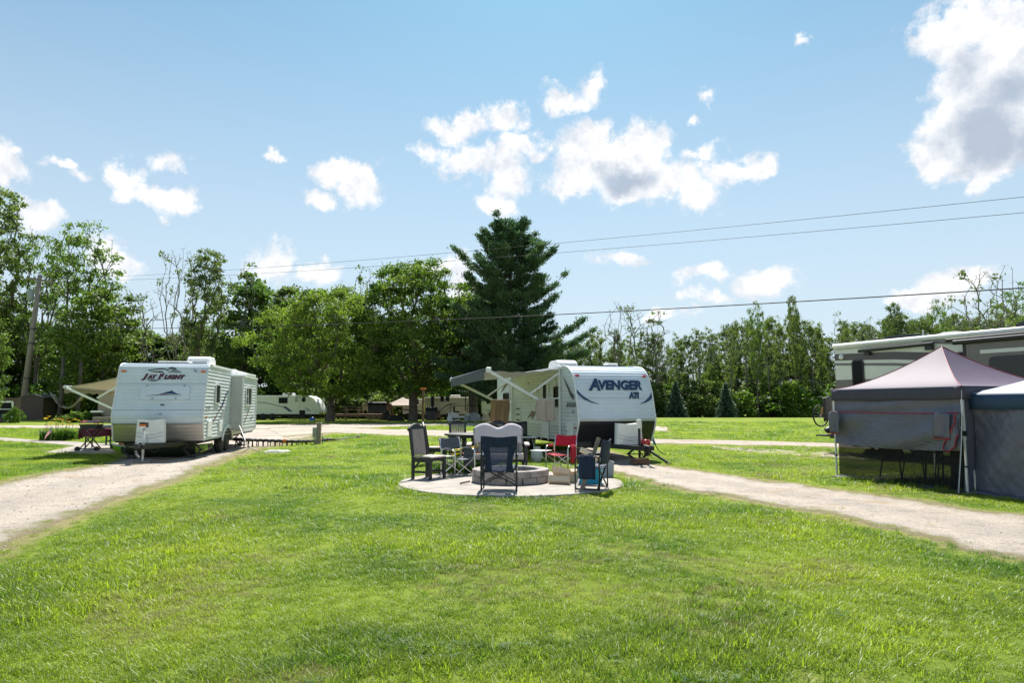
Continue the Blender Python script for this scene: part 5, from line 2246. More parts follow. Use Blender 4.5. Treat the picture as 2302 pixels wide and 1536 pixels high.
def director_chair(name, label, loc, rz, cloth, tube_m='aluminium', tray=None, pouch=None, back_h=.29, back_low=.17, group=None, mesh_back=None, back_w=.27, pouch_m=None):
    """folding director's chair; faces +y; tray/pouch: -1 left arm, +1 right arm"""
    t = thing(name, label, 'chair', loc, rz, group)
    w, d, ha, hs = .55, .43, .57, .39

    def part(nm, m, fn, bev=0, par=t, **k):
        b = MB()
        fn(b)
        return b.build(nm, m, par, bevel=bev, **k)
    for sx in (-1, 1):
        x = sx * w / 2
        # one bent tube: front leg, arm, rear leg, floor runner
        part('side_frame', tube_m, lambda b: b.tube([(x, d / 2, .02), (x, d / 2, ha - .06), (x, d / 2 - .025, ha - .015), (x, d / 2 - .07, ha), (x, -d / 2 + .05, ha), (x, -d / 2 + .01, ha - .02), (x, -d / 2, ha - .06), (x, -d / 2, .02)], .0125, 8), smooth=True)
        part('floor_runner', tube_m, lambda b: b.tube([(x, d / 2 + .01, .015), (x, -d / 2 - .01, .015)], .0125, 8), smooth=True)
        part('back_post', tube_m, lambda b: b.tube([(x, -d / 2 + .03, ha - .1), (x, -d / 2 - .02, ha + .02), (x * .97, -d / 2 - .07, hs + back_h + .12)], .0125, 8), smooth=True)
        part('arm_pad', cloth, lambda b: b.tube([(x, d / 2 - .09, ha + .006), (x, -d / 2 + .1, ha + .006)], .024, 8), smooth=True)
    for y in (d / 2 - .02, -d / 2 + .02):
        for sg in (-1, 1):
            part('cross_leg', tube_m, lambda b: b.bar((-sg * w / 2, y + sg * .008, .03), (sg * w / 2, y + sg * .008, hs - .01), .012, .026, up=(0, 1, 0)))
    part('seat', cloth, lambda b: b.grid(lambda u, v: (-w / 2 + w * u, -d / 2 + d * v, hs - .035 * math.sin(math.pi * u)), 10, 6), smooth=True, solid=.01)
    zb0, zb1 = hs + back_low, hs + back_h + .12
    bk = part('backrest', cloth, lambda b: b.grid(lambda u, v: (-w / 2 - .012 + (w + .024) * u, -d / 2 - .02 - .05 * v - .025 * math.sin(math.pi * u), zb0 + (zb1 - zb0) * v + .012 * math.cos(math.pi * 2 * u) * v), 12, 6), smooth=True, solid=.012)
    if tray:
        x = tray * (w / 2 + .22)
        part('side_tray', 'plastic_white', lambda b: b.box((x, .04, hs + .06), (.40, .36, .015)), .006)
        part('tray_brace', tube_m, lambda b: b.tube([(tray * (w / 2), .12, .22), (x + tray * .12, .12, hs + .05)], .008, 6))
    if pouch:
        x = pouch * (w / 2 + .028)
        part('side_pouch', pouch_m or cloth, lambda b: b.grid(lambda u, v: (x + pouch * (.02 * math.sin(math.pi * u) * math.sin(math.pi * v) + .012 * math.sin(u * 9)), -d / 2 + .06 + (d - .14) * u, ha - .38 * v), 8, 8), smooth=True, solid=.012)
    return t


director_chair('director_chair', 'grey director chair with aluminium frame and white side tray left of the fire ring', (-1.13, 14.45, .02), facing(.72, -.69), 'grey_cloth', tray=1, pouch=-1)
director_chair('director_chair', 'red director chair with side pouch and white tray behind the fire ring', (1.12, 15.75, .01), facing(-.5, -.86), 'red_cloth', tray=1, pouch=-1)
nd = director_chair('director_chair', 'navy director chair with black frame on the right edge of the patio', (1.40, 12.18, PZ), facing(-.92, .38), 'navy_cloth', 'black_paint', pouch=-1, back_h=.34, back_low=.05)


# ---- navy mesh camp chair seen from behind
mc = thing('camp_chair', 'navy folding camp chair with mesh back seen from behind, in front of the fire ring', 'chair', (-.215, 12.05, PZ), facing(.03, 1))


def cpart(nm, m, fn, bev=0, **k):
    b = MB()
    fn(b)
    return b.build(nm, m, mc, bevel=bev, **k)


cw_, cd_ = .60, .50
for sx_ in (-1, 1):
    x_ = sx_ * cw_ / 2
    cpart('rear_leg', 'black_paint', lambda b: b.bar((x_, -cd_ / 2, 0), (x_ * .985, -cd_ / 2 - .03, .86), .03, .03), .004)
    cpart('front_leg', 'black_paint', lambda b: b.bar((x_ * .98, cd_ / 2, 0), (x_ * .98, cd_ / 2, .58), .028, .028), .004)
    cpart('arm_rest', 'navy_cloth', lambda b: b.bar((x_, -cd_ / 2 - .01, .60), (x_, cd_ / 2 + .03, .60), .065, .025), .01)
    for yb_, sg_ in ((-cd_ / 2 - .018, 1), (cd_ / 2 - .03, 1)):
        cpart('cross_leg', 'black_paint', lambda b: b.bar((-x_, yb_ + sx_ * .012, .10), (x_, yb_ + sx_ * .012, .40), .02, .026, up=(0, 1, 0)), .003)
    cpart('side_cross_leg', 'black_paint', lambda b: b.bar((x_ * 1.0, -cd_ / 2, .08 if sx_ > 0 else .09), (x_, cd_ / 2, .40), .02, .024), .003)
    cpart('rivet', 'aluminium', lambda b: [b.box((x_ + sx_ * .0, -cd_ / 2 - .037, z), (.012, .006, .012)) for z in (.34,)])


def bpanel(u0, u1, v0, v1, b, yo=0.0):
    b.grid(lambda u, v: (cw_ * (-.5 + (u0(v) + (u1(v) - u0(v)) * u)) * (1.0), -cd_ / 2 - .025 - .015 * (v0 + (v1 - v0) * v) + .05 * math.sin(math.pi * min(1, max(0, (u0(v) + (u1(v) - u0(v)) * u)))) + yo,
                          .30 + .62 * (v0 + (v1 - v0) * v) + .012 * math.cos((u0(v) + (u1(v) - u0(v)) * u) * 6.28) * (1 if v0 > .6 else 0)), 14, 12)


edge_ = lambda v: .10 + .02 * math.cos(v * 6)
inn_ = lambda v: .30 - .07 * v
cpart('back_top', 'navy_cloth', lambda b: bpanel(lambda v: -.02, lambda v: 1.02, .72, 1.0, b), smooth=True, solid=.02)
cpart('back_side', 'navy_cloth', lambda b: bpanel(lambda v: .03 + .09 * math.sin(math.pi * (1 - v) * .8) ** 2, inn_, 0.02, .73, b), smooth=True, solid=.02)
cpart('back_side', 'navy_cloth', lambda b: bpanel(lambda v: 1 - inn_(v), lambda v: .97 - .09 * math.sin(math.pi * (1 - v) * .8) ** 2, 0.02, .73, b), smooth=True, solid=.02)
cpart('back_mesh', 'chair_mesh', lambda b: bpanel(inn_, lambda v: 1 - inn_(v), .03, .73, b, .004), smooth=True)
cpart('seat', 'navy_cloth', lambda b: b.grid(lambda u, v: (-cw_ * .44 + cw_ * .88 * u, -cd_ / 2 + .06 + cd_ * .95 * v, .40 - .05 * math.sin(math.pi * u) - .03 * (1 - v)), 8, 8), smooth=True, solid=.02)
cpart('side_pocket', 'navy_cloth', lambda b: b.grid(lambda u, v: (-cw_ / 2 - .01, -cd_ / 2 + .05 + .3 * u, .56 - .42 * v * (1 - .2 * u)), 5, 5), smooth=True, solid=.03)

# ---- leaning board, tubs, logs
b = MB()
b.bar((1.20, 11.95, PZ + .005), (1.52, 12.02, .94), .07, .028, up=(0, 1, 0))
tag(b.build('wooden_board', 'old_wood', None, bevel=.004), 'weathered grey board leaning against the navy director chair', 'board')
b = MB()
w0_, w1_ = .21, .25
outer = [(-.30, -w0_, 0), (.30, -w0_, 0), (.30, w0_, 0), (-.30, w0_, 0), (-.34, -w1_, .36), (.34, -w1_, .36), (.34, w1_, .36), (-.34, w1_, .36)]
inner = [(-.28, -w0_ + .02, .02), (.28, -w0_ + .02, .02), (.28, w0_ - .02, .02), (-.28, w0_ - .02, .02), (-.325, -w1_ + .015, .36), (.325, -w1_ + .015, .36), (.325, w1_ - .015, .36), (-.325, w1_ - .015, .36)]
fs_ = [(0, 3, 2, 1)] + [(i, (i + 1) % 4, 4 + (i + 1) % 4, 4 + i) for i in range(4)]
b.add(outer + inner, fs_ + [(8 + a, 8 + c, 8 + d_, 8 + e) for a, c, d_, e in [(0, 1, 2, 3)]] + [(8 + (i + 1) % 4, 8 + i, 12 + i, 12 + (i + 1) % 4) for i in range(4)] + [(4 + i, 4 + (i + 1) % 4, 12 + (i + 1) % 4, 12 + i) for i in range(4)])
tb = b.build('plastic_tub', 'cyan_plastic', None, bevel=.006)
tb.location, tb.rotation_euler = (1.47, 12.95, PZ), (0, 0, R(-14))
tb.scale = (.66, .7, .95)
tag(tb, 'turquoise plastic tub behind the navy director chair', 'tub')


def split_log(ln, r, a_span, seed):
    """split firewood: wedge with bark on the round side"""
    rng = random.Random(seed)
    b = MB()
    n = 6
    ang = [R(-a_span / 2) + R(a_span) * k / n for k in range(n + 1)]
    rad = [r * rng.uniform(.93, 1.07) for _ in ang]
    k = n + 2
    vs = []
    for x, tw in ((-ln / 2, 0), (0, rng.uniform(-.006, .006)), (ln / 2, 0)):
        vs.append((x, tw, -r * .35 + tw))
        for a, q in zip(ang, rad):
            vs.append((x, q * math.sin(a) + tw, q * math.cos(a) - r * .35))
    for s in range(2):
        for i in range(k):
            j = (i + 1) % k
            b.add([vs[s * k + i], vs[s * k + j], vs[(s + 1) * k + j], vs[(s + 1) * k + i]], [(0, 1, 2, 3)], 1 if 1 < i < k - 2 else 0)
    b.add(vs[:k], [tuple(range(k))[::-1]], 0)
    b.add(vs[2 * k:], [tuple(range(k))], 0)
    return b


LOGP = [split_log(.40, .115, 95, 1), split_log(.36, .10, 140, 2), split_log(.38, .095, 80, 3)]
LOGM = []
for lp in LOGP:
    o = lp.build('split_log', ['log_face', 'bark_log'])
    LOGM.append(o.data)
    bpy.data.objects.remove(o)


def log(k, loc, rot, label, group):
    o = bpy.data.objects.new('split_log', LOGM[k])
    COL.objects.link(o)
    o.location, o.rotation_euler = loc, [R(a) for a in rot]
    return tag(o, label, 'log', group)


lg_ = 'split logs beside the fire ring'
log(0, (.86, 12.82, PZ + .07), (-80, 0, -22), 'long split log at the front bottom of the pile by the fire ring', lg_)
log(1, (1.10, 13.05, PZ + .06), (-100, 0, 30), 'split log at the right bottom of the pile by the fire ring', lg_)
log(2, (.90, 13.10, PZ + .07), (-60, 0, -5), 'split log at the back bottom of the pile by the fire ring', lg_)
log(1, (.92, 12.95, PZ + .21), (-70, 8, -34), 'pale split log on top of the pile by the fire ring', lg_)
log(2, (1.08, 13.12, PZ + .20), (-95, -5, -40), 'short split log crossing the back of the pile by the fire ring', lg_)
# stack of firewood on the grass behind, in a grey bin
b = MB()
b.add([(x * .9, y * .9, 0) for x, y in ((-.3, -.22), (.3, -.22), (.3, .22), (-.3, .22))] + [(-.3, -.22, .34), (.3, -.22, .34), (.3, .22, .34), (-.3, .22, .34)], fs_)
o = b.build('wood_bin', 'silver_cloth', None, bevel=.01, solid=.015)
o.location = (1.78, 14.3, .01)
tag(o, 'pale grey bin of firewood behind the navy chair', 'bin')
lg2_ = 'logs heaped in the grey bin'
for i_, (dx_, dy_, dz_, rt_, lb_) in enumerate([(-.12, -.08, .34, (-80, 12, -30), 'lowest log sloping out of the grey wood bin'), (.05, .05, .40, (-90, -8, 15), 'log lying across the grey wood bin'),
                                           (-.16, .0, .50, (-75, 24, -20), 'long log tilted up on the grey wood bin'), (.10, -.06, .52, (-100, -30, 40), 'topmost pale log on the grey wood bin')]):
    log(i_ % 3, (1.74 + dx_, 14.3 + dy_, dz_), rt_, lb_, lg2_)
b = MB()
b.tube([(-.96, 12.78, PZ + .02), (-.78, 12.86, PZ + .05)], .018, 7)
tag(b.build('stick', 'bark_log', None, True), 'short brown stick on the concrete left of the fire ring', 'stick')

# ---- propane cylinder near the middle trailer
pt = thing('propane_cylinder', 'small white propane cylinder standing on the grass behind the fire ring', 'gas cylinder', G(1207, 1039))
b = MB()
b.lathe([(.001, .03), (.10, .03), (.14, .06), (.152, .11), (.152, .22), (.135, .27), (.09, .305), (.03, .32), (.001, .325)], 22)
b.build('tank', 'propane', pt, True)
b = MB()
b.lathe([(.11, 0), (.12, 0), (.12, .045), (.11, .045)], 18)
b.build('foot_ring', 'propane', pt)
b = MB()
b.lathe([(.085, .29), (.095, .29), (.095, .40), (.085, .40)], 18)
b.build('collar', 'propane', pt)
b = MB()
b.tube([(0, 0, .31), (0, 0, .36)], .02, 8)
b.tube([(-.03, 0, .36), (.05, 0, .36)], .014, 8)
b.build('valve', 'chrome', pt, True)


# ---- daylily bed left of the fire ring
def lilies(name, label, loc, radius, n, seed, hgt=.55, n_fl=9, ry=1.0, fs_=1.0):
    rng = np.random.default_rng(seed)
    t = thing(name, label, 'plant', loc)
    vs, fs, rd = [], [], []
    for i in range(n):
        a, q = rng.uniform(0, 6.28), radius * math.sqrt(rng.uniform(0, 1))
        bx, by = q * math.cos(a), q * math.sin(a) * ry
        th = rng.uniform(0, 6.28)
        ln = hgt * rng.uniform(.6, 1.1)
        rv = rng.uniform(0, 1)
        w = rng.uniform(.008, .016)
        px, py = -math.sin(th) * w, math.cos(th) * w
        base = len(vs)
        for k in range(5):
            s = k / 4
            out = ln * .55 * s ** 1.8
            z = ln * (s - .45 * s ** 3)
            ww = (1 - s ** 2) + .05
            vs += [(bx + math.cos(th) * out + px * ww, by + math.sin(th) * out + py * ww, z), (bx + math.cos(th) * out - px * ww, by + math.sin(th) * out - py * ww, z)]
            rd += [rv, rv]
        for k in range(4):
            fs.append((base + 2 * k, base + 2 * k + 1, base + 2 * k + 3, base + 2 * k + 2))
    o = bpy.data.objects.new('leaves', mesh_np('leaves', np.array(vs), np.array(fs), ['lily_leaf'], np.array(rd)))
    COL.objects.link(o)
    o.parent = t
    for i in range(n_fl):
        a, q = rng.uniform(0, 6.28), radius * .9 * math.sqrt(rng.uniform(0, 1))
        bx, by, z = q * math.cos(a), q * math.sin(a) * ry, hgt * rng.uniform(.75, 1.2)
        b = MB()
        b.tube([(bx * .6, by * .6, .05), (bx * .85, by * .85, z * .6), (bx, by, z)], .004, 5)
        st = b.build('stem', 'lily_leaf', t)
        b = MB()
        for k in range(6):
            th = k * 1.047 + rng.uniform(0, .3)
            c, s_ = math.cos(th), math.sin(th)
            L_ = rng.uniform(.055, .075) * fs_
            b.add([(bx, by, z), (bx + L_ * .55 * c - .022 * s_ * fs_, by + L_ * .55 * s_ + .022 * c * fs_, z + .03), (bx + L_ * c, by + L_ * s_, z + .035), (bx + L_ * .55 * c + .022 * s_ * fs_, by + L_ * .55 * s_ - .022 * c * fs_, z + .03)], [(0, 1, 2, 3)])
        b.build('flower', 'yellow' if rng.uniform() < .85 else 'orange', st)
    return t


lilies('daylily_clump', 'yellow daylily clump between the left plastic chair and the grey director chair', (-1.28, 15.0, 0), .5, 230, 61, .56, 16, .55, 1.2)
lilies('daylily_clump', 'daylily clump with few flowers right behind the grey director chair', (-.72, 15.25, 0), .36, 140, 62, .5, 6, .6)
b = MB()
b.prism([(-1.95, 14.85), (-1.3, 14.45), (-.4, 14.95), (-.3, 15.5), (-1.2, 15.75), (-1.9, 15.4)], lambda x, y, z: (x, y, z), -.02, .014)
structure(b.build('mulch_bed', 'bark_log'))

# ---- folding table and chairs under the middle trailer's awning
t = thing('folding_table', 'white-topped folding camp table in the shade of the middle awning', 'table', (.38, 19.6, 0), R(12))
b = MB()
b.box((0, 0, .60), (.62, .42, .025))
b.build('table_top', 'plastic_white', t, bevel=.005)
for sx_ in (-1, 1):
    for sg_ in (-1, 1):
        b = MB()
        b.bar((sx_ * .26, -.18 * sg_, .01), (sx_ * .26 - sx_ * .01, .18 * sg_, .585), .02, .02)
        b.build('leg', 'aluminium', t)
director_chair('director_chair', 'dark green camp chair under the middle trailer awning, seen from the front', (.22, 20.6, 0), facing(.15, -1), 'kayak_dark', 'black_paint', back_h=.5)

# ================================================================== TENTS AND MOTORHOME ON THE RIGHT
def corner_frame(L, Rt, depth):
    """tent with its front from L to Rt (ground points); returns local->world helper"""
    ex = (Rt - L)
    w = ex.length
    ang = math.atan2(ex.y, ex.x)
    return L.copy(), ang, w, depth


GL = G(1882, 1072)
GRt = G(2176, 1110)
org, ang, TW, TD = corner_frame(GL, GRt, 2.75)
print('tent width', TW)
# tent frame: local x along the front, local y away from the camera side, origin at the front left foot
tn = thing('canopy_tent', 'pop-up canopy tent with purple-grey roof, rolled grey wall and mesh screen', 'tent', org, ang)


def tp(nm, m, fn, par=tn, **k):
    b = MB()
    fn(b)
    return b.build(nm, m, par, **k)


ZE, ZA = 1.83, 2.68
EV = .24
for i_, (x_, y_) in enumerate(((0, 0), (TW, 0), (TW, TD), (0, TD))):
    lg = tp('leg', 'steel_white', lambda b: (b.bar((x_, y_, .9), (x_, y_, ZE), .038, .038), b.bar((x_, y_, 0), (x_, y_, 1.05), .028, .028)))
    b = MB()
    b.box((x_, y_, .008), (.13, .13, .014))
    b.build('foot_plate', 'steel_white', lg)
    b = MB()
    b.box((x_, y_, 1.02), (.06, .06, .09))
    b.box((x_, y_, .45), (.045, .045, .03))
    b.build('slider', 'black_paint', lg)
# roof: four concave panels
cx_, cy_ = TW / 2, TD / 2
crn = [(-.03, -.03), (TW + .03, -.03), (TW + .03, TD + .03), (-.03, TD + .03)]


def roof_panel(c0, c1, b):
    def f(u, v):
        ex, ey = c0[0] + (c1[0] - c0[0]) * u, c0[1] + (c1[1] - c0[1]) * u
        q = v
        k = ZE + (ZA - ZE) * (q ** 1.55)
        sag = -.05 * math.sin(math.pi * u) * (1 - q) * q * 2
        return (ex + (cx_ - ex) * q, ey + (cy_ - ey) * q, k + sag + .01)
    b.grid(f, 16, 14)


for i_ in range(4):
    tp('roof_panel', 'tent_purple', lambda b: roof_panel(crn[i_], crn[(i_ + 1) % 4], b), smooth=True)
    c0, c1 = crn[i_], crn[(i_ + 1) % 4]
    tp('valance', 'tent_valance', lambda b: b.grid(lambda u, v: (c0[0] + (c1[0] - c0[0]) * u, c0[1] + (c1[1] - c0[1]) * u, ZE + .008 - EV * v + .006 * math.sin(u * 14) * v), 20, 3), smooth=True, solid=.004)
    tp('piping', 'tent_red', lambda b: b.tube([(c0[0] + (cx_ - c0[0]) * q, c0[1] + (cy_ - c0[1]) * q, ZE + (ZA - ZE) * q ** 1.55 + .014) for q in np.linspace(0, 1, 14)], .007, 5))
tp('peak_pole', 'steel_white', lambda b: b.tube([(cx_, cy_, 2.2), (cx_, cy_, ZA - .01)], .02, 8))
def wall_fold(amp, seed):
    """slack cloth: a few broad sags and many fine diagonal creases"""
    rng = random.Random(seed)
    p = []
    for _ in range(4):
        p.append((rng.uniform(3, 9), rng.uniform(-6, 6), rng.uniform(0, 6.28), 1.0))
    for _ in range(9):
        a_ = rng.uniform(10, 34)
        p.append((a_, rng.choice((-1, 1)) * rng.uniform(8, 30), rng.uniform(0, 6.28), 3.2 / a_))

    def f(u, v):
        w = 0.0
        for i, (a, c, d, e) in enumerate(p):
            q = math.sin(a * u + c * v + d + 1.2 * math.sin(3 * u + 2 * v + i))
            w += e * (q if i < 4 else (1 - abs(q)) ** 1.5 - .4)
        return amp * w / 3
    return f


# front: upper wall, rolled flap, red zip, mesh below
f1, f2 = wall_fold(.03, 1), wall_fold(.065, 2)
tp('upper_wall', 'tent_wall', lambda b: b.grid(lambda u, v: (.02 + (TW - .04) * u, .012 + f1(u, v), 1.64 - .28 * v), 90, 12), smooth=True)
tp('zip', 'tent_red', lambda b: b.tube([(.02 + (TW - .04) * u, -.09, 1.375 - .02 * math.sin(u * 3.1)) for u in np.linspace(0, 1, 20)], .010, 5))
tp('wall_flap', 'tent_wall', lambda b: b.grid(lambda u, v: (-.02 + (TW + .02) * u, -.035 + f2(u * 1.3, v * 1.4) - .02 * math.sin(math.pi * v),
   1.365 - .02 * math.sin(u * 3.1) - (.66 - .05 * u + .05 * math.sin(u * 2.4)) * v), 130, 44), smooth=True, solid=.006)
for u0_, u1_, zz_ in ((.0, .09, .92), (.84, .95, .92)):
    fo = tp('folded_corner', 'tent_wall', lambda b: b.grid(lambda u, v: (TW * (u0_ + (u1_ - u0_) * u), -.135 - .02 * math.sin(u * 6 + v * 3), 1.35 - (1.35 - zz_) * v + .03 * math.sin(u * 3.1) * (1 - v)), 8, 8), smooth=True, solid=.01)
    tp('zip', 'tent_red', lambda b: b.tube([(TW * (u0_ + (u1_ - u0_) * u), -.155, zz_) for u in np.linspace(0, 1, 5)], .013, 6), fo)
loop_ = smooth_poly([(TW - .02, 1.35), (TW - .08, 1.15), (TW - .2, .92), (TW - .30, .78), (TW - .2, .70), (TW - .08, .80), (TW - .01, 1.0)], 6, False)
tp('hanging_flap', 'tent_wall', lambda b: b.add([(p[0], -.13 - .02 * math.sin(i), p[1]) for i, p in enumerate(loop_)], [tuple(range(len(loop_)))]), solid=.008)
tp('zip', 'tent_red', lambda b: b.tube([(p[0], -.145 - .02 * math.sin(i), p[1]) for i, p in enumerate(loop_)], .010, 6))
tp('mesh_screen', 'mesh_screen', lambda b: b.grid(lambda u, v: (.06 + (TW - .12) * u, .02 + .01 * math.sin(u * 9 + v * 4), 1.0 - .97 * v), 14, 6), smooth=True)
tp('mesh_screen', 'mesh_screen', lambda b: b.grid(lambda u, v: (.06 + (TW - .12) * u, TD - .02 + .01 * math.sin(u * 9 + v * 4), 1.7 - 1.67 * v), 14, 6), smooth=True)
tp('mesh_screen', 'mesh_screen', lambda b: b.grid(lambda u, v: (.02 + .01 * math.sin(u * 9 + v * 4), .05 + (TD - .1) * u, 1.7 - 1.67 * v), 14, 6), smooth=True)
tp('side_wall', 'tent_wall', lambda b: b.grid(lambda u, v: (TW - .02 + f1(u, v), .05 + (TD - .1) * u, 1.7 - 1.67 * v), 14, 10), smooth=True)
tp('ground_flap', 'tent_valance', lambda b: b.grid(lambda u, v: (.02 + (TW - .04) * u, .05 - .28 * v * (.5 + .5 * math.sin(u * 7 + 1) ** 2), .04 - .03 * v + .014 * math.sin(u * 19)), 30, 4), smooth=True, solid=.01)
for k_, (dx_, dy_) in enumerate(((.06, -.28), (.10, -.34))):
    tp('guy_rope', 'rope', lambda b: b.tube([(TW + .02, -.02, ZE - .02), (TW + .03 + dx_ * .5, dy_ * .5, .9), (TW + dx_, dy_, .03)], .006, 5))
# ground cloth and things inside
b = MB()
b.box((TW / 2, TD / 2, .012), (TW - .3, TD - .3, .014))
o = b.build('ground_cloth', 'tent_wall')
o.location, o.rotation_euler = org, (0, 0, ang)
tag(o, 'grey ground cloth on the grass inside the purple-roofed tent', 'ground cloth')


def sling_chair(label, loc, rz, group=None):
    t = thing('patio_sling_chair', label, 'chair', loc, rz, group)

    def part(nm, m, fn, **k):
        b = MB()
        fn(b)
        return b.build(nm, m, t, **k)
    w, d = .54, .5
    for sx in (-1, 1):
        x = sx * w / 2
        part('leg', 'black_paint', lambda b: b.tube([(x, d / 2 + .03, 0), (x, d / 2 - .02, .40), (x, d / 2 - .04, .62), (x, d / 2 - .1, .65), (x, -d / 2, .66)], .014, 7), smooth=True)
        part('leg', 'black_paint', lambda b: b.tube([(x, -d / 2 - .06, 0), (x, -d / 2 + .05, .40)], .014, 7), smooth=True)
        part('side_rail', 'black_paint', lambda b: b.tube([(x, d / 2, .41), (x, -d / 2 + .06, .38), (x, -d / 2, .45), (x, -d / 2 - .16, 1.0)], .014, 7), smooth=True)
    part('sling', 'shed_brown', lambda b: b.grid(lambda u, v: (-w / 2 + w * u, (d / 2 - (d - .06) * v * 2) if v < .5 else (-d / 2 + .06 - .22 * (v - .5) * 2), (.41 - .03 * v * 2 - .03 * math.sin(math.pi * u)) if v < .5 else (.38 + .62 * (v - .5) * 2)), 8, 20), smooth=True, solid=.01)
    return t


def tw(x, y, z=0.0):
    c, s = math.cos(ang), math.sin(ang)
    return (org.x + x * c - y * s, org.y + x * s + y * c, z)


sc0 = sling_chair('dark sling patio chair nearest the left side of the purple-roofed tent', tw(.95, .75, .02), ang + R(-95))
dup(sc0, tw(2.15, .85, .02), ang + R(95), label='dark sling patio chair nearest the right leg of the purple-roofed tent')
dup(sc0, tw(1.35, 1.75, .02), ang + R(175), label='dark sling patio chair behind the table inside the purple-roofed tent')
t = thing('patio_table', 'dark round patio table inside the purple-roofed tent', 'table', tw(1.6, 1.2, .02))
b = MB()
b.lathe([(.001, .68), (.5, .68), (.52, .69), (.52, .71), (.001, .715)], 28)
b.build('table_top', 'glass_dark', t)
for k_ in range(4):
    a_ = R(45 + 90 * k_)
    b = MB()
    b.tube([(.36 * math.cos(a_), .36 * math.sin(a_), .68), (.40 * math.cos(a_), .40 * math.sin(a_), 0)], .016, 7)
    b.build('leg', 'black_paint', t, True)
b = MB()
b.box((0, 0, .5), (.42, .36, 1.0))
b.box((0, -.19, .7), (.36, .02, .5))
o = b.build('storage_locker', 'dark_under', None, bevel=.03)
o.location, o.rotation_euler = tw(TW - .35, .5, .02), (0, 0, ang)
tag(o, 'black upright locker behind the mesh at the right leg of the tent', 'locker')

# ---- second tent, mostly outside the picture
L2 = G(2191, 1108)
ang2 = math.atan2(-.95, .31)
t2 = thing('canopy_tent', 'navy-edged canopy tent with grey fabric walls at the right edge', 'tent', L2, ang2)
W2 = D2 = 3.0
Z2 = 1.69
for x_, y_ in ((0, 0), (W2, 0), (W2, D2), (0, D2)):
    b = MB()
    b.bar((x_, y_, 0), (x_, y_, Z2), .038, .038)
    b.build('leg', 'steel_white', t2)
crn = [(-.04, -.04), (W2 + .04, -.04), (W2 + .04, D2 + .04), (-.04, D2 + .04)]
cx_, cy_, ZE_, ZA_ = W2 / 2, D2 / 2, Z2, 2.36
for i_ in range(4):
    c0, c1 = crn[i_], crn[(i_ + 1) % 4]
    b = MB()

    def f_(u, v):
        ex, ey = c0[0] + (c1[0] - c0[0]) * u, c0[1] + (c1[1] - c0[1]) * u
        return (ex + (cx_ - ex) * v, ey + (cy_ - ey) * v, ZE_ + (ZA_ - ZE_) * v ** 1.2 + .01 - .03 * math.sin(math.pi * u) * (1 - v) * v)
    b.grid(f_, 14, 10)
    b.build('roof_panel', 'tent_blue', t2, True)
    b = MB()
    b.grid(lambda u, v: (c0[0] + (c1[0] - c0[0]) * u, c0[1] + (c1[1] - c0[1]) * u, ZE_ + .012 - .27 * v), 16, 2)
    b.build('valance', 'tent_navy', t2, True, solid=.004)
f3 = wall_fold(.06, 5)
for (xa, ya, xb, yb) in ((.03, .02, W2 - .03, .02), (.02, .03, .02, D2 - .03)):
    b = MB()
    b.grid(lambda u, v: (xa + (xb - xa) * u + f3(u * 2, v) * (ya != yb), ya + (yb - ya) * u + f3(u * 2, v) * (ya == yb), 1.5 - 1.47 * v), 130, 70)
    b.build('fabric_wall', 'tent_wall', t2, True)
b = MB()
b.tube([(.0, -.02, z) for z in np.linspace(.05, 1.45, 12)], .012, 6)
b.build('zip', 'tent_red', t2)
b = MB()
b.grid(lambda u, v: (.02 + (W2 - .04) * u, -.02 - .22 * v, .035 - .02 * v + .012 * math.sin(u * 21)), 30, 3)
b.build('ground_flap', 'tent_wall', t2, True, solid=.01)
for k_, dx_ in enumerate((-.05, .02)):
    b = MB()
    b.tube([(-.02, -.02, Z2 - .05), (-.04 + dx_, -.12, 1.0), (-.05 + dx_ * 2, -.2, .03)], .006, 5)
    b.build('guy_rope', 'rope', t2)

# ---- motorhome
MH0 = Vector((9.98, 21.1, 0))
MHD = Vector((.43, -.903, 0)).normalized()
mang = math.atan2(MHD.y, MHD.x)
mh = thing('motorhome', 'cream and brown striped motorhome behind the tents at the right', 'motorhome', MH0, mang)
# local x runs forward along the visible side, local y points away from the camera, origin at rear corner


def mp(nm, m, fn, par=mh, **k):
    b = MB()
    fn(b)
    return b.build(nm, m, par, **k)


ML, MW, MZ0, MZ1 = 10.5, 2.5, .45, 3.38
mp('body', 'cream', lambda b: b.prism([(0, MZ0), (0, MZ1 - .12), (.06, MZ1 - .02), (.2, MZ1), (ML - .5, MZ1), (ML, MZ1 - .7), (ML, MZ0)], lambda x, z, y: (x, y, z), 0, MW), bevel=.04)


def stripe(poly, m, off=.004):
    mp('stripe', m, lambda b: b.add([(x, -off, z) for x, z in poly], [tuple(range(len(poly)))]))


stripe([(0.02, 3.08), (2.0, 3.02), (4.2, 2.82), (4.2, 2.60), (2.0, 2.80), (0.02, 2.88)], 'brown_stripe', .004)
stripe([(0.02, 2.80), (2.0, 2.70), (4.2, 2.48), (4.2, 2.41), (2.0, 2.62), (0.02, 2.73)], 'taupe_stripe', .005)
stripe([(0.02, 2.28), (10.4, 2.20), (10.4, .95), (0.02, .95)], 'taupe_stripe', .004)
stripe([(2.6, 3.28), (10.4, 3.28), (10.4, 2.95), (4.6, 3.0), (3.4, 3.12)], 'taupe_stripe', .006)
stripe([(4.3, 2.82), (10.4, 2.70), (10.4, 2.58), (4.3, 2.64)], 'taupe_stripe', .007)
mp('roof_gutter', 'plastic_white', lambda b: b.tube([(.0, -.01, MZ1 - .06), (ML - .6, -.01, MZ1 - .06)], .075, 10), smooth=True)
mp('roof_seam', 'decal_grey', lambda b: b.bar((.1, -.03, MZ1 - .17), (ML - .6, -.03, MZ1 - .17), .02, .02))


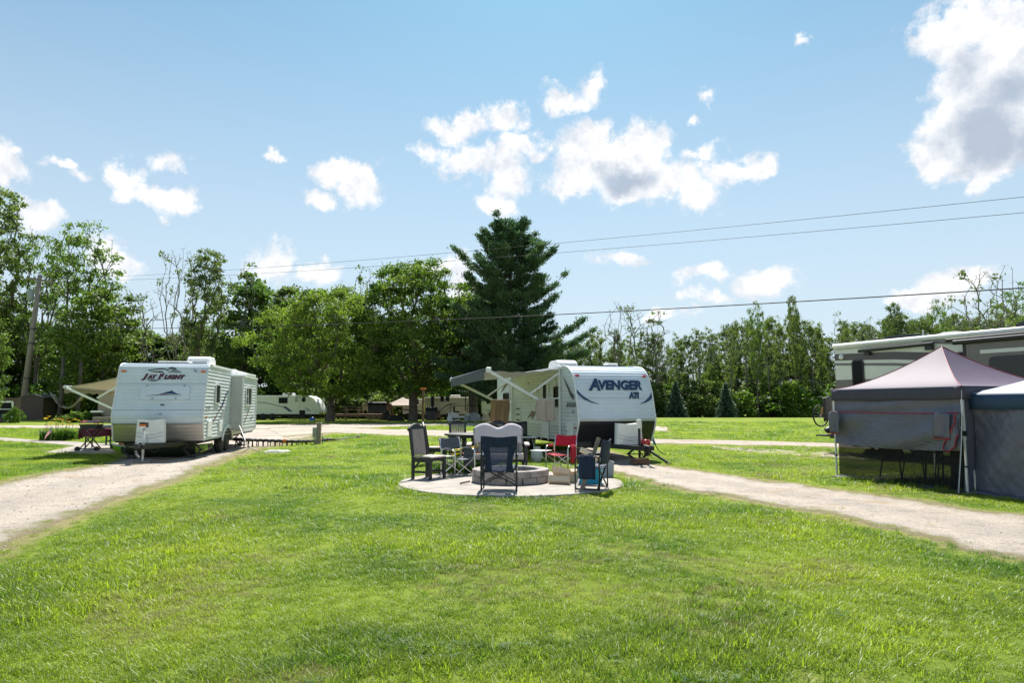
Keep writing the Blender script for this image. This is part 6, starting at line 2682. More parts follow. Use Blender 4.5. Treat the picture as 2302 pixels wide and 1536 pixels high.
def mh_window(x0, x1, z0, z1):
    pts = rrect((x0 + x1) / 2, (z0 + z1) / 2, x1 - x0, z1 - z0, .1)
    w = mp('window', 'black_gloss', lambda b: b.prism(pts, lambda x, z, y: (x, y, z), -.03, 0.0))
    pts2 = rrect((x0 + x1) / 2, (z0 + z1) / 2, x1 - x0 - .07, z1 - z0 - .07, .08)
    mp('pane', 'glass_dark', lambda b: b.add([(x, -.033, z) for x, z in pts2], [tuple(range(len(pts2)))]), w)


mh_window(.62, 1.02, 1.95, 2.86)
mh_window(3.7, 4.1, 2.35, 2.88)
# bedroom slide-out cover and big slide at the right
for x0_, x1_ in ((.95, 3.2),):
    mp('slide_topper', 'black_paint', lambda b: (b.tube([(x0_, -.12, 3.10), (x1_, -.12, 3.15)], .045, 8), b.box((x0_ + .25, -.06, 3.02), (.16, .1, .1)), b.box((x1_ - .15, -.06, 3.06), (.2, .1, .14))))
sl = mp('slide_out', 'taupe_stripe', lambda b: b.box((6.6, -.34, 2.2), (4.6, .66, 1.75)), bevel=.03)
mp('slide_seal', 'black_paint', lambda b: (b.box((4.33, -.34, 2.2), (.06, .7, 1.8)), b.box((6.6, -.69, 3.08), (4.7, .06, .05))), sl)
mp('slide_stripe', 'cream', lambda b: b.box((6.8, -.672, 2.80), (4.2, .012, .09)), sl)
mp('slide_topper', 'black_paint', lambda b: (b.tube([(3.7, -.36, 3.17), (9.0, -.40, 3.20)], .05, 8), b.tube([(4.1, -.72, 3.07), (9.0, -.74, 3.10)], .06, 8)), sl)
pts_ = rrect(6.1, 2.32, 2.4, .7, .12)
mp('slide_window', 'black_gloss', lambda b: b.prism(pts_, lambda x, z, y: (x, y, z), -.70, -.66), sl)
mp('marker_lamp', 'plastic_white', lambda b: b.lathe([(.001, .05), (.07, .045), (.09, .0)], 14, (.26, 0, 2.98), Matrix.Rotation(R(90), 3, 'X')), smooth=True)
for x_, l_, h_, nm_, m_ in ((1.9, 1.5, .16, 'air_conditioner', 'black_gloss'), (3.2, .7, .12, 'roof_vent', 'plastic_white'), (5.6, 1.6, .24, 'air_conditioner', 'black_gloss'), (1.05, .4, .12, 'roof_vent', 'glass_dark')):
    mp(nm_, m_, lambda b: b.prism([(-.5 * l_, 0), (-.46 * l_, h_ * .7), (-.3 * l_, h_), (.2 * l_, h_), (.42 * l_, h_ * .75), (.5 * l_, 0)], lambda x, z, y: (x_ + x, y, MZ1 + z), .6, 1.35), bevel=.02)
mp('roof_rail', 'black_paint', lambda b: b.tube([(.2, .2, MZ1), (.25, .2, MZ1 + .12), (.7, .2, MZ1 + .14), (.8, .2, MZ1)], .012, 6))
mp('antenna', 'decal_grey', lambda b: b.tube([(2.6, .4, MZ1), (2.6, .4, MZ1 + .22)], .02, 6))
mp('chassis', 'dark_under', lambda b: b.box((ML / 2, MW / 2, .36), (ML - .6, MW - .5, .2)))
for x_ in (2.6, 9.0):
    for y_ in (.25, MW - .25):
        w_ = mp('wheel', 'rubber', lambda b: b.lathe([(.26, -.13), (.42, -.13), (.46, -.08), (.46, .08), (.42, .13), (.26, .13)], 22, (x_, y_, .46), Matrix.Rotation(R(90), 3, 'X')), smooth=True)
        mp('rim', 'aluminium', lambda b: b.lathe([(.001, .10), (.2, .10), (.27, .12)], 18, (x_, y_, .46), Matrix.Rotation(R(90), 3, 'X')), w_)
for x_ in (.9, 3.9):
    mp('levelling_jack', 'dark_under', lambda b: (b.tube([(x_, .35, .4), (x_, .35, .1)], .05, 8), b.box((x_, .35, .06), (.4, .34, .12)), b.box((x_, .35, .16), (.3, .3, .08))))
ld = mp('ladder', 'aluminium', lambda b: (b.tube([(-.10, .35, .9), (-.10, .35, 2.5), (.0, .35, 2.6)], .018, 7), b.tube([(-.10, .75, .9), (-.10, .75, 2.5), (.0, .75, 2.6)], .018, 7)))
for k_ in range(6):
    mp('rung', 'aluminium', lambda b: b.tube([(-.10, .35, 1.05 + .26 * k_), (-.10, .75, 1.05 + .26 * k_)], .012, 6), ld)
mp('tow_bar', 'black_paint', lambda b: (b.bar((.2, .6, .5), (-.75, .6, .5), .08, .08), b.bar((-.35, .6, .5), (-.35, .6, 1.5), .05, .05)))
mp('cargo_rack', 'black_paint', lambda b: b.box((-.55, .6, .56), (.42, 1.3, .05)))


def mw(x, y, z=0.0):
    c, s = math.cos(mang), math.sin(mang)
    return Vector((MH0.x + x * c - y * s, MH0.y + x * s + y * c, z))


b = MB()
for k_, (dx_, dy_, sx_, sz_) in enumerate(((-.0, .0, .30, .26),)):
    b.grid(lambda u, v: (math.cos(u * 6.283) * .22 * (math.sin(v * math.pi) ** .5 + .02), (v - .5) * .8, .13 + math.sin(u * 6.283) * .13 * (math.sin(v * math.pi) ** .4 + .02) + .012 * math.sin(v * 30)), 16, 18)
o = b.build('cargo_bag', 'black_paint', None, True)
o.location, o.rotation_euler = mw(-.55, .55, .60), (0, 0, mang)
tag(o, 'black duffel bag strapped on the rear rack of the motorhome', 'bag')

# bicycle carried on the motorhome's rear rack
bk = thing('bicycle', 'black bicycle with orange frame hanging on the motorhome rear rack', 'bicycle', mw(-.52, .1, .78), mang)
for y_, r_ in ((-.18, .33), (.85, .33)):
    b = MB()
    b.tube([(0, y_ + r_ * math.cos(a), .40 + r_ * math.sin(a)) for a in np.linspace(0, 2 * math.pi, 28, endpoint=False)], .024, 8, closed=True)
    w_ = b.build('wheel', 'rubber', bk, True)
    b = MB()
    for k_ in range(14):
        a_ = k_ * 2 * math.pi / 14
        b.tube([(.02 * (-1) ** k_, y_, .40), (0, y_ + (r_ - .02) * math.cos(a_), .40 + (r_ - .02) * math.sin(a_))], .003, 4)
    b.build('spokes', 'aluminium', w_)
fr_ = [((-.18, .40), (.05, .85)), ((.05, .85), (.62, .90)), ((.62, .90), (.30, .38)), ((.30, .38), (.08, .80)), ((.30, .38), (.85, .40)), ((.85, .40), (.62, .90))]
for (a_, c_) in fr_:
    b = MB()
    b.tube([(0, a_[0], a_[1]), (0, c_[0], c_[1])], .018, 7)
    b.build('frame_tube', 'orange', bk, True)
b = MB()
b.tube([(-.26, .0, .98), (-.1, .02, 1.0), (0, .04, .9), (.1, .02, 1.0), (.26, .0, .98)], .014, 7)
b.build('handlebar', 'black_paint', bk, True)
b = MB()
b.box((0, .66, .97), (.12, .26, .05))
b.build('saddle', 'black_paint', bk, bevel=.02)
b = MB()
b.grid(lambda u, v: (-.10 + .04 * math.sin(math.pi * u) , -.3 + .5 * u, 1.0 - .72 * v + .06 * math.sin(u * 3)), 8, 8)
o = b.build('bike_cover', 'black_paint', None, True, solid=.05)
o.location, o.rotation_euler = mw(-.30, .22, .72), (0, 0, mang)
tag(o, 'black padded cover on the motorhome rear beside the bicycle wheel', 'cover')

# ================================================================== LEFT SITE: grill, table, kayak, flowers, hoses
LP = {'b': 0}


def simple(name, label, cat, loc, rz=0.0, group=None):
    t = thing(name, label, cat, loc, rz, group)

    def part(nm, m, fn, par=None, **k):
        b = MB()
        fn(b)
        return b.build(nm, m, par or t, **k)
    return t, part


# kayak lying across under the nose of the left trailer
k0, k1 = G(243, 1030), G(472, 1028)
kc = (k0 + k1) / 2
kl = (k1 - k0).length
t, part = simple('kayak', 'green and black kayak lying on the gravel under the left trailer nose', 'kayak', kc + Vector((0, .1, 0)), math.atan2((k1 - k0).y, (k1 - k0).x))


def hull(u, v, zs=1.0, top=False):
    x = -kl / 2 + kl * u
    s = math.sin(math.pi * min(max(u, .015), .985)) ** .55
    w, h = .36 * s, .30
    rk = .10 * (abs(u - .5) * 2) ** 4
    a = math.pi * (v)
    if top:
        return (x, w * math.cos(a), h + rk + .06 * s * math.sin(a))
    return (x, w * math.cos(a), (h + rk) - (h * (.35 + .65 * s)) * math.sin(a) ** .7)


part('hull', 'kayak_dark', lambda b: b.grid(lambda u, v: hull(u, v), 30, 14), smooth=True)
part('deck', 'kayak_green', lambda b: b.grid(lambda u, v: hull(u, v, top=True), 30, 8), smooth=True)
part('bow_panel', 'kayak_green', lambda b: b.grid(lambda u, v: (lambda p: (p[0], p[1] * 1.012, p[2]))(hull(.86 + .14 * u, v)), 8, 14), smooth=True)
part('stern_panel', 'kayak_green', lambda b: b.grid(lambda u, v: (lambda p: (p[0], p[1] * 1.012, p[2]))(hull(.13 * u, .3 + .7 * v)), 8, 14), smooth=True)
part('seat', 'black_paint', lambda b: b.box((-.75, 0, .45), (.5, .4, .14)), bevel=.05)
part('gunwale', 'hose_white', lambda b: b.tube([(lambda p: (p[0], p[1] - .01, p[2] + .01))(hull(u, 1.0)) for u in np.linspace(.02, .45, 14)], .012, 6), smooth=True)
b = MB()
b.grid(lambda u, v: (-.28 + .56 * u, -.18 + .36 * v, .0 + .10 * math.sin(math.pi * u) * math.sin(math.pi * v) + .01 * math.sin(u * 12)), 10, 8)
o = b.build('life_vest', 'orange', None, True, solid=.05)
o.location = kc + Vector((-.85, .05, .40))
tag(o, 'orange life vest lying on the kayak under the left trailer', 'life vest')

# table with maroon cloth
tc_ = G(238, 1010)
tb_, part = simple('camp_table', 'folding table beside the left trailer under a maroon cloth', 'table', tc_, R(11))
part('table_top', 'old_wood', lambda b: b.box((0, 0, .70), (1.3, .7, .03)))
for sx_ in (-1, 1):
    for sy_ in (-1, 1):
        part('leg', 'black_paint', lambda b: b.bar((sx_ * .55, sy_ * .28, 0), (sx_ * .55, sy_ * .28, .69), .035, .035))
b = MB()


def cloth(u, v):
    x, y = (u - .5) * 2.0, (v - .5) * 1.3
    ox, oy = max(0, abs(x) - .67), max(0, abs(y) - .37)
    drop = min(.34, max(ox, oy) + .35 * min(ox, oy))
    xx = math.copysign(min(abs(x), .67 + .05 * (ox > 0) + .03 * math.sin(y * 14) * (ox > 0)), x)
    yy = math.copysign(min(abs(y), .37 + .04 * (oy > 0) + .03 * math.sin(x * 13) * (oy > 0)), y)
    return (xx, yy, .725 - drop - .02 * math.sin(x * 9 + y * 5) * (drop > 0))


b.grid(cloth, 44, 30)
o = b.build('tablecloth', 'maroon_cloth', None, True, solid=.006)
o.location, o.rotation_euler = tb_.location, tb_.rotation_euler
tag(o, 'maroon tablecloth over the table beside the left trailer', 'tablecloth')
b = MB()
b.box((0, 0, .04), (.62, .38, .07))
b.box((0, 0, .085), (.5, .3, .025))
o = b.build('storage_box', 'box_grey', None, bevel=.015)
o.location, o.rotation_euler = tc_ + Vector((.1, .05, .73)), (0, 0, R(8))
tag(o, 'flat blue-grey box on the maroon tablecloth', 'box')

# red portable grill on its folding cart
gr, part = simple('gas_grill', 'red-lidded portable gas grill on a black folding cart by the left patio', 'grill', G(202, 1015), R(8))
part('lid', 'red_enamel', lambda b: b.grid(lambda u, v: (-.30 + .60 * u, -.2 + .4 * v, .86 + .14 * math.sin(math.pi * (.08 + .84 * v)) ** .6 * (1 - .25 * (2 * u - 1) ** 6)), 14, 12), smooth=True, solid=.012)
part('fire_box', 'black_paint', lambda b: b.prism([(-.30, .88), (.30, .88), (.25, .76), (-.25, .76)], lambda x, z, y: (x, y, z), -.2, .2), bevel=.01)
part('lid_handle', 'aluminium', lambda b: b.tube([(-.15, -.22, .93), (-.15, -.26, .94), (.15, -.26, .94), (.15, -.22, .93)], .012, 6))
part('shelf', 'black_paint', lambda b: b.box((0, 0, .745), (.66, .42, .03)))
for sy_ in (-1, 1):
    for sg_ in (-1, 1):
        part('cart_leg', 'black_paint', lambda b: b.bar((-.27 * sg_, sy_ * .18 + sg_ * .012, .06), (.27 * sg_, sy_ * .18 + sg_ * .012, .73), .03, .03, up=(0, 1, 0)))
for x_ in (-.30, .28):
    part('wheel', 'rubber', lambda b: b.lathe([(.03, -.03), (.08, -.03), (.085, 0), (.08, .03), (.03, .03)], 16, (x_, -.2, .085), Matrix.Rotation(R(90), 3, 'X')), smooth=True)
dup(pc0, G(208, 1006) + Vector((.1, 1.2, .03)), facing(.2, -.98), label='black slatted plastic chair behind the red grill')
dup(pc0, G(250, 1006) + Vector((.3, 1.4, .03)), facing(.1, -.99), label='black slatted plastic chair half hidden behind the left trailer corner')

# flower bed with small flag
lilies('daylily_clump', 'large yellow daylily clump beside the left walkway', G(112, 993) + Vector((0, .6, 0)), .85, 520, 63, .85, 30, .45, 1.5)
fl, part = simple('flag', 'small stars and stripes flag on a stick in front of the daylilies', 'flag', G(116, 994) + Vector((0, -.1, 0)))
part('stick', 'old_wood', lambda b: b.tube([(0, 0, 0), (.06, 0, .66)], .007, 6))


def flagpt(u, v):
    return (.055 - .06 * v - .34 * u * .45 - .10 * u, .02 * math.sin(u * 7), .62 - .24 * v - .30 * u + .02 * math.sin(u * 6))


for k_ in range(13):
    v0_, v1_ = k_ / 13, (k_ + 1) / 13
    part('stripe', 'flag_red' if k_ % 2 == 0 else 'flag_white', lambda b: b.grid(lambda u, v: flagpt(u, v0_ + (v1_ - v0_) * v), 10, 1))
part('canton', 'flag_blue', lambda b: b.grid(lambda u, v: (lambda p: (p[0], p[1] - .004, p[2]))(flagpt(.42 * u, .54 * v)), 6, 5))
part('star', 'flag_white', lambda b: [b.box((lambda p: (p[0], p[1] - .007, p[2]))(flagpt(.05 + .32 * (i % 5) / 4, .07 + .42 * (i // 5) / 3)), (.012, .002, .012)) for i in range(20)])
bpy.data.objects[fl.children[-1].name]['kind'] = 'stuff'

# sewer hose on its ladder of supports
hp_ = [G(513, 1003) + Vector((0, 0, .28)), G(540, 1008) + Vector((0, 0, .30)), G(575, 1005) + Vector((0, 0, .24)), G(620, 1004) + Vector((0, 0, .20)), G(665, 1003) + Vector((0, 0, .17)), G(700, 999) + Vector((0, 0, .12)), G(735, 994) + Vector((0, 0, .10)), G(745, 993) + Vector((0, 0, .06))]
hs_ = smooth_poly([(p.x, p.y) for p in hp_], 12, False)
hz_ = np.interp(np.linspace(0, 1, len(hs_)), np.linspace(0, 1, len(hp_)), [p.z for p in hp_])
sh, part = simple('sewer_hose', 'black ribbed sewer hose on a low ladder of supports beside the left trailer', 'hose', hp_[0] * 1.0)
sh.location = (0, 0, 0)
part('hose', 'hose_black', lambda b: b.tube([(p[0], p[1], z + .01 * math.sin(i * 1.7)) for i, (p, z) in enumerate(zip(hs_, hz_))], [.055 + .006 * (i % 2) for i in range(len(hs_))], 10), smooth=True)
for k_ in range(1, 22):
    f_ = k_ / 22 * .9 + .08
    i_ = int(f_ * (len(hs_) - 1))
    p_, z_ = hs_[i_], hz_[i_]
    part('support', 'hose_black', lambda b: (b.bar((p_[0] - .05, p_[1] - .10, 0), (p_[0] - .05, p_[1] - .07, z_), .03, .02), b.bar((p_[0] + .05, p_[1] + .10, 0), (p_[0] + .05, p_[1] + .07, z_), .03, .02), b.bar((p_[0] - .05, p_[1] - .07, z_ * .85), (p_[0] + .05, p_[1] + .07, z_ * .85), .03, .03)))
for f_ in (.02, .50, .80):
    i_ = int(f_ * (len(hs_) - 2))
    a_, c_ = hs_[i_], hs_[i_ + 1]
    d_ = (c_ - a_) / np.linalg.norm(c_ - a_) * .06
    part('coupling', 'orange', lambda b: b.tube([(a_[0] - d_[0], a_[1] - d_[1], hz_[i_]), (a_[0] + d_[0], a_[1] + d_[1], hz_[i_])], .075, 12))
p0_, p1_ = G(745, 993), G(803, 987)
part('drain_pipe', 'hose_black', lambda b: b.tube([p0_ + Vector((0, 0, .06)), (p0_ + p1_) / 2 + Vector((0, 0, .05)), p1_ + Vector((0, 0, .06))], .04, 8), smooth=True)
part('drain_cap', 'old_wood', lambda b: b.tube([p1_ + Vector((-.05, 0, .05)), p1_ + Vector((.10, .02, .09))], .075, 10), smooth=True)

# white water hose
wh = [AT(527, 948, 22.9), AT(538, 958, 22.6), AT(545, 975, 22.2), AT(552, 993, 21.8), G(562, 1006, .02), G(578, 1014, .02), G(600, 1019, .02), G(640, 1019, .02)]
ws_ = []
for i_ in range(len(wh) - 1):
    for k_ in range(6):
        ws_.append(wh[i_].lerp(wh[i_ + 1], k_ / 6))
b = MB()
b.tube(ws_ + [wh[-1]], .017, 7)
tag(b.build('water_hose', 'hose_white', None, True), 'white water hose running from the left trailer down to the grass', 'hose')
b = MB()
cc_ = G(624, 1018)
cp_ = []
for k_ in range(70):
    a_ = k_ * .45
    cp_.append((cc_.x + (.40 - .002 * k_) * math.cos(a_), cc_.y + (.30 - .002 * k_) * math.sin(a_), .03 + .0006 * k_ + .006 * math.sin(a_ * 3)))
b.tube(cp_, .016, 6)
tag(b.build('hose_coil', 'hose_white', None, True), 'coil of white hose lying on the grass beside the gravel drive', 'hose')

# utility pedestals
pp, part = simple('utility_post', 'grey timber utility post with meter box beside the sewer hose', 'post', G(716, 1000))
part('timber', 'old_wood', lambda b: b.box((0, 0, .42), (.14, .14, .84)), bevel=.008)
part('meter_box', 'box_grey', lambda b: b.box((-.15, .02, .47), (.17, .14, .37)), bevel=.01)
part('conduit', 'box_grey', lambda b: (b.tube([(-.18, .02, .3), (-.18, .02, 0)], .02, 7), b.tube([(-.12, .02, .3), (-.12, .02, 0)], .02, 7)))
part('lamp_cap', 'plastic_white', lambda b: b.box((.0, 0, .815), (.22, .06, .05)))
part('cord', 'red_lens', lambda b: b.tube([(.07, -.02, .78), (.13, -.03, .7), (.10, -.05, .55), (.09, -.05, .42)], .006, 5))
part('tap', 'blue_plastic', lambda b: (b.tube([(.14, 0, .28), (.17, -.03, .05)], .025, 7), b.tube([(.12, 0, .42), (.14, 0, .28)], .012, 6)))
pp2, part = simple('utility_post', 'short brown timber post with blue hose right of the middle trailer tongue', 'post', G(1455, 1024))
part('timber', 'old_wood', lambda b: b.box((0, 0, .36), (.16, .16, .72)), bevel=.008)
part('power_cord', 'wire', lambda b: b.tube([(.07, -.09, .55), (.16, -.1, .5), (.24, -.1, .3), (.34, -.12, .12), (.5, -.15, .03), (.8, -.2, .02)], .014, 6), smooth=True)
part('plug', 'blue_plastic', lambda b: b.tube([(.15, -.1, .52), (.22, -.1, .33)], .035, 8), smooth=True)
part('meter_box', 'box_grey', lambda b: b.box((-.14, 0, .5), (.12, .12, .3)))

# bird-house style post with orange cap behind the patio
sp, part = simple('sign_post', 'slim brown post with an orange cap and yellow tag on the lawn', 'post', G(950, 1002))
hp2 = tall(876, G(950, 1002).y)
part('pole', 'post_wood', lambda b: b.box((0, 0, hp2 / 2), (.085, .085, hp2)))
part('cap', 'orange', lambda b: b.box((0, 0, hp2 + .03), (.20, .14, .07)))
part('tag', 'yellow', lambda b: b.box((.05, -.045, hp2 * .68), (.03, .02, .26)))

# ================================================================== FAR LEFT: pole, sheds, hammock
pb, ptop = G(47, 944), None
yP = pb.y
up = AT(90, 618, yP)
pl, part = simple('utility_pole', 'leaning wooden utility pole with crossarm at the left', 'pole', pb)
tp_ = up - pb
part('pole', 'pole_wood', lambda b: b.tube([(0, 0, -.2), tuple(tp_ * .5), tuple(tp_)], [.32, .27, .21], 12), smooth=True)
part('crossarm', 'old_wood', lambda b: b.bar(tuple(tp_ * .965 + Vector((-1.5, .3, .25))), tuple(tp_ * .965 + Vector((1.7, -.3, -.32))), .20, .24))
for k_ in (-1.3, -.5, .6, 1.5):
    part('insulator', 'decal_dark', lambda b: b.lathe([(.06, 0), (.09, .08), (.05, .14), (.07, .2), (.001, .26)], 8, tuple(tp_ * .965 + Vector((k_, 0, .05 - k_ * .17)))))
part('transformer', 'box_grey', lambda b: b.lathe([(.001, -.7), (.3, -.68), (.33, -.6), (.33, .5), (.28, .6), (.001, .62)], 14, tuple(tp_ * .86 + Vector((-.6, -.2, 0)))), smooth=True)
for f_ in (.12, .28, .52, .62):
    part('band', 'decal_dark', lambda b: b.tube([tuple(tp_ * (f_ - .003)), tuple(tp_ * (f_ + .006))], .33, 12))
part('stay_wire', 'wire', lambda b: b.tube([tuple(tp_ * .3 + Vector((-.3, -.1, 0))), (-.9, -.3, 0)], .02, 5))


def shed(name, label, loc, w, d, h, hr, m_wall, m_roof, rz=0.0, door=None, cat='shed', boards=True):
    t, part = simple(name, label, cat, loc, rz)
    part('wall', m_wall, lambda b: b.prism([(-w / 2, 0), (w / 2, 0), (w / 2, h), (0, h + hr), (-w / 2, h)], lambda x, z, y: (x, y, z), 0, d))
    part('roof', m_roof, lambda b: (b.add([(-w / 2 - .2, -.15, h - .06), (0, -.15, h + hr + .05), (0, d + .15, h + hr + .05), (-w / 2 - .2, d + .15, h - .06)], [(0, 1, 2, 3)]), b.add([(0, -.15, h + hr + .05), (w / 2 + .2, -.15, h - .06), (w / 2 + .2, d + .15, h - .06), (0, d + .15, h + hr + .05)], [(0, 1, 2, 3)])), solid=.08)
    if door:
        dw, dh, dm = door
        for sx in (-1, 1):
            dd = part('door', m_wall, lambda b: b.box((sx * dw / 4, -.03, dh / 2 + .05), (dw / 2 - .03, .05, dh)))
            part('door_trim', dm, lambda b: (b.box((sx * (dw / 2 - .01), -.045, dh / 2 + .05), (.09, .05, dh)), b.box((sx * .045, -.045, dh / 2 + .05), (.07, .05, dh))), dd)
        part('lintel', dm, lambda b: b.box((0, -.045, dh + .1), (dw + .1, .05, .1)))
    return t


YF = 72.0
shed('garden_shed', 'brown lean shed beside the utility pole', base_at(70, YF), 2.4, 2.0, 2.4, .3, 'shed_brown', 'shed_roof')
shed('garden_shed', 'tan shed showing under the left trailer awning', base_at(258, 62), 2.9, 2.5, 2.9, .7, 'shed_tan', 'shed_roof', R(8))
cb, part = simple('site_kiosk', 'white-framed window front with a lit screen at the left edge', 'kiosk', base_at(4, 60))
part('wall', 'shed_brown', lambda b: b.box((-.6, .4, 1.1), (3.4, .6, 2.2)))
part('frame', 'trim_white', lambda b: (b.box((-.45, .06, 1.05), (.12, .08, 1.6)), b.box((.85, .06, 1.05), (.14, .08, 1.6)), b.box((.2, .06, 1.85), (1.3, .08, .14))))
part('pane', 'glass_dark', lambda b: b.box((.2, .08, 1.15), (1.2, .03, 1.3)))
part('screen', 'screen_glow', lambda b: b.box((.3, .05, .62), (.8, .03, .3)))
part('sash', 'trim_white', lambda b: b.box((.2, .055, 1.2), (1.2, .04, .06)))
plant('shrub1', 30, 58, 916, 'small green bush below the white-framed window at the left', wide=.8)
hm, part = simple('hammock', 'pale hammock slung between dark trees left of the left trailer', 'hammock', base_at(154, 70))
part('bed', 'beige_box', lambda b: b.grid(lambda u, v: (-1.75 + 3.5 * u, -.35 + .7 * v, 2.6 - 1.6 * (1 - (2 * u - 1) ** 2) + .15 * (2 * v - 1) ** 2 + .35 * u), 18, 5), smooth=True, solid=.03)
for sx_, zz_ in ((-1, 2.6), (1, 2.95)):
    part('rope', 'rope', lambda b: b.tube([(sx_ * 1.75, 0, zz_), (sx_ * 2.1, 0, zz_ + .35)], .03, 5))
    o = MB()
for u_, h_ in ((133, 900), (174, 900)):
    b = MB()
    b.tube([(0, 0, -.1), (.1, 0, 3), (.0, .1, 6.5)], [.24, .2, .16], 8)
    b_, m_ = base_at(u_, 70), None
    o = b.build('tree_trunk', 'bark', None, True)
    o.location = b_
    tag(o, {133: 'bare trunk holding the left end of the hammock', 174: 'bare trunk holding the right end of the hammock'}[u_], 'tree trunk')
pk, part = simple('bench_table', 'small white-topped bench before the tan shed on the left', 'table', base_at(218, 60))
part('top', 'trim_white', lambda b: b.box((0, 0, 1.0), (.85, .5, .16)))
part('legs', 'dark_under', lambda b: b.box((0, 0, .5), (.5, .3, .9)))
sw, part = simple('stone_wall', 'low stone planter wall below the tan shed on the left', 'wall', base_at(234, 59))
rw_ = random.Random(8)
for c_ in range(2):
    x_ = -.9
    while x_ < .9:
        l_ = rw_.uniform(.2, .42)
        part('stone', 'stone', lambda b: b.box((x_ + l_ / 2, 0, .14 + .27 * c_), (l_ - .02, .35 + rw_.uniform(-.04, .04), .25)), bevel=.03)
        x_ += l_
for u_, v_, n_ in ((170, 60, 'a'), (200, 61, 'b')):
    plant('shrub1', u_, v_, 926, {'a': 'low plants in front of the hammock', 'b': 'low plants in front of the stone planter wall'}[n_], wide=2.2)

# ================================================================== OVERHEAD WIRES
PT = pl.location + tp_


def wire(label, a, b_, sag, r):
    m = MB()
    pts = []
    for k in range(41):
        s = k / 40
        p = a.lerp(b_, s)
        p = Vector((p.x, p.y, p.z - sag * 4 * s * (1 - s)))
        pts.append(p)
    m.tube(pts, r, 6)
    tag(m.build('overhead_wire', 'wire', None, True), label, 'wire', 'overhead wires')


wire('uppermost thin overhead wire crossing the sky', PT + Vector((1.4, -.3, -.55)), AT(2420, 430, 27), .55, .011)
wire('second thin overhead wire just below the uppermost one', PT + Vector((1.7, -.3, -.85)), AT(2420, 467, 27), .55, .011)
wire('lowest and thickest overhead cable', pl.location + tp_ * .63, AT(2420, 640, 25), .62, .026)
for (uu_, vv_, rr_, lb_) in ((2420, 655, .018, 'thin wire clipped just under the thick overhead cable'),):
    pass

# ================================================================== MIDDLE BACKGROUND: far trailers, deck, camp clutter
def far_trailer(name, label, u0, u1, y, vtop, zb, m, curve=True, rz=0.0):
    a, c = base_at(u0, y), base_at(u1, y)
    ln = (c - a).length
    h = tall(vtop, y)
    t, part = simple(name, label, 'trailer', a, rz)
    if curve:
        nose = [(ln - 1.9, h), (ln - 1.4, h - .05), (ln - .9, h - .3), (ln - .45, h - .85), (ln - .2, h - 1.5), (ln - .1, zb + .2), (ln - .3, zb)]
    else:
        nose = [(ln, h), (ln, zb)]
    part('body', m, lambda b: b.prism([(0, zb), (0, h)] + nose, lambda x, z, yy: (x, yy, z), 0, 2.5), bevel=.05)
    part('chassis', 'dark_under', lambda b: b.box((ln / 2 - .2, 1.25, zb - .12), (ln - 1, 2.1, .2)))
    for x in (ln * .28, ln * .28 + .95):
        part('wheel', 'rubber', lambda b: b.lathe([(.05, -.12), (.34, -.12), (.38, -.06), (.38, .06), (.34, .12), (.05, .12)], 16, (x, .12, .38), Matrix.Rotation(R(90), 3, 'X')), smooth=True)
    return t, part, ln, h


ft, part, ln_, h_ = far_trailer('travel_trailer', 'white far trailer with curved nose behind the left trailer under the spreading maple', 540, 722, 71, 889, .62, 'rv_white')
part('nose_cap', 'plastic_white', lambda b: b.prism([(ln_ - 1.85, h_ + .02), (ln_ - 1.35, h_ - .03), (ln_ - .85, h_ - .28), (ln_ - .4, h_ - .84), (ln_ - .15, h_ - 1.5), (ln_ - .3, h_ - 1.5), (ln_ - .6, h_ - .9), (ln_ - 1.1, h_ - .4)], lambda x, z, y: (x, y, z), -.03, 2.53))
for x0_, x1_, z0_, z1_ in ((ln_ * .47, ln_ * .58, 1.75, 2.35), (ln_ * .755, ln_ * .80, 1.9, 2.35)):
    w_ = part('window', 'black_gloss', lambda b: b.box(((x0_ + x1_) / 2, -.01, (z0_ + z1_) / 2), (x1_ - x0_, .05, z1_ - z0_)), bevel=.01)
    part('pane', 'glass_dark', lambda b: b.box(((x0_ + x1_) / 2, -.04, (z0_ + z1_) / 2), (x1_ - x0_ - .1, .02, z1_ - z0_ - .1)), w_)
dd_ = part('door', 'rv_white', lambda b: b.box((ln_ * .69, -.015, 1.6), (.65, .04, 1.9)), bevel=.01)
part('pane', 'decal_grey', lambda b: b.box((ln_ * .69, -.045, 2.15), (.32, .02, .55)), dd_)
part('stripe', 'decal_grey', lambda b: b.add([(x, -.012, z) for x, z in ((.2, 1.95), (ln_ * .3, 1.9), (ln_ * .5, 1.5), (ln_ * .62, .95), (ln_ * .5, 1.35), (ln_ * .3, 1.75), (.2, 1.85))], [tuple(range(7))]))
part('stripe', 'decal_navy', lambda b: b.add([(x, -.016, z) for x, z in ((ln_ * .52, 1.45), (ln_ * .56, 1.45), (ln_ * .65, .9), (ln_ * .6, .9))], [(0, 1, 2, 3)]))
part('stripe', 'decal_grey', lambda b: b.add([(x, -.013, z) for x, z in ((ln_ * .78, 1.4), (ln_ * .84, 1.2), (ln_ * .88, .95), (ln_ * .83, .95))], [(0, 1, 2, 3)]))
part('stripe', 'decal_dark', lambda b: b.add([(x, -.014, z) for x, z in ((.1, 2.5), (ln_ * .25, 2.38), (.1, 2.42))], [(0, 1, 2)]))
part('air_conditioner', 'plastic_white', lambda b: b.box((ln_ * .55, 1.2, h_ + .13), (1.1, .8, .28)), bevel=.06)
part('propane_cover', 'plastic_white', lambda b: b.box((ln_ + .35, 1.2, 1.0), (.5, .7, .7)), bevel=.08)
part('tongue_frame', 'black_paint', lambda b: b.bar((ln_ - .4, 1.2, .55), (ln_ + 1.1, 1.2, .5), .2, .14))

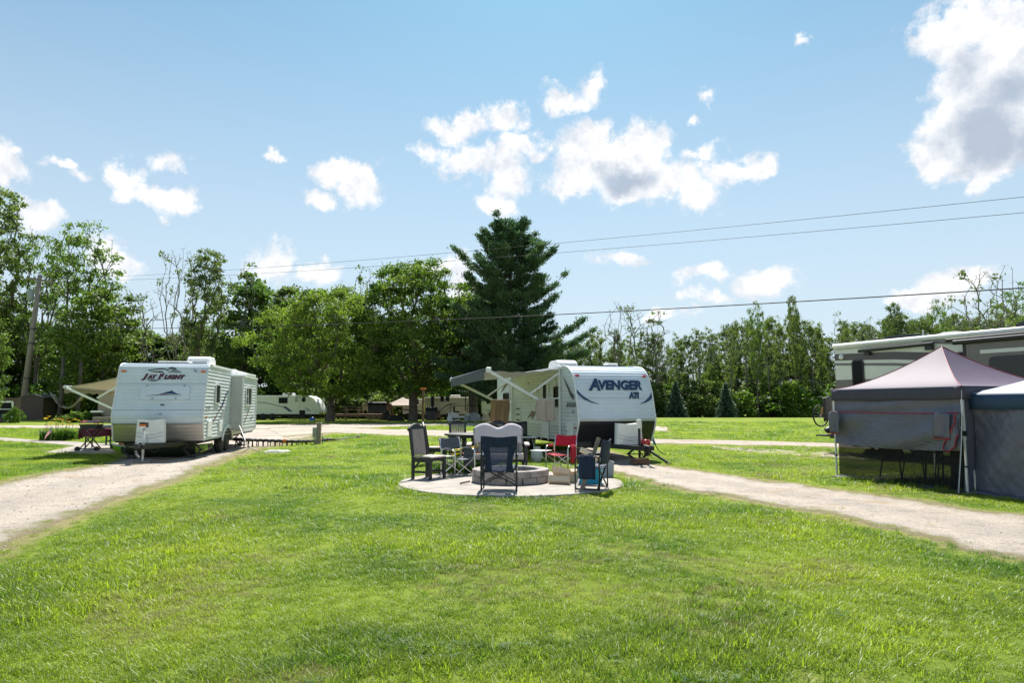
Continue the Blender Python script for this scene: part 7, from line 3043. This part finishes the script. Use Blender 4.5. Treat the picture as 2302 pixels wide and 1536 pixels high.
rvb, part, ln_, h_ = far_trailer('travel_trailer', 'beige far trailer with brown swoosh between the rounded maple and the pine', 955, 1062, 70, 893, .6, 'rv_beige', False)
for x0_, x1_, z0_, z1_ in ((.6, .95, 1.2, 2.5), (1.55, 1.95, 1.9, 2.5), (2.1, 2.5, 1.95, 2.4)):
    w_ = part('window', 'black_gloss', lambda b: b.box(((x0_ + x1_) / 2, -.01, (z0_ + z1_) / 2), (x1_ - x0_, .05, z1_ - z0_)))
    part('pane', 'glass_dark', lambda b: b.box(((x0_ + x1_) / 2, -.04, (z0_ + z1_) / 2), (x1_ - x0_ - .08, .02, z1_ - z0_ - .08)), w_)
part('swoosh', 'decal_dark', lambda b: [b.add([(x, -.012, z) for x, z in q], [tuple(range(4))]) for q in stroke([(1.4, .9), (2.2, 1.5), (3.2, 1.75), (4.3, 1.75)], .13)])
part('swoosh', 'decal_brown', lambda b: [b.add([(x, -.013, z) for x, z in q], [tuple(range(4))]) for q in stroke([(2.2, 1.2), (3.2, 1.5), (4.4, 1.45)], .1)])
part('slide_seal', 'black_paint', lambda b: b.box((4.15, -.02, 1.9), (.1, .06, 1.9)))
part('air_conditioner', 'plastic_white', lambda b: b.box((3.0, 1.2, h_ + .12), (1.0, .8, .25)), bevel=.06)
rvc, part, ln_, h_ = far_trailer('travel_trailer', 'white far trailer end showing left of the middle trailer below its awning', 1082, 1150, 74, 893, .6, 'rv_white', False)
w_ = part('window', 'black_gloss', lambda b: b.box((.75, -.01, 2.0), (.35, .05, .6)))
part('pane', 'glass_dark', lambda b: b.box((.75, -.04, 2.0), (.28, .02, .5)), w_)
part('stripe', 'decal_grey', lambda b: b.add([(x, -.012, z) for x, z in ((.2, 1.2), (1.5, .9), (2.5, .8), (2.5, .7), (1.3, .75))], [tuple(range(5))]))
rvd, part, ln_, h_ = far_trailer('travel_trailer', 'cream far trailer half hidden behind the rounded maple trunk', 905, 950, 73, 897, .6, 'rv_white', False)
part('window', 'black_gloss', lambda b: b.box((1.4, -.01, 1.9), (.6, .05, .6)))
part('stripe', 'decal_brown', lambda b: b.add([(x, -.012, z) for x, z in ((.1, 1.2), (2.0, 1.0), (2.0, .85), (.1, 1.0))], [(0, 1, 2, 3)]))

# deck with picnic table
dk, part = simple('wooden_deck', 'low red-brown wooden deck between the far trailer and the rounded maple', 'deck', base_at(745, 70))
dl_ = (base_at(890, 70) - base_at(745, 70)).length
for k_ in range(9):
    part('deck_plank', 'deck_wood', lambda b: b.box((dl_ / 2, .15 + .3 * k_, .62), (dl_, .28, .06)))
part('rim_board', 'deck_wood', lambda b: b.box((dl_ / 2, -.02, .50), (dl_, .06, .20)))
for k_ in range(6):
    part('deck_post', 'deck_wood', lambda b: b.box((.3 + k_ * (dl_ - .6) / 5, .02, .2), (.14, .14, .4)))
pt_, part = simple('picnic_table', 'wooden picnic table on the far deck', 'picnic table', base_at(792, 71.4) + Vector((0, 0, .65)))
part('top', 'old_wood', lambda b: b.box((0, 0, .72), (1.8, .75, .05)))
for sy_ in (-1, 1):
    part('bench_board', 'old_wood', lambda b: b.box((0, sy_ * .68, .43), (1.8, .25, .05)))
for sx_ in (-1, 1):
    part('frame', 'old_wood', lambda b: (b.bar((sx_ * .65, -.65, 0), (sx_ * .65, -.2, .7), .08, .06), b.bar((sx_ * .65, .65, 0), (sx_ * .65, .2, .7), .08, .06), b.bar((sx_ * .65, -.75, .40), (sx_ * .65, .75, .40), .08, .06)))
shed('garden_shed', 'pale yellow shed with dark double doors behind the far deck', base_at(846, 76), 2.1, 2.0, 1.75, .5, 'shed_yellow', 'shed_roof', 0, (1.1, 1.35, 'decal_dark'))
cp, part = simple('canopy_tent', 'tan shade canopy at the left of the rounded maple trunk', 'tent', base_at(905, 72))
for i_, (c0, c1) in enumerate((((-1.6, -1.5), (1.6, -1.5)), ((1.6, -1.5), (1.6, 1.5)), ((1.6, 1.5), (-1.6, 1.5)), ((-1.6, 1.5), (-1.6, -1.5)))):
    part('roof_panel', 'canopy_tan', lambda b: b.grid(lambda u, v: ((c0[0] + (c1[0] - c0[0]) * u) * (1 - v), (c0[1] + (c1[1] - c0[1]) * u) * (1 - v), 1.55 + .85 * v ** 1.1), 6, 6), smooth=True)
    part('valance', 'canopy_tan', lambda b: b.grid(lambda u, v: (c0[0] + (c1[0] - c0[0]) * u, c0[1] + (c1[1] - c0[1]) * u, 1.55 - .15 * v), 6, 1))
    part('leg', 'steel_white', lambda b: b.bar((c0[0], c0[1], 0), (c0[0], c0[1], 1.55), .06, .06))


def black_grill(label, u, y, s=1.0):
    t, part = simple('gas_grill', label, 'grill', base_at(u, y))
    t.scale = (s,) * 3
    part('lid', 'black_paint', lambda b: b.grid(lambda u_, v: (-.5 + u_, -.3 + .6 * v, .85 + .35 * math.sin(math.pi * v) ** .6), 8, 8), smooth=True)
    part('cabinet', 'black_paint', lambda b: b.box((0, 0, .48), (.9, .55, .74)))
    part('side_shelf', 'decal_dark', lambda b: (b.box((-.7, 0, .82), (.4, .5, .05)), b.box((.7, 0, .82), (.4, .5, .05))))
    return t


black_grill('black gas grill on the far deck before the yellow shed', 838, 70.5).location.z = .65
black_grill('black gas grill beside the first one on the far deck', 858, 70.6).location.z = .65
black_grill('large black grill before the beige far trailer', 970, 67.5, 1.15)
gc, part = simple('golf_cart', 'small white golf cart before the beige far trailer', 'golf cart', base_at(1035, 67), R(0))
part('body', 'rv_white', lambda b: b.prism([(-1.2, .3), (1.2, .3), (1.15, .75), (.7, .8), (.35, .5), (-.2, .5), (-.3, .85), (-1.15, .85)], lambda x, z, y: (x, y, z), -.5, .5), bevel=.05)
part('canopy', 'rv_beige', lambda b: b.box((-.1, 0, 1.75), (1.9, 1.1, .07)), bevel=.03)
for x_ in (-1.0, .7):
    for y_ in (-.48, .48):
        part('roof_post', 'black_paint', lambda b: b.bar((x_, y_, .7), (x_ * .95, y_, 1.72), .04, .04))
        part('wheel', 'rubber', lambda b: b.lathe([(.03, -.09), (.22, -.09), (.24, 0), (.22, .09), (.03, .09)], 12, (x_ * .85, y_, .24), Matrix.Rotation(R(90), 3, 'X')), smooth=True)
part('seat', 'dark_under', lambda b: (b.box((-.35, 0, .9), (.5, .95, .14)), b.box((-.62, 0, 1.2), (.12, .95, .5))), bevel=.03)

lounge_labels = [(733 + 12, 'dark reclined lawn chair before the nose of the curved far trailer', 'black_paint', 68, 680), (1000, 'brown lawn chair right of the large black grill', 'deck_wood', 67, 985), (876, 'reddish lawn chair at the right end of the far deck', 'deck_wood', 69.5, 876), (822, 'pale folding chair on the far deck left of the grills', 'beige_box', 70.5, 822)]
for _, lb_, m_, y_, u_ in lounge_labels:
    t, part = simple('lawn_chair', lb_, 'chair', base_at(u_, y_) + Vector((0, 0, .66 if u_ in (876, 822) else 0)), R(20))
    part('seat', m_, lambda b: b.box((0, 0, .38), (.55, .55, .05)))
    part('backrest', m_, lambda b: b.bar((0, .25, .38), (0, .5, 1.05), .55, .05, up=(0, 1, 0)))
    for sx_ in (-1, 1):
        part('leg', m_, lambda b: (b.bar((sx_ * .26, -.25, 0), (sx_ * .26, .1, .6), .05, .05), b.bar((sx_ * .26, .35, 0), (sx_ * .26, -.2, .58), .05, .05)))
        part('arm_rest', m_, lambda b: b.box((sx_ * .29, 0, .6), (.09, .6, .04)))
for u_, y_, m_, lb_, sz_ in ((1012, 66.5, 'plastic_white', 'white rounded tub near the golf cart', (.6, .5, .75)), (1049, 66, 'box_grey', 'grey bin right of the golf cart', (.5, .5, .6)), (1066, 66.5, 'silver_cloth', 'heap under a grey tarp beside the pine trunk', (1.3, .9, .9)), (1092, 66.5, 'beige_box', 'tan crate left of the middle trailer rear', (.8, .6, .8)), (1106, 67, 'dark_under', 'black covered grill near the white far trailer end', (.8, .6, 1.1)), (702, 67.5, 'blue_plastic', 'small blue cooler before the curved far trailer', (.55, .4, .4)), (890, 67.8, 'dark_under', 'dark covered heap below the tan canopy', (1.6, .8, .6)), (868, 69.3, 'dark_under', 'dark covered grill at the right end of the far deck', (.9, .6, 1.0))):
    b = MB()
    w_, d_, h_ = sz_
    b.grid(lambda u, v: (math.cos(u * 6.283) * w_ / 2 * (math.sin(math.pi * (.5 + .5 * v)) ** .45 + .001) * (1 + .08 * math.sin(u * 12.5 + 1)), math.sin(u * 6.283) * d_ / 2 * (math.sin(math.pi * (.5 + .5 * v)) ** .45 + .001), h_ * v ** .9), 18, 8)
    o = b.build({'plastic_white': 'plastic_tub', 'box_grey': 'waste_bin', 'silver_cloth': 'covered_heap', 'beige_box': 'storage_crate', 'dark_under': 'covered_grill', 'blue_plastic': 'cooler'}[m_], m_, None, True)
    o.location = base_at(u_, y_)
    tag(o, lb_, {'plastic_white': 'tub', 'box_grey': 'bin', 'silver_cloth': 'heap', 'beige_box': 'crate', 'dark_under': 'covered grill', 'blue_plastic': 'cooler'}[m_])
make_tree('leafy_tree', 'dark-trunked tree between the beige and white far trailers', 12, [(3.5, 2.0), (6, 3.2), (9, 2.6), (12, 1)], 140, 7000, .45, 'maple_leaf_dark', .22, 'bark', 77, base_at(1064, 67.5), trunk_to=.3, r_base=.5)
b = MB()
b.lathe([(.001, 0), (.3, .0), (.3, .03), (.001, .03)], 16, (0, 0, 0), Matrix.Rotation(R(90), 3, 'X'))
o = b.build('site_sign', 'plastic_white')
o.location = base_at(727, 65.4) + Vector((0, 0, 2.05))
o.scale = (.35, 1, .9)
tag(o, 'small white oval plate on the spreading maple trunk', 'sign')

# ================================================================== GRASS AND LOOSE STONES
def blade_clump(n, rad, h0, h1, w0, seed, lean=.5):
    """tuft of n curved tapering blades"""
    rng = np.random.default_rng(seed)
    vs, fs, rd = [], [], []
    for i in range(n):
        a, q = rng.uniform(0, 6.283), rad * math.sqrt(rng.uniform(0, 1))
        bx, by = q * math.cos(a), q * math.sin(a)
        th = rng.uniform(0, 6.283)
        h = rng.uniform(h0, h1)
        bend = h * rng.uniform(.15, 1.0) * lean * 2
        w = w0 * rng.uniform(.7, 1.3)
        c, s = math.cos(th), math.sin(th)
        tw = rng.uniform(-.6, .6)
        k = len(vs)
        for t, ww in ((0, 1.0), (.55, .85), (1.0, 0)):
            ox = bend * t * t
            z = h * (t - .28 * t * t * min(1, bend / h))
            px, py = -math.sin(th + tw * t) * w * ww / 2, math.cos(th + tw * t) * w * ww / 2
            if ww:
                vs += [(bx + c * ox - px, by + s * ox - py, z), (bx + c * ox + px, by + s * ox + py, z)]
            else:
                vs += [(bx + c * ox, by + s * ox, z)]
        r = rng.uniform(0, 1)
        rd += [r] * 5
        fs += [(k, k + 1, k + 3), (k, k + 3, k + 2), (k + 2, k + 3, k + 4)]
    return np.array(vs), np.array(fs), np.array(rd)


def clover_clump(seed):
    rng = np.random.default_rng(seed)
    vs, fs, rd = [], [], []
    for i in range(9):
        a, q = rng.uniform(0, 6.28), .07 * math.sqrt(rng.uniform(0, 1))
        x, y, z = q * math.cos(a), q * math.sin(a), rng.uniform(.03, .06)
        r0 = rng.uniform(0, 1)
        for j in range(3):
            th = a + j * 2.094
            c, s = math.cos(th), math.sin(th)
            k = len(vs)
            L_ = .019
            vs += [(x, y, z), (x + L_ * c * .7 - L_ * .5 * s, y + L_ * s * .7 + L_ * .5 * c, z + .004), (x + L_ * c * 1.2, y + L_ * s * 1.2, z + .002), (x + L_ * c * .7 + L_ * .5 * s, y + L_ * s * .7 - L_ * .5 * c, z + .004)]
            fs += [(k, k + 1, k + 2), (k, k + 2, k + 3)]
            rd += [r0] * 4
    return np.array(vs), np.array(fs), np.array(rd)


leaf_mat('dry_blade', (.20, .17, .07), (.34, .28, .13), .4, nscale=2)
src_col = bpy.data.collections.new('grass_tufts')


def tuft(name, data, m):
    o = bpy.data.objects.new(name, mesh_np(name, data[0], data[1], [m], data[2]))
    src_col.objects.link(o)
    o['kind'] = 'stuff'
    return o


tuft('tuft_a', blade_clump(34, .085, .035, .075, .0055, 1, .75), 'grass_blade')
tuft('tuft_b', blade_clump(34, .085, .03, .065, .005, 2, 1.0), 'grass_blade')
tuft('tuft_c', blade_clump(30, .08, .04, .095, .006, 3, .85), 'grass_blade')
tuft('tuft_d', blade_clump(26, .09, .05, .125, .0075, 4, .7), 'grass_blade')
tuft('tuft_e', blade_clump(36, .08, .025, .05, .005, 5, 1.1), 'grass_blade')
tuft('tuft_f', clover_clump(6), 'lily_leaf')
tuft('tuft_g', blade_clump(20, .09, .03, .06, .005, 7, .9), 'dry_blade')


def scatter(rng, n, x0, x1, y0, y1, fan=.80):
    x = rng.uniform(x0, x1, n)
    y = rng.uniform(y0, y1, n)
    k = np.abs(x) < fan * y + 2.2
    return x[k], y[k]


def lawn_points():
    rng = np.random.default_rng(99)
    X, Y, S, I = [], [], [], []
    bands = [(2.4, 7, 500, .70), (7, 12, 320, .82), (12, 20, 140, 1.1), (20, 34, 46, 1.5), (34, 50, 14, 2.1)]
    for y0, y1, dens, sc in bands:
        xm = .80 * y1 + 2.4
        n = int(2 * xm * (y1 - y0) * dens)
        x, y = scatter(rng, n, -xm, xm, y0, y1)
        d = vnoise(x, y, 5, 4, .9)
        keep = rng.uniform(0, 1, len(x)) < np.clip(.25 + 1.9 * (d - .20), .15, 1)
        x, y, d = x[keep], y[keep], d[keep]
        ok = np.ones(len(x), bool)
        edge = np.full(len(x), 9.0)
        for p in BLOCKED:
            ins = inside(p, x, y)
            dist = dist_poly(p[::3] if len(p) > 400 else p, x, y)
            # sparse weeds creep onto the gravel, grass thins out at the verge
            fringe = rng.uniform(0, 1, len(x))
            ok &= ~(ins & (fringe > np.clip(.75 - dist * 1.9, .014 if y0 < 30 else 0, 1)))
            edge = np.minimum(edge, np.where(ins, -dist, dist))
        rp = np.hypot(x - PATIO_C[0], y - PATIO_C[1])
        ok &= rp > PATIO_R + .015
        thin = np.clip(edge / .28, .35, 1)
        ok &= rng.uniform(0, 1, len(x)) < np.where(edge < .45, thin, 1)
        x, y, d, edge, rp = x[ok], y[ok], d[ok], edge[ok], rp[ok]
        tall_ = vnoise(x, y, 12, 3, .55)
        s = sc * rng.uniform(.7, 1.15, len(x)) * (.55 + .85 * tall_) * np.where(edge < .4, .7, 1.0)
        s *= np.where(rp < PATIO_R + .25, 1.35, 1.0)
        # fewer, lower tufts on the mown far field
        pick = rng.uniform(0, 1, len(x))
        cl = vnoise(x, y, 31, 3, 1.6)
        idx = np.select([(pick < .28), (pick < .5), (pick < .68), (pick < .68 + .10 * (tall_ > .58)), (pick < .92)], [0, 1, 2, 3, 4], 4)
        idx = np.where((cl > .70) & (pick > .9) & (y < 16), 5, idx)
        dry = vnoise(x, y, 44, 4, .8)
        idx = np.where((dry > .63) & (pick < .45) | ((edge < .25) & (pick < .5)), 6, idx)
        X.append(x)
        Y.append(y)
        S.append(s)
        I.append(idx)
    return np.concatenate(X), np.concatenate(Y), np.concatenate(S), np.concatenate(I)


def instancer(name, x, y, z, s, idx, coll, label, cat):
    n = len(x)
    me = bpy.data.meshes.new(name)
    me.vertices.add(n)
    me.vertices.foreach_set('co', np.stack([x, y, z], 1).astype(np.float32).ravel())
    rng = np.random.default_rng(4)
    for nm, tp, val in (('scl', 'FLOAT', s), ('rot', 'FLOAT', rng.uniform(0, 6.283, n)), ('pick', 'INT', idx)):
        a = me.attributes.new(nm, tp, 'POINT')
        a.data.foreach_set('value', np.asarray(val, np.float32 if tp == 'FLOAT' else np.int32))
    o = bpy.data.objects.new(name, me)
    COL.objects.link(o)
    o['kind'] = 'stuff'
    o['label'] = label
    o['category'] = cat
    ng = bpy.data.node_groups.new(name, 'GeometryNodeTree')
    ng.interface.new_socket('Geometry', in_out='INPUT', socket_type='NodeSocketGeometry')
    ng.interface.new_socket('Geometry', in_out='OUTPUT', socket_type='NodeSocketGeometry')
    N, L = ng.nodes, ng.links
    gi, go = N.new('NodeGroupInput'), N.new('NodeGroupOutput')
    ci = N.new('GeometryNodeCollectionInfo')
    ci.inputs['Collection'].default_value = coll
    ci.inputs['Separate Children'].default_value = True
    ci.inputs['Reset Children'].default_value = True
    ip = N.new('GeometryNodeInstanceOnPoints')
    L.new(gi.outputs[0], ip.inputs['Points'])
    L.new(ci.outputs[0], ip.inputs['Instance'])
    ip.inputs['Pick Instance'].default_value = True

    def attr(nm, dt):
        a = N.new('GeometryNodeInputNamedAttribute')
        a.data_type = dt
        a.inputs['Name'].default_value = nm
        return a.outputs['Attribute']
    L.new(attr('pick', 'INT'), ip.inputs['Instance Index'])
    cr = N.new('ShaderNodeCombineXYZ')
    L.new(attr('rot', 'FLOAT'), cr.inputs[2])
    L.new(cr.outputs[0], ip.inputs['Rotation'])
    cs = N.new('ShaderNodeCombineXYZ')
    for i in range(3):
        L.new(attr('scl', 'FLOAT'), cs.inputs[i])
    L.new(cs.outputs[0], ip.inputs['Scale'])
    L.new(ip.outputs[0], go.inputs[0])
    md = o.modifiers.new('scatter', 'NODES')
    md.node_group = ng
    return o


gx, gy, gs, gi_ = lawn_points()
print('tufts', len(gx))
instancer('lawn_grass', gx, gy, field_z(gx, gy) - .004, gs, gi_, src_col, 'short green lawn grass covering the ground', 'grass')

# loose stones on the gravel
peb_col = bpy.data.collections.new('gravel_stones')
for k_ in range(4):
    rng_ = np.random.default_rng(70 + k_)
    b = MB()
    b.lathe([(.001, -.5), (.7, -.4), (1.0, 0), (.75, .42), (.001, .55)], 6)
    v_ = np.array(b.v) * rng_.uniform(.75, 1.25, (len(b.v), 3)) * np.array([1, .8, .55])
    me_ = bpy.data.meshes.new('stone')
    me_.from_pydata([tuple(p) for p in v_], [], b.f)
    me_.materials.append(MATS['pebble'])
    o = bpy.data.objects.new('stone_%s' % 'abcd'[k_], me_)
    peb_col.objects.link(o)
    o['kind'] = 'stuff'
px_, py_, ps_, pi_ = [], [], [], []
rng_ = np.random.default_rng(17)
for nm_, n_ in (('gravel_drive', 18000), ('gravel_track', 15000)):
    p_ = ROADS[nm_]
    lo, hi = p_.min(0), p_.max(0)
    x_ = rng_.uniform(lo[0], hi[0], n_)
    y_ = 3.5 + (26 - 3.5) * rng_.uniform(0, 1, n_) ** 1.4
    k_ = inside(p_, x_, y_) & (np.abs(x_) < .8 * y_ + .5)
    x_, y_ = x_[k_], y_[k_]
    px_.append(x_)
    py_.append(y_)
    ps_.append(.0045 * np.exp(rng_.normal(0, .45, len(x_))) * (1 + y_ / 30))
px_, py_, ps_ = np.concatenate(px_), np.concatenate(py_), np.concatenate(ps_)
print('stones', len(px_))
instancer('gravel_stones', px_, py_, np.full(len(px_), .012), ps_, rng_.integers(0, 4, len(px_)), peb_col, 'loose pale gravel stones scattered on the drives', 'gravel')
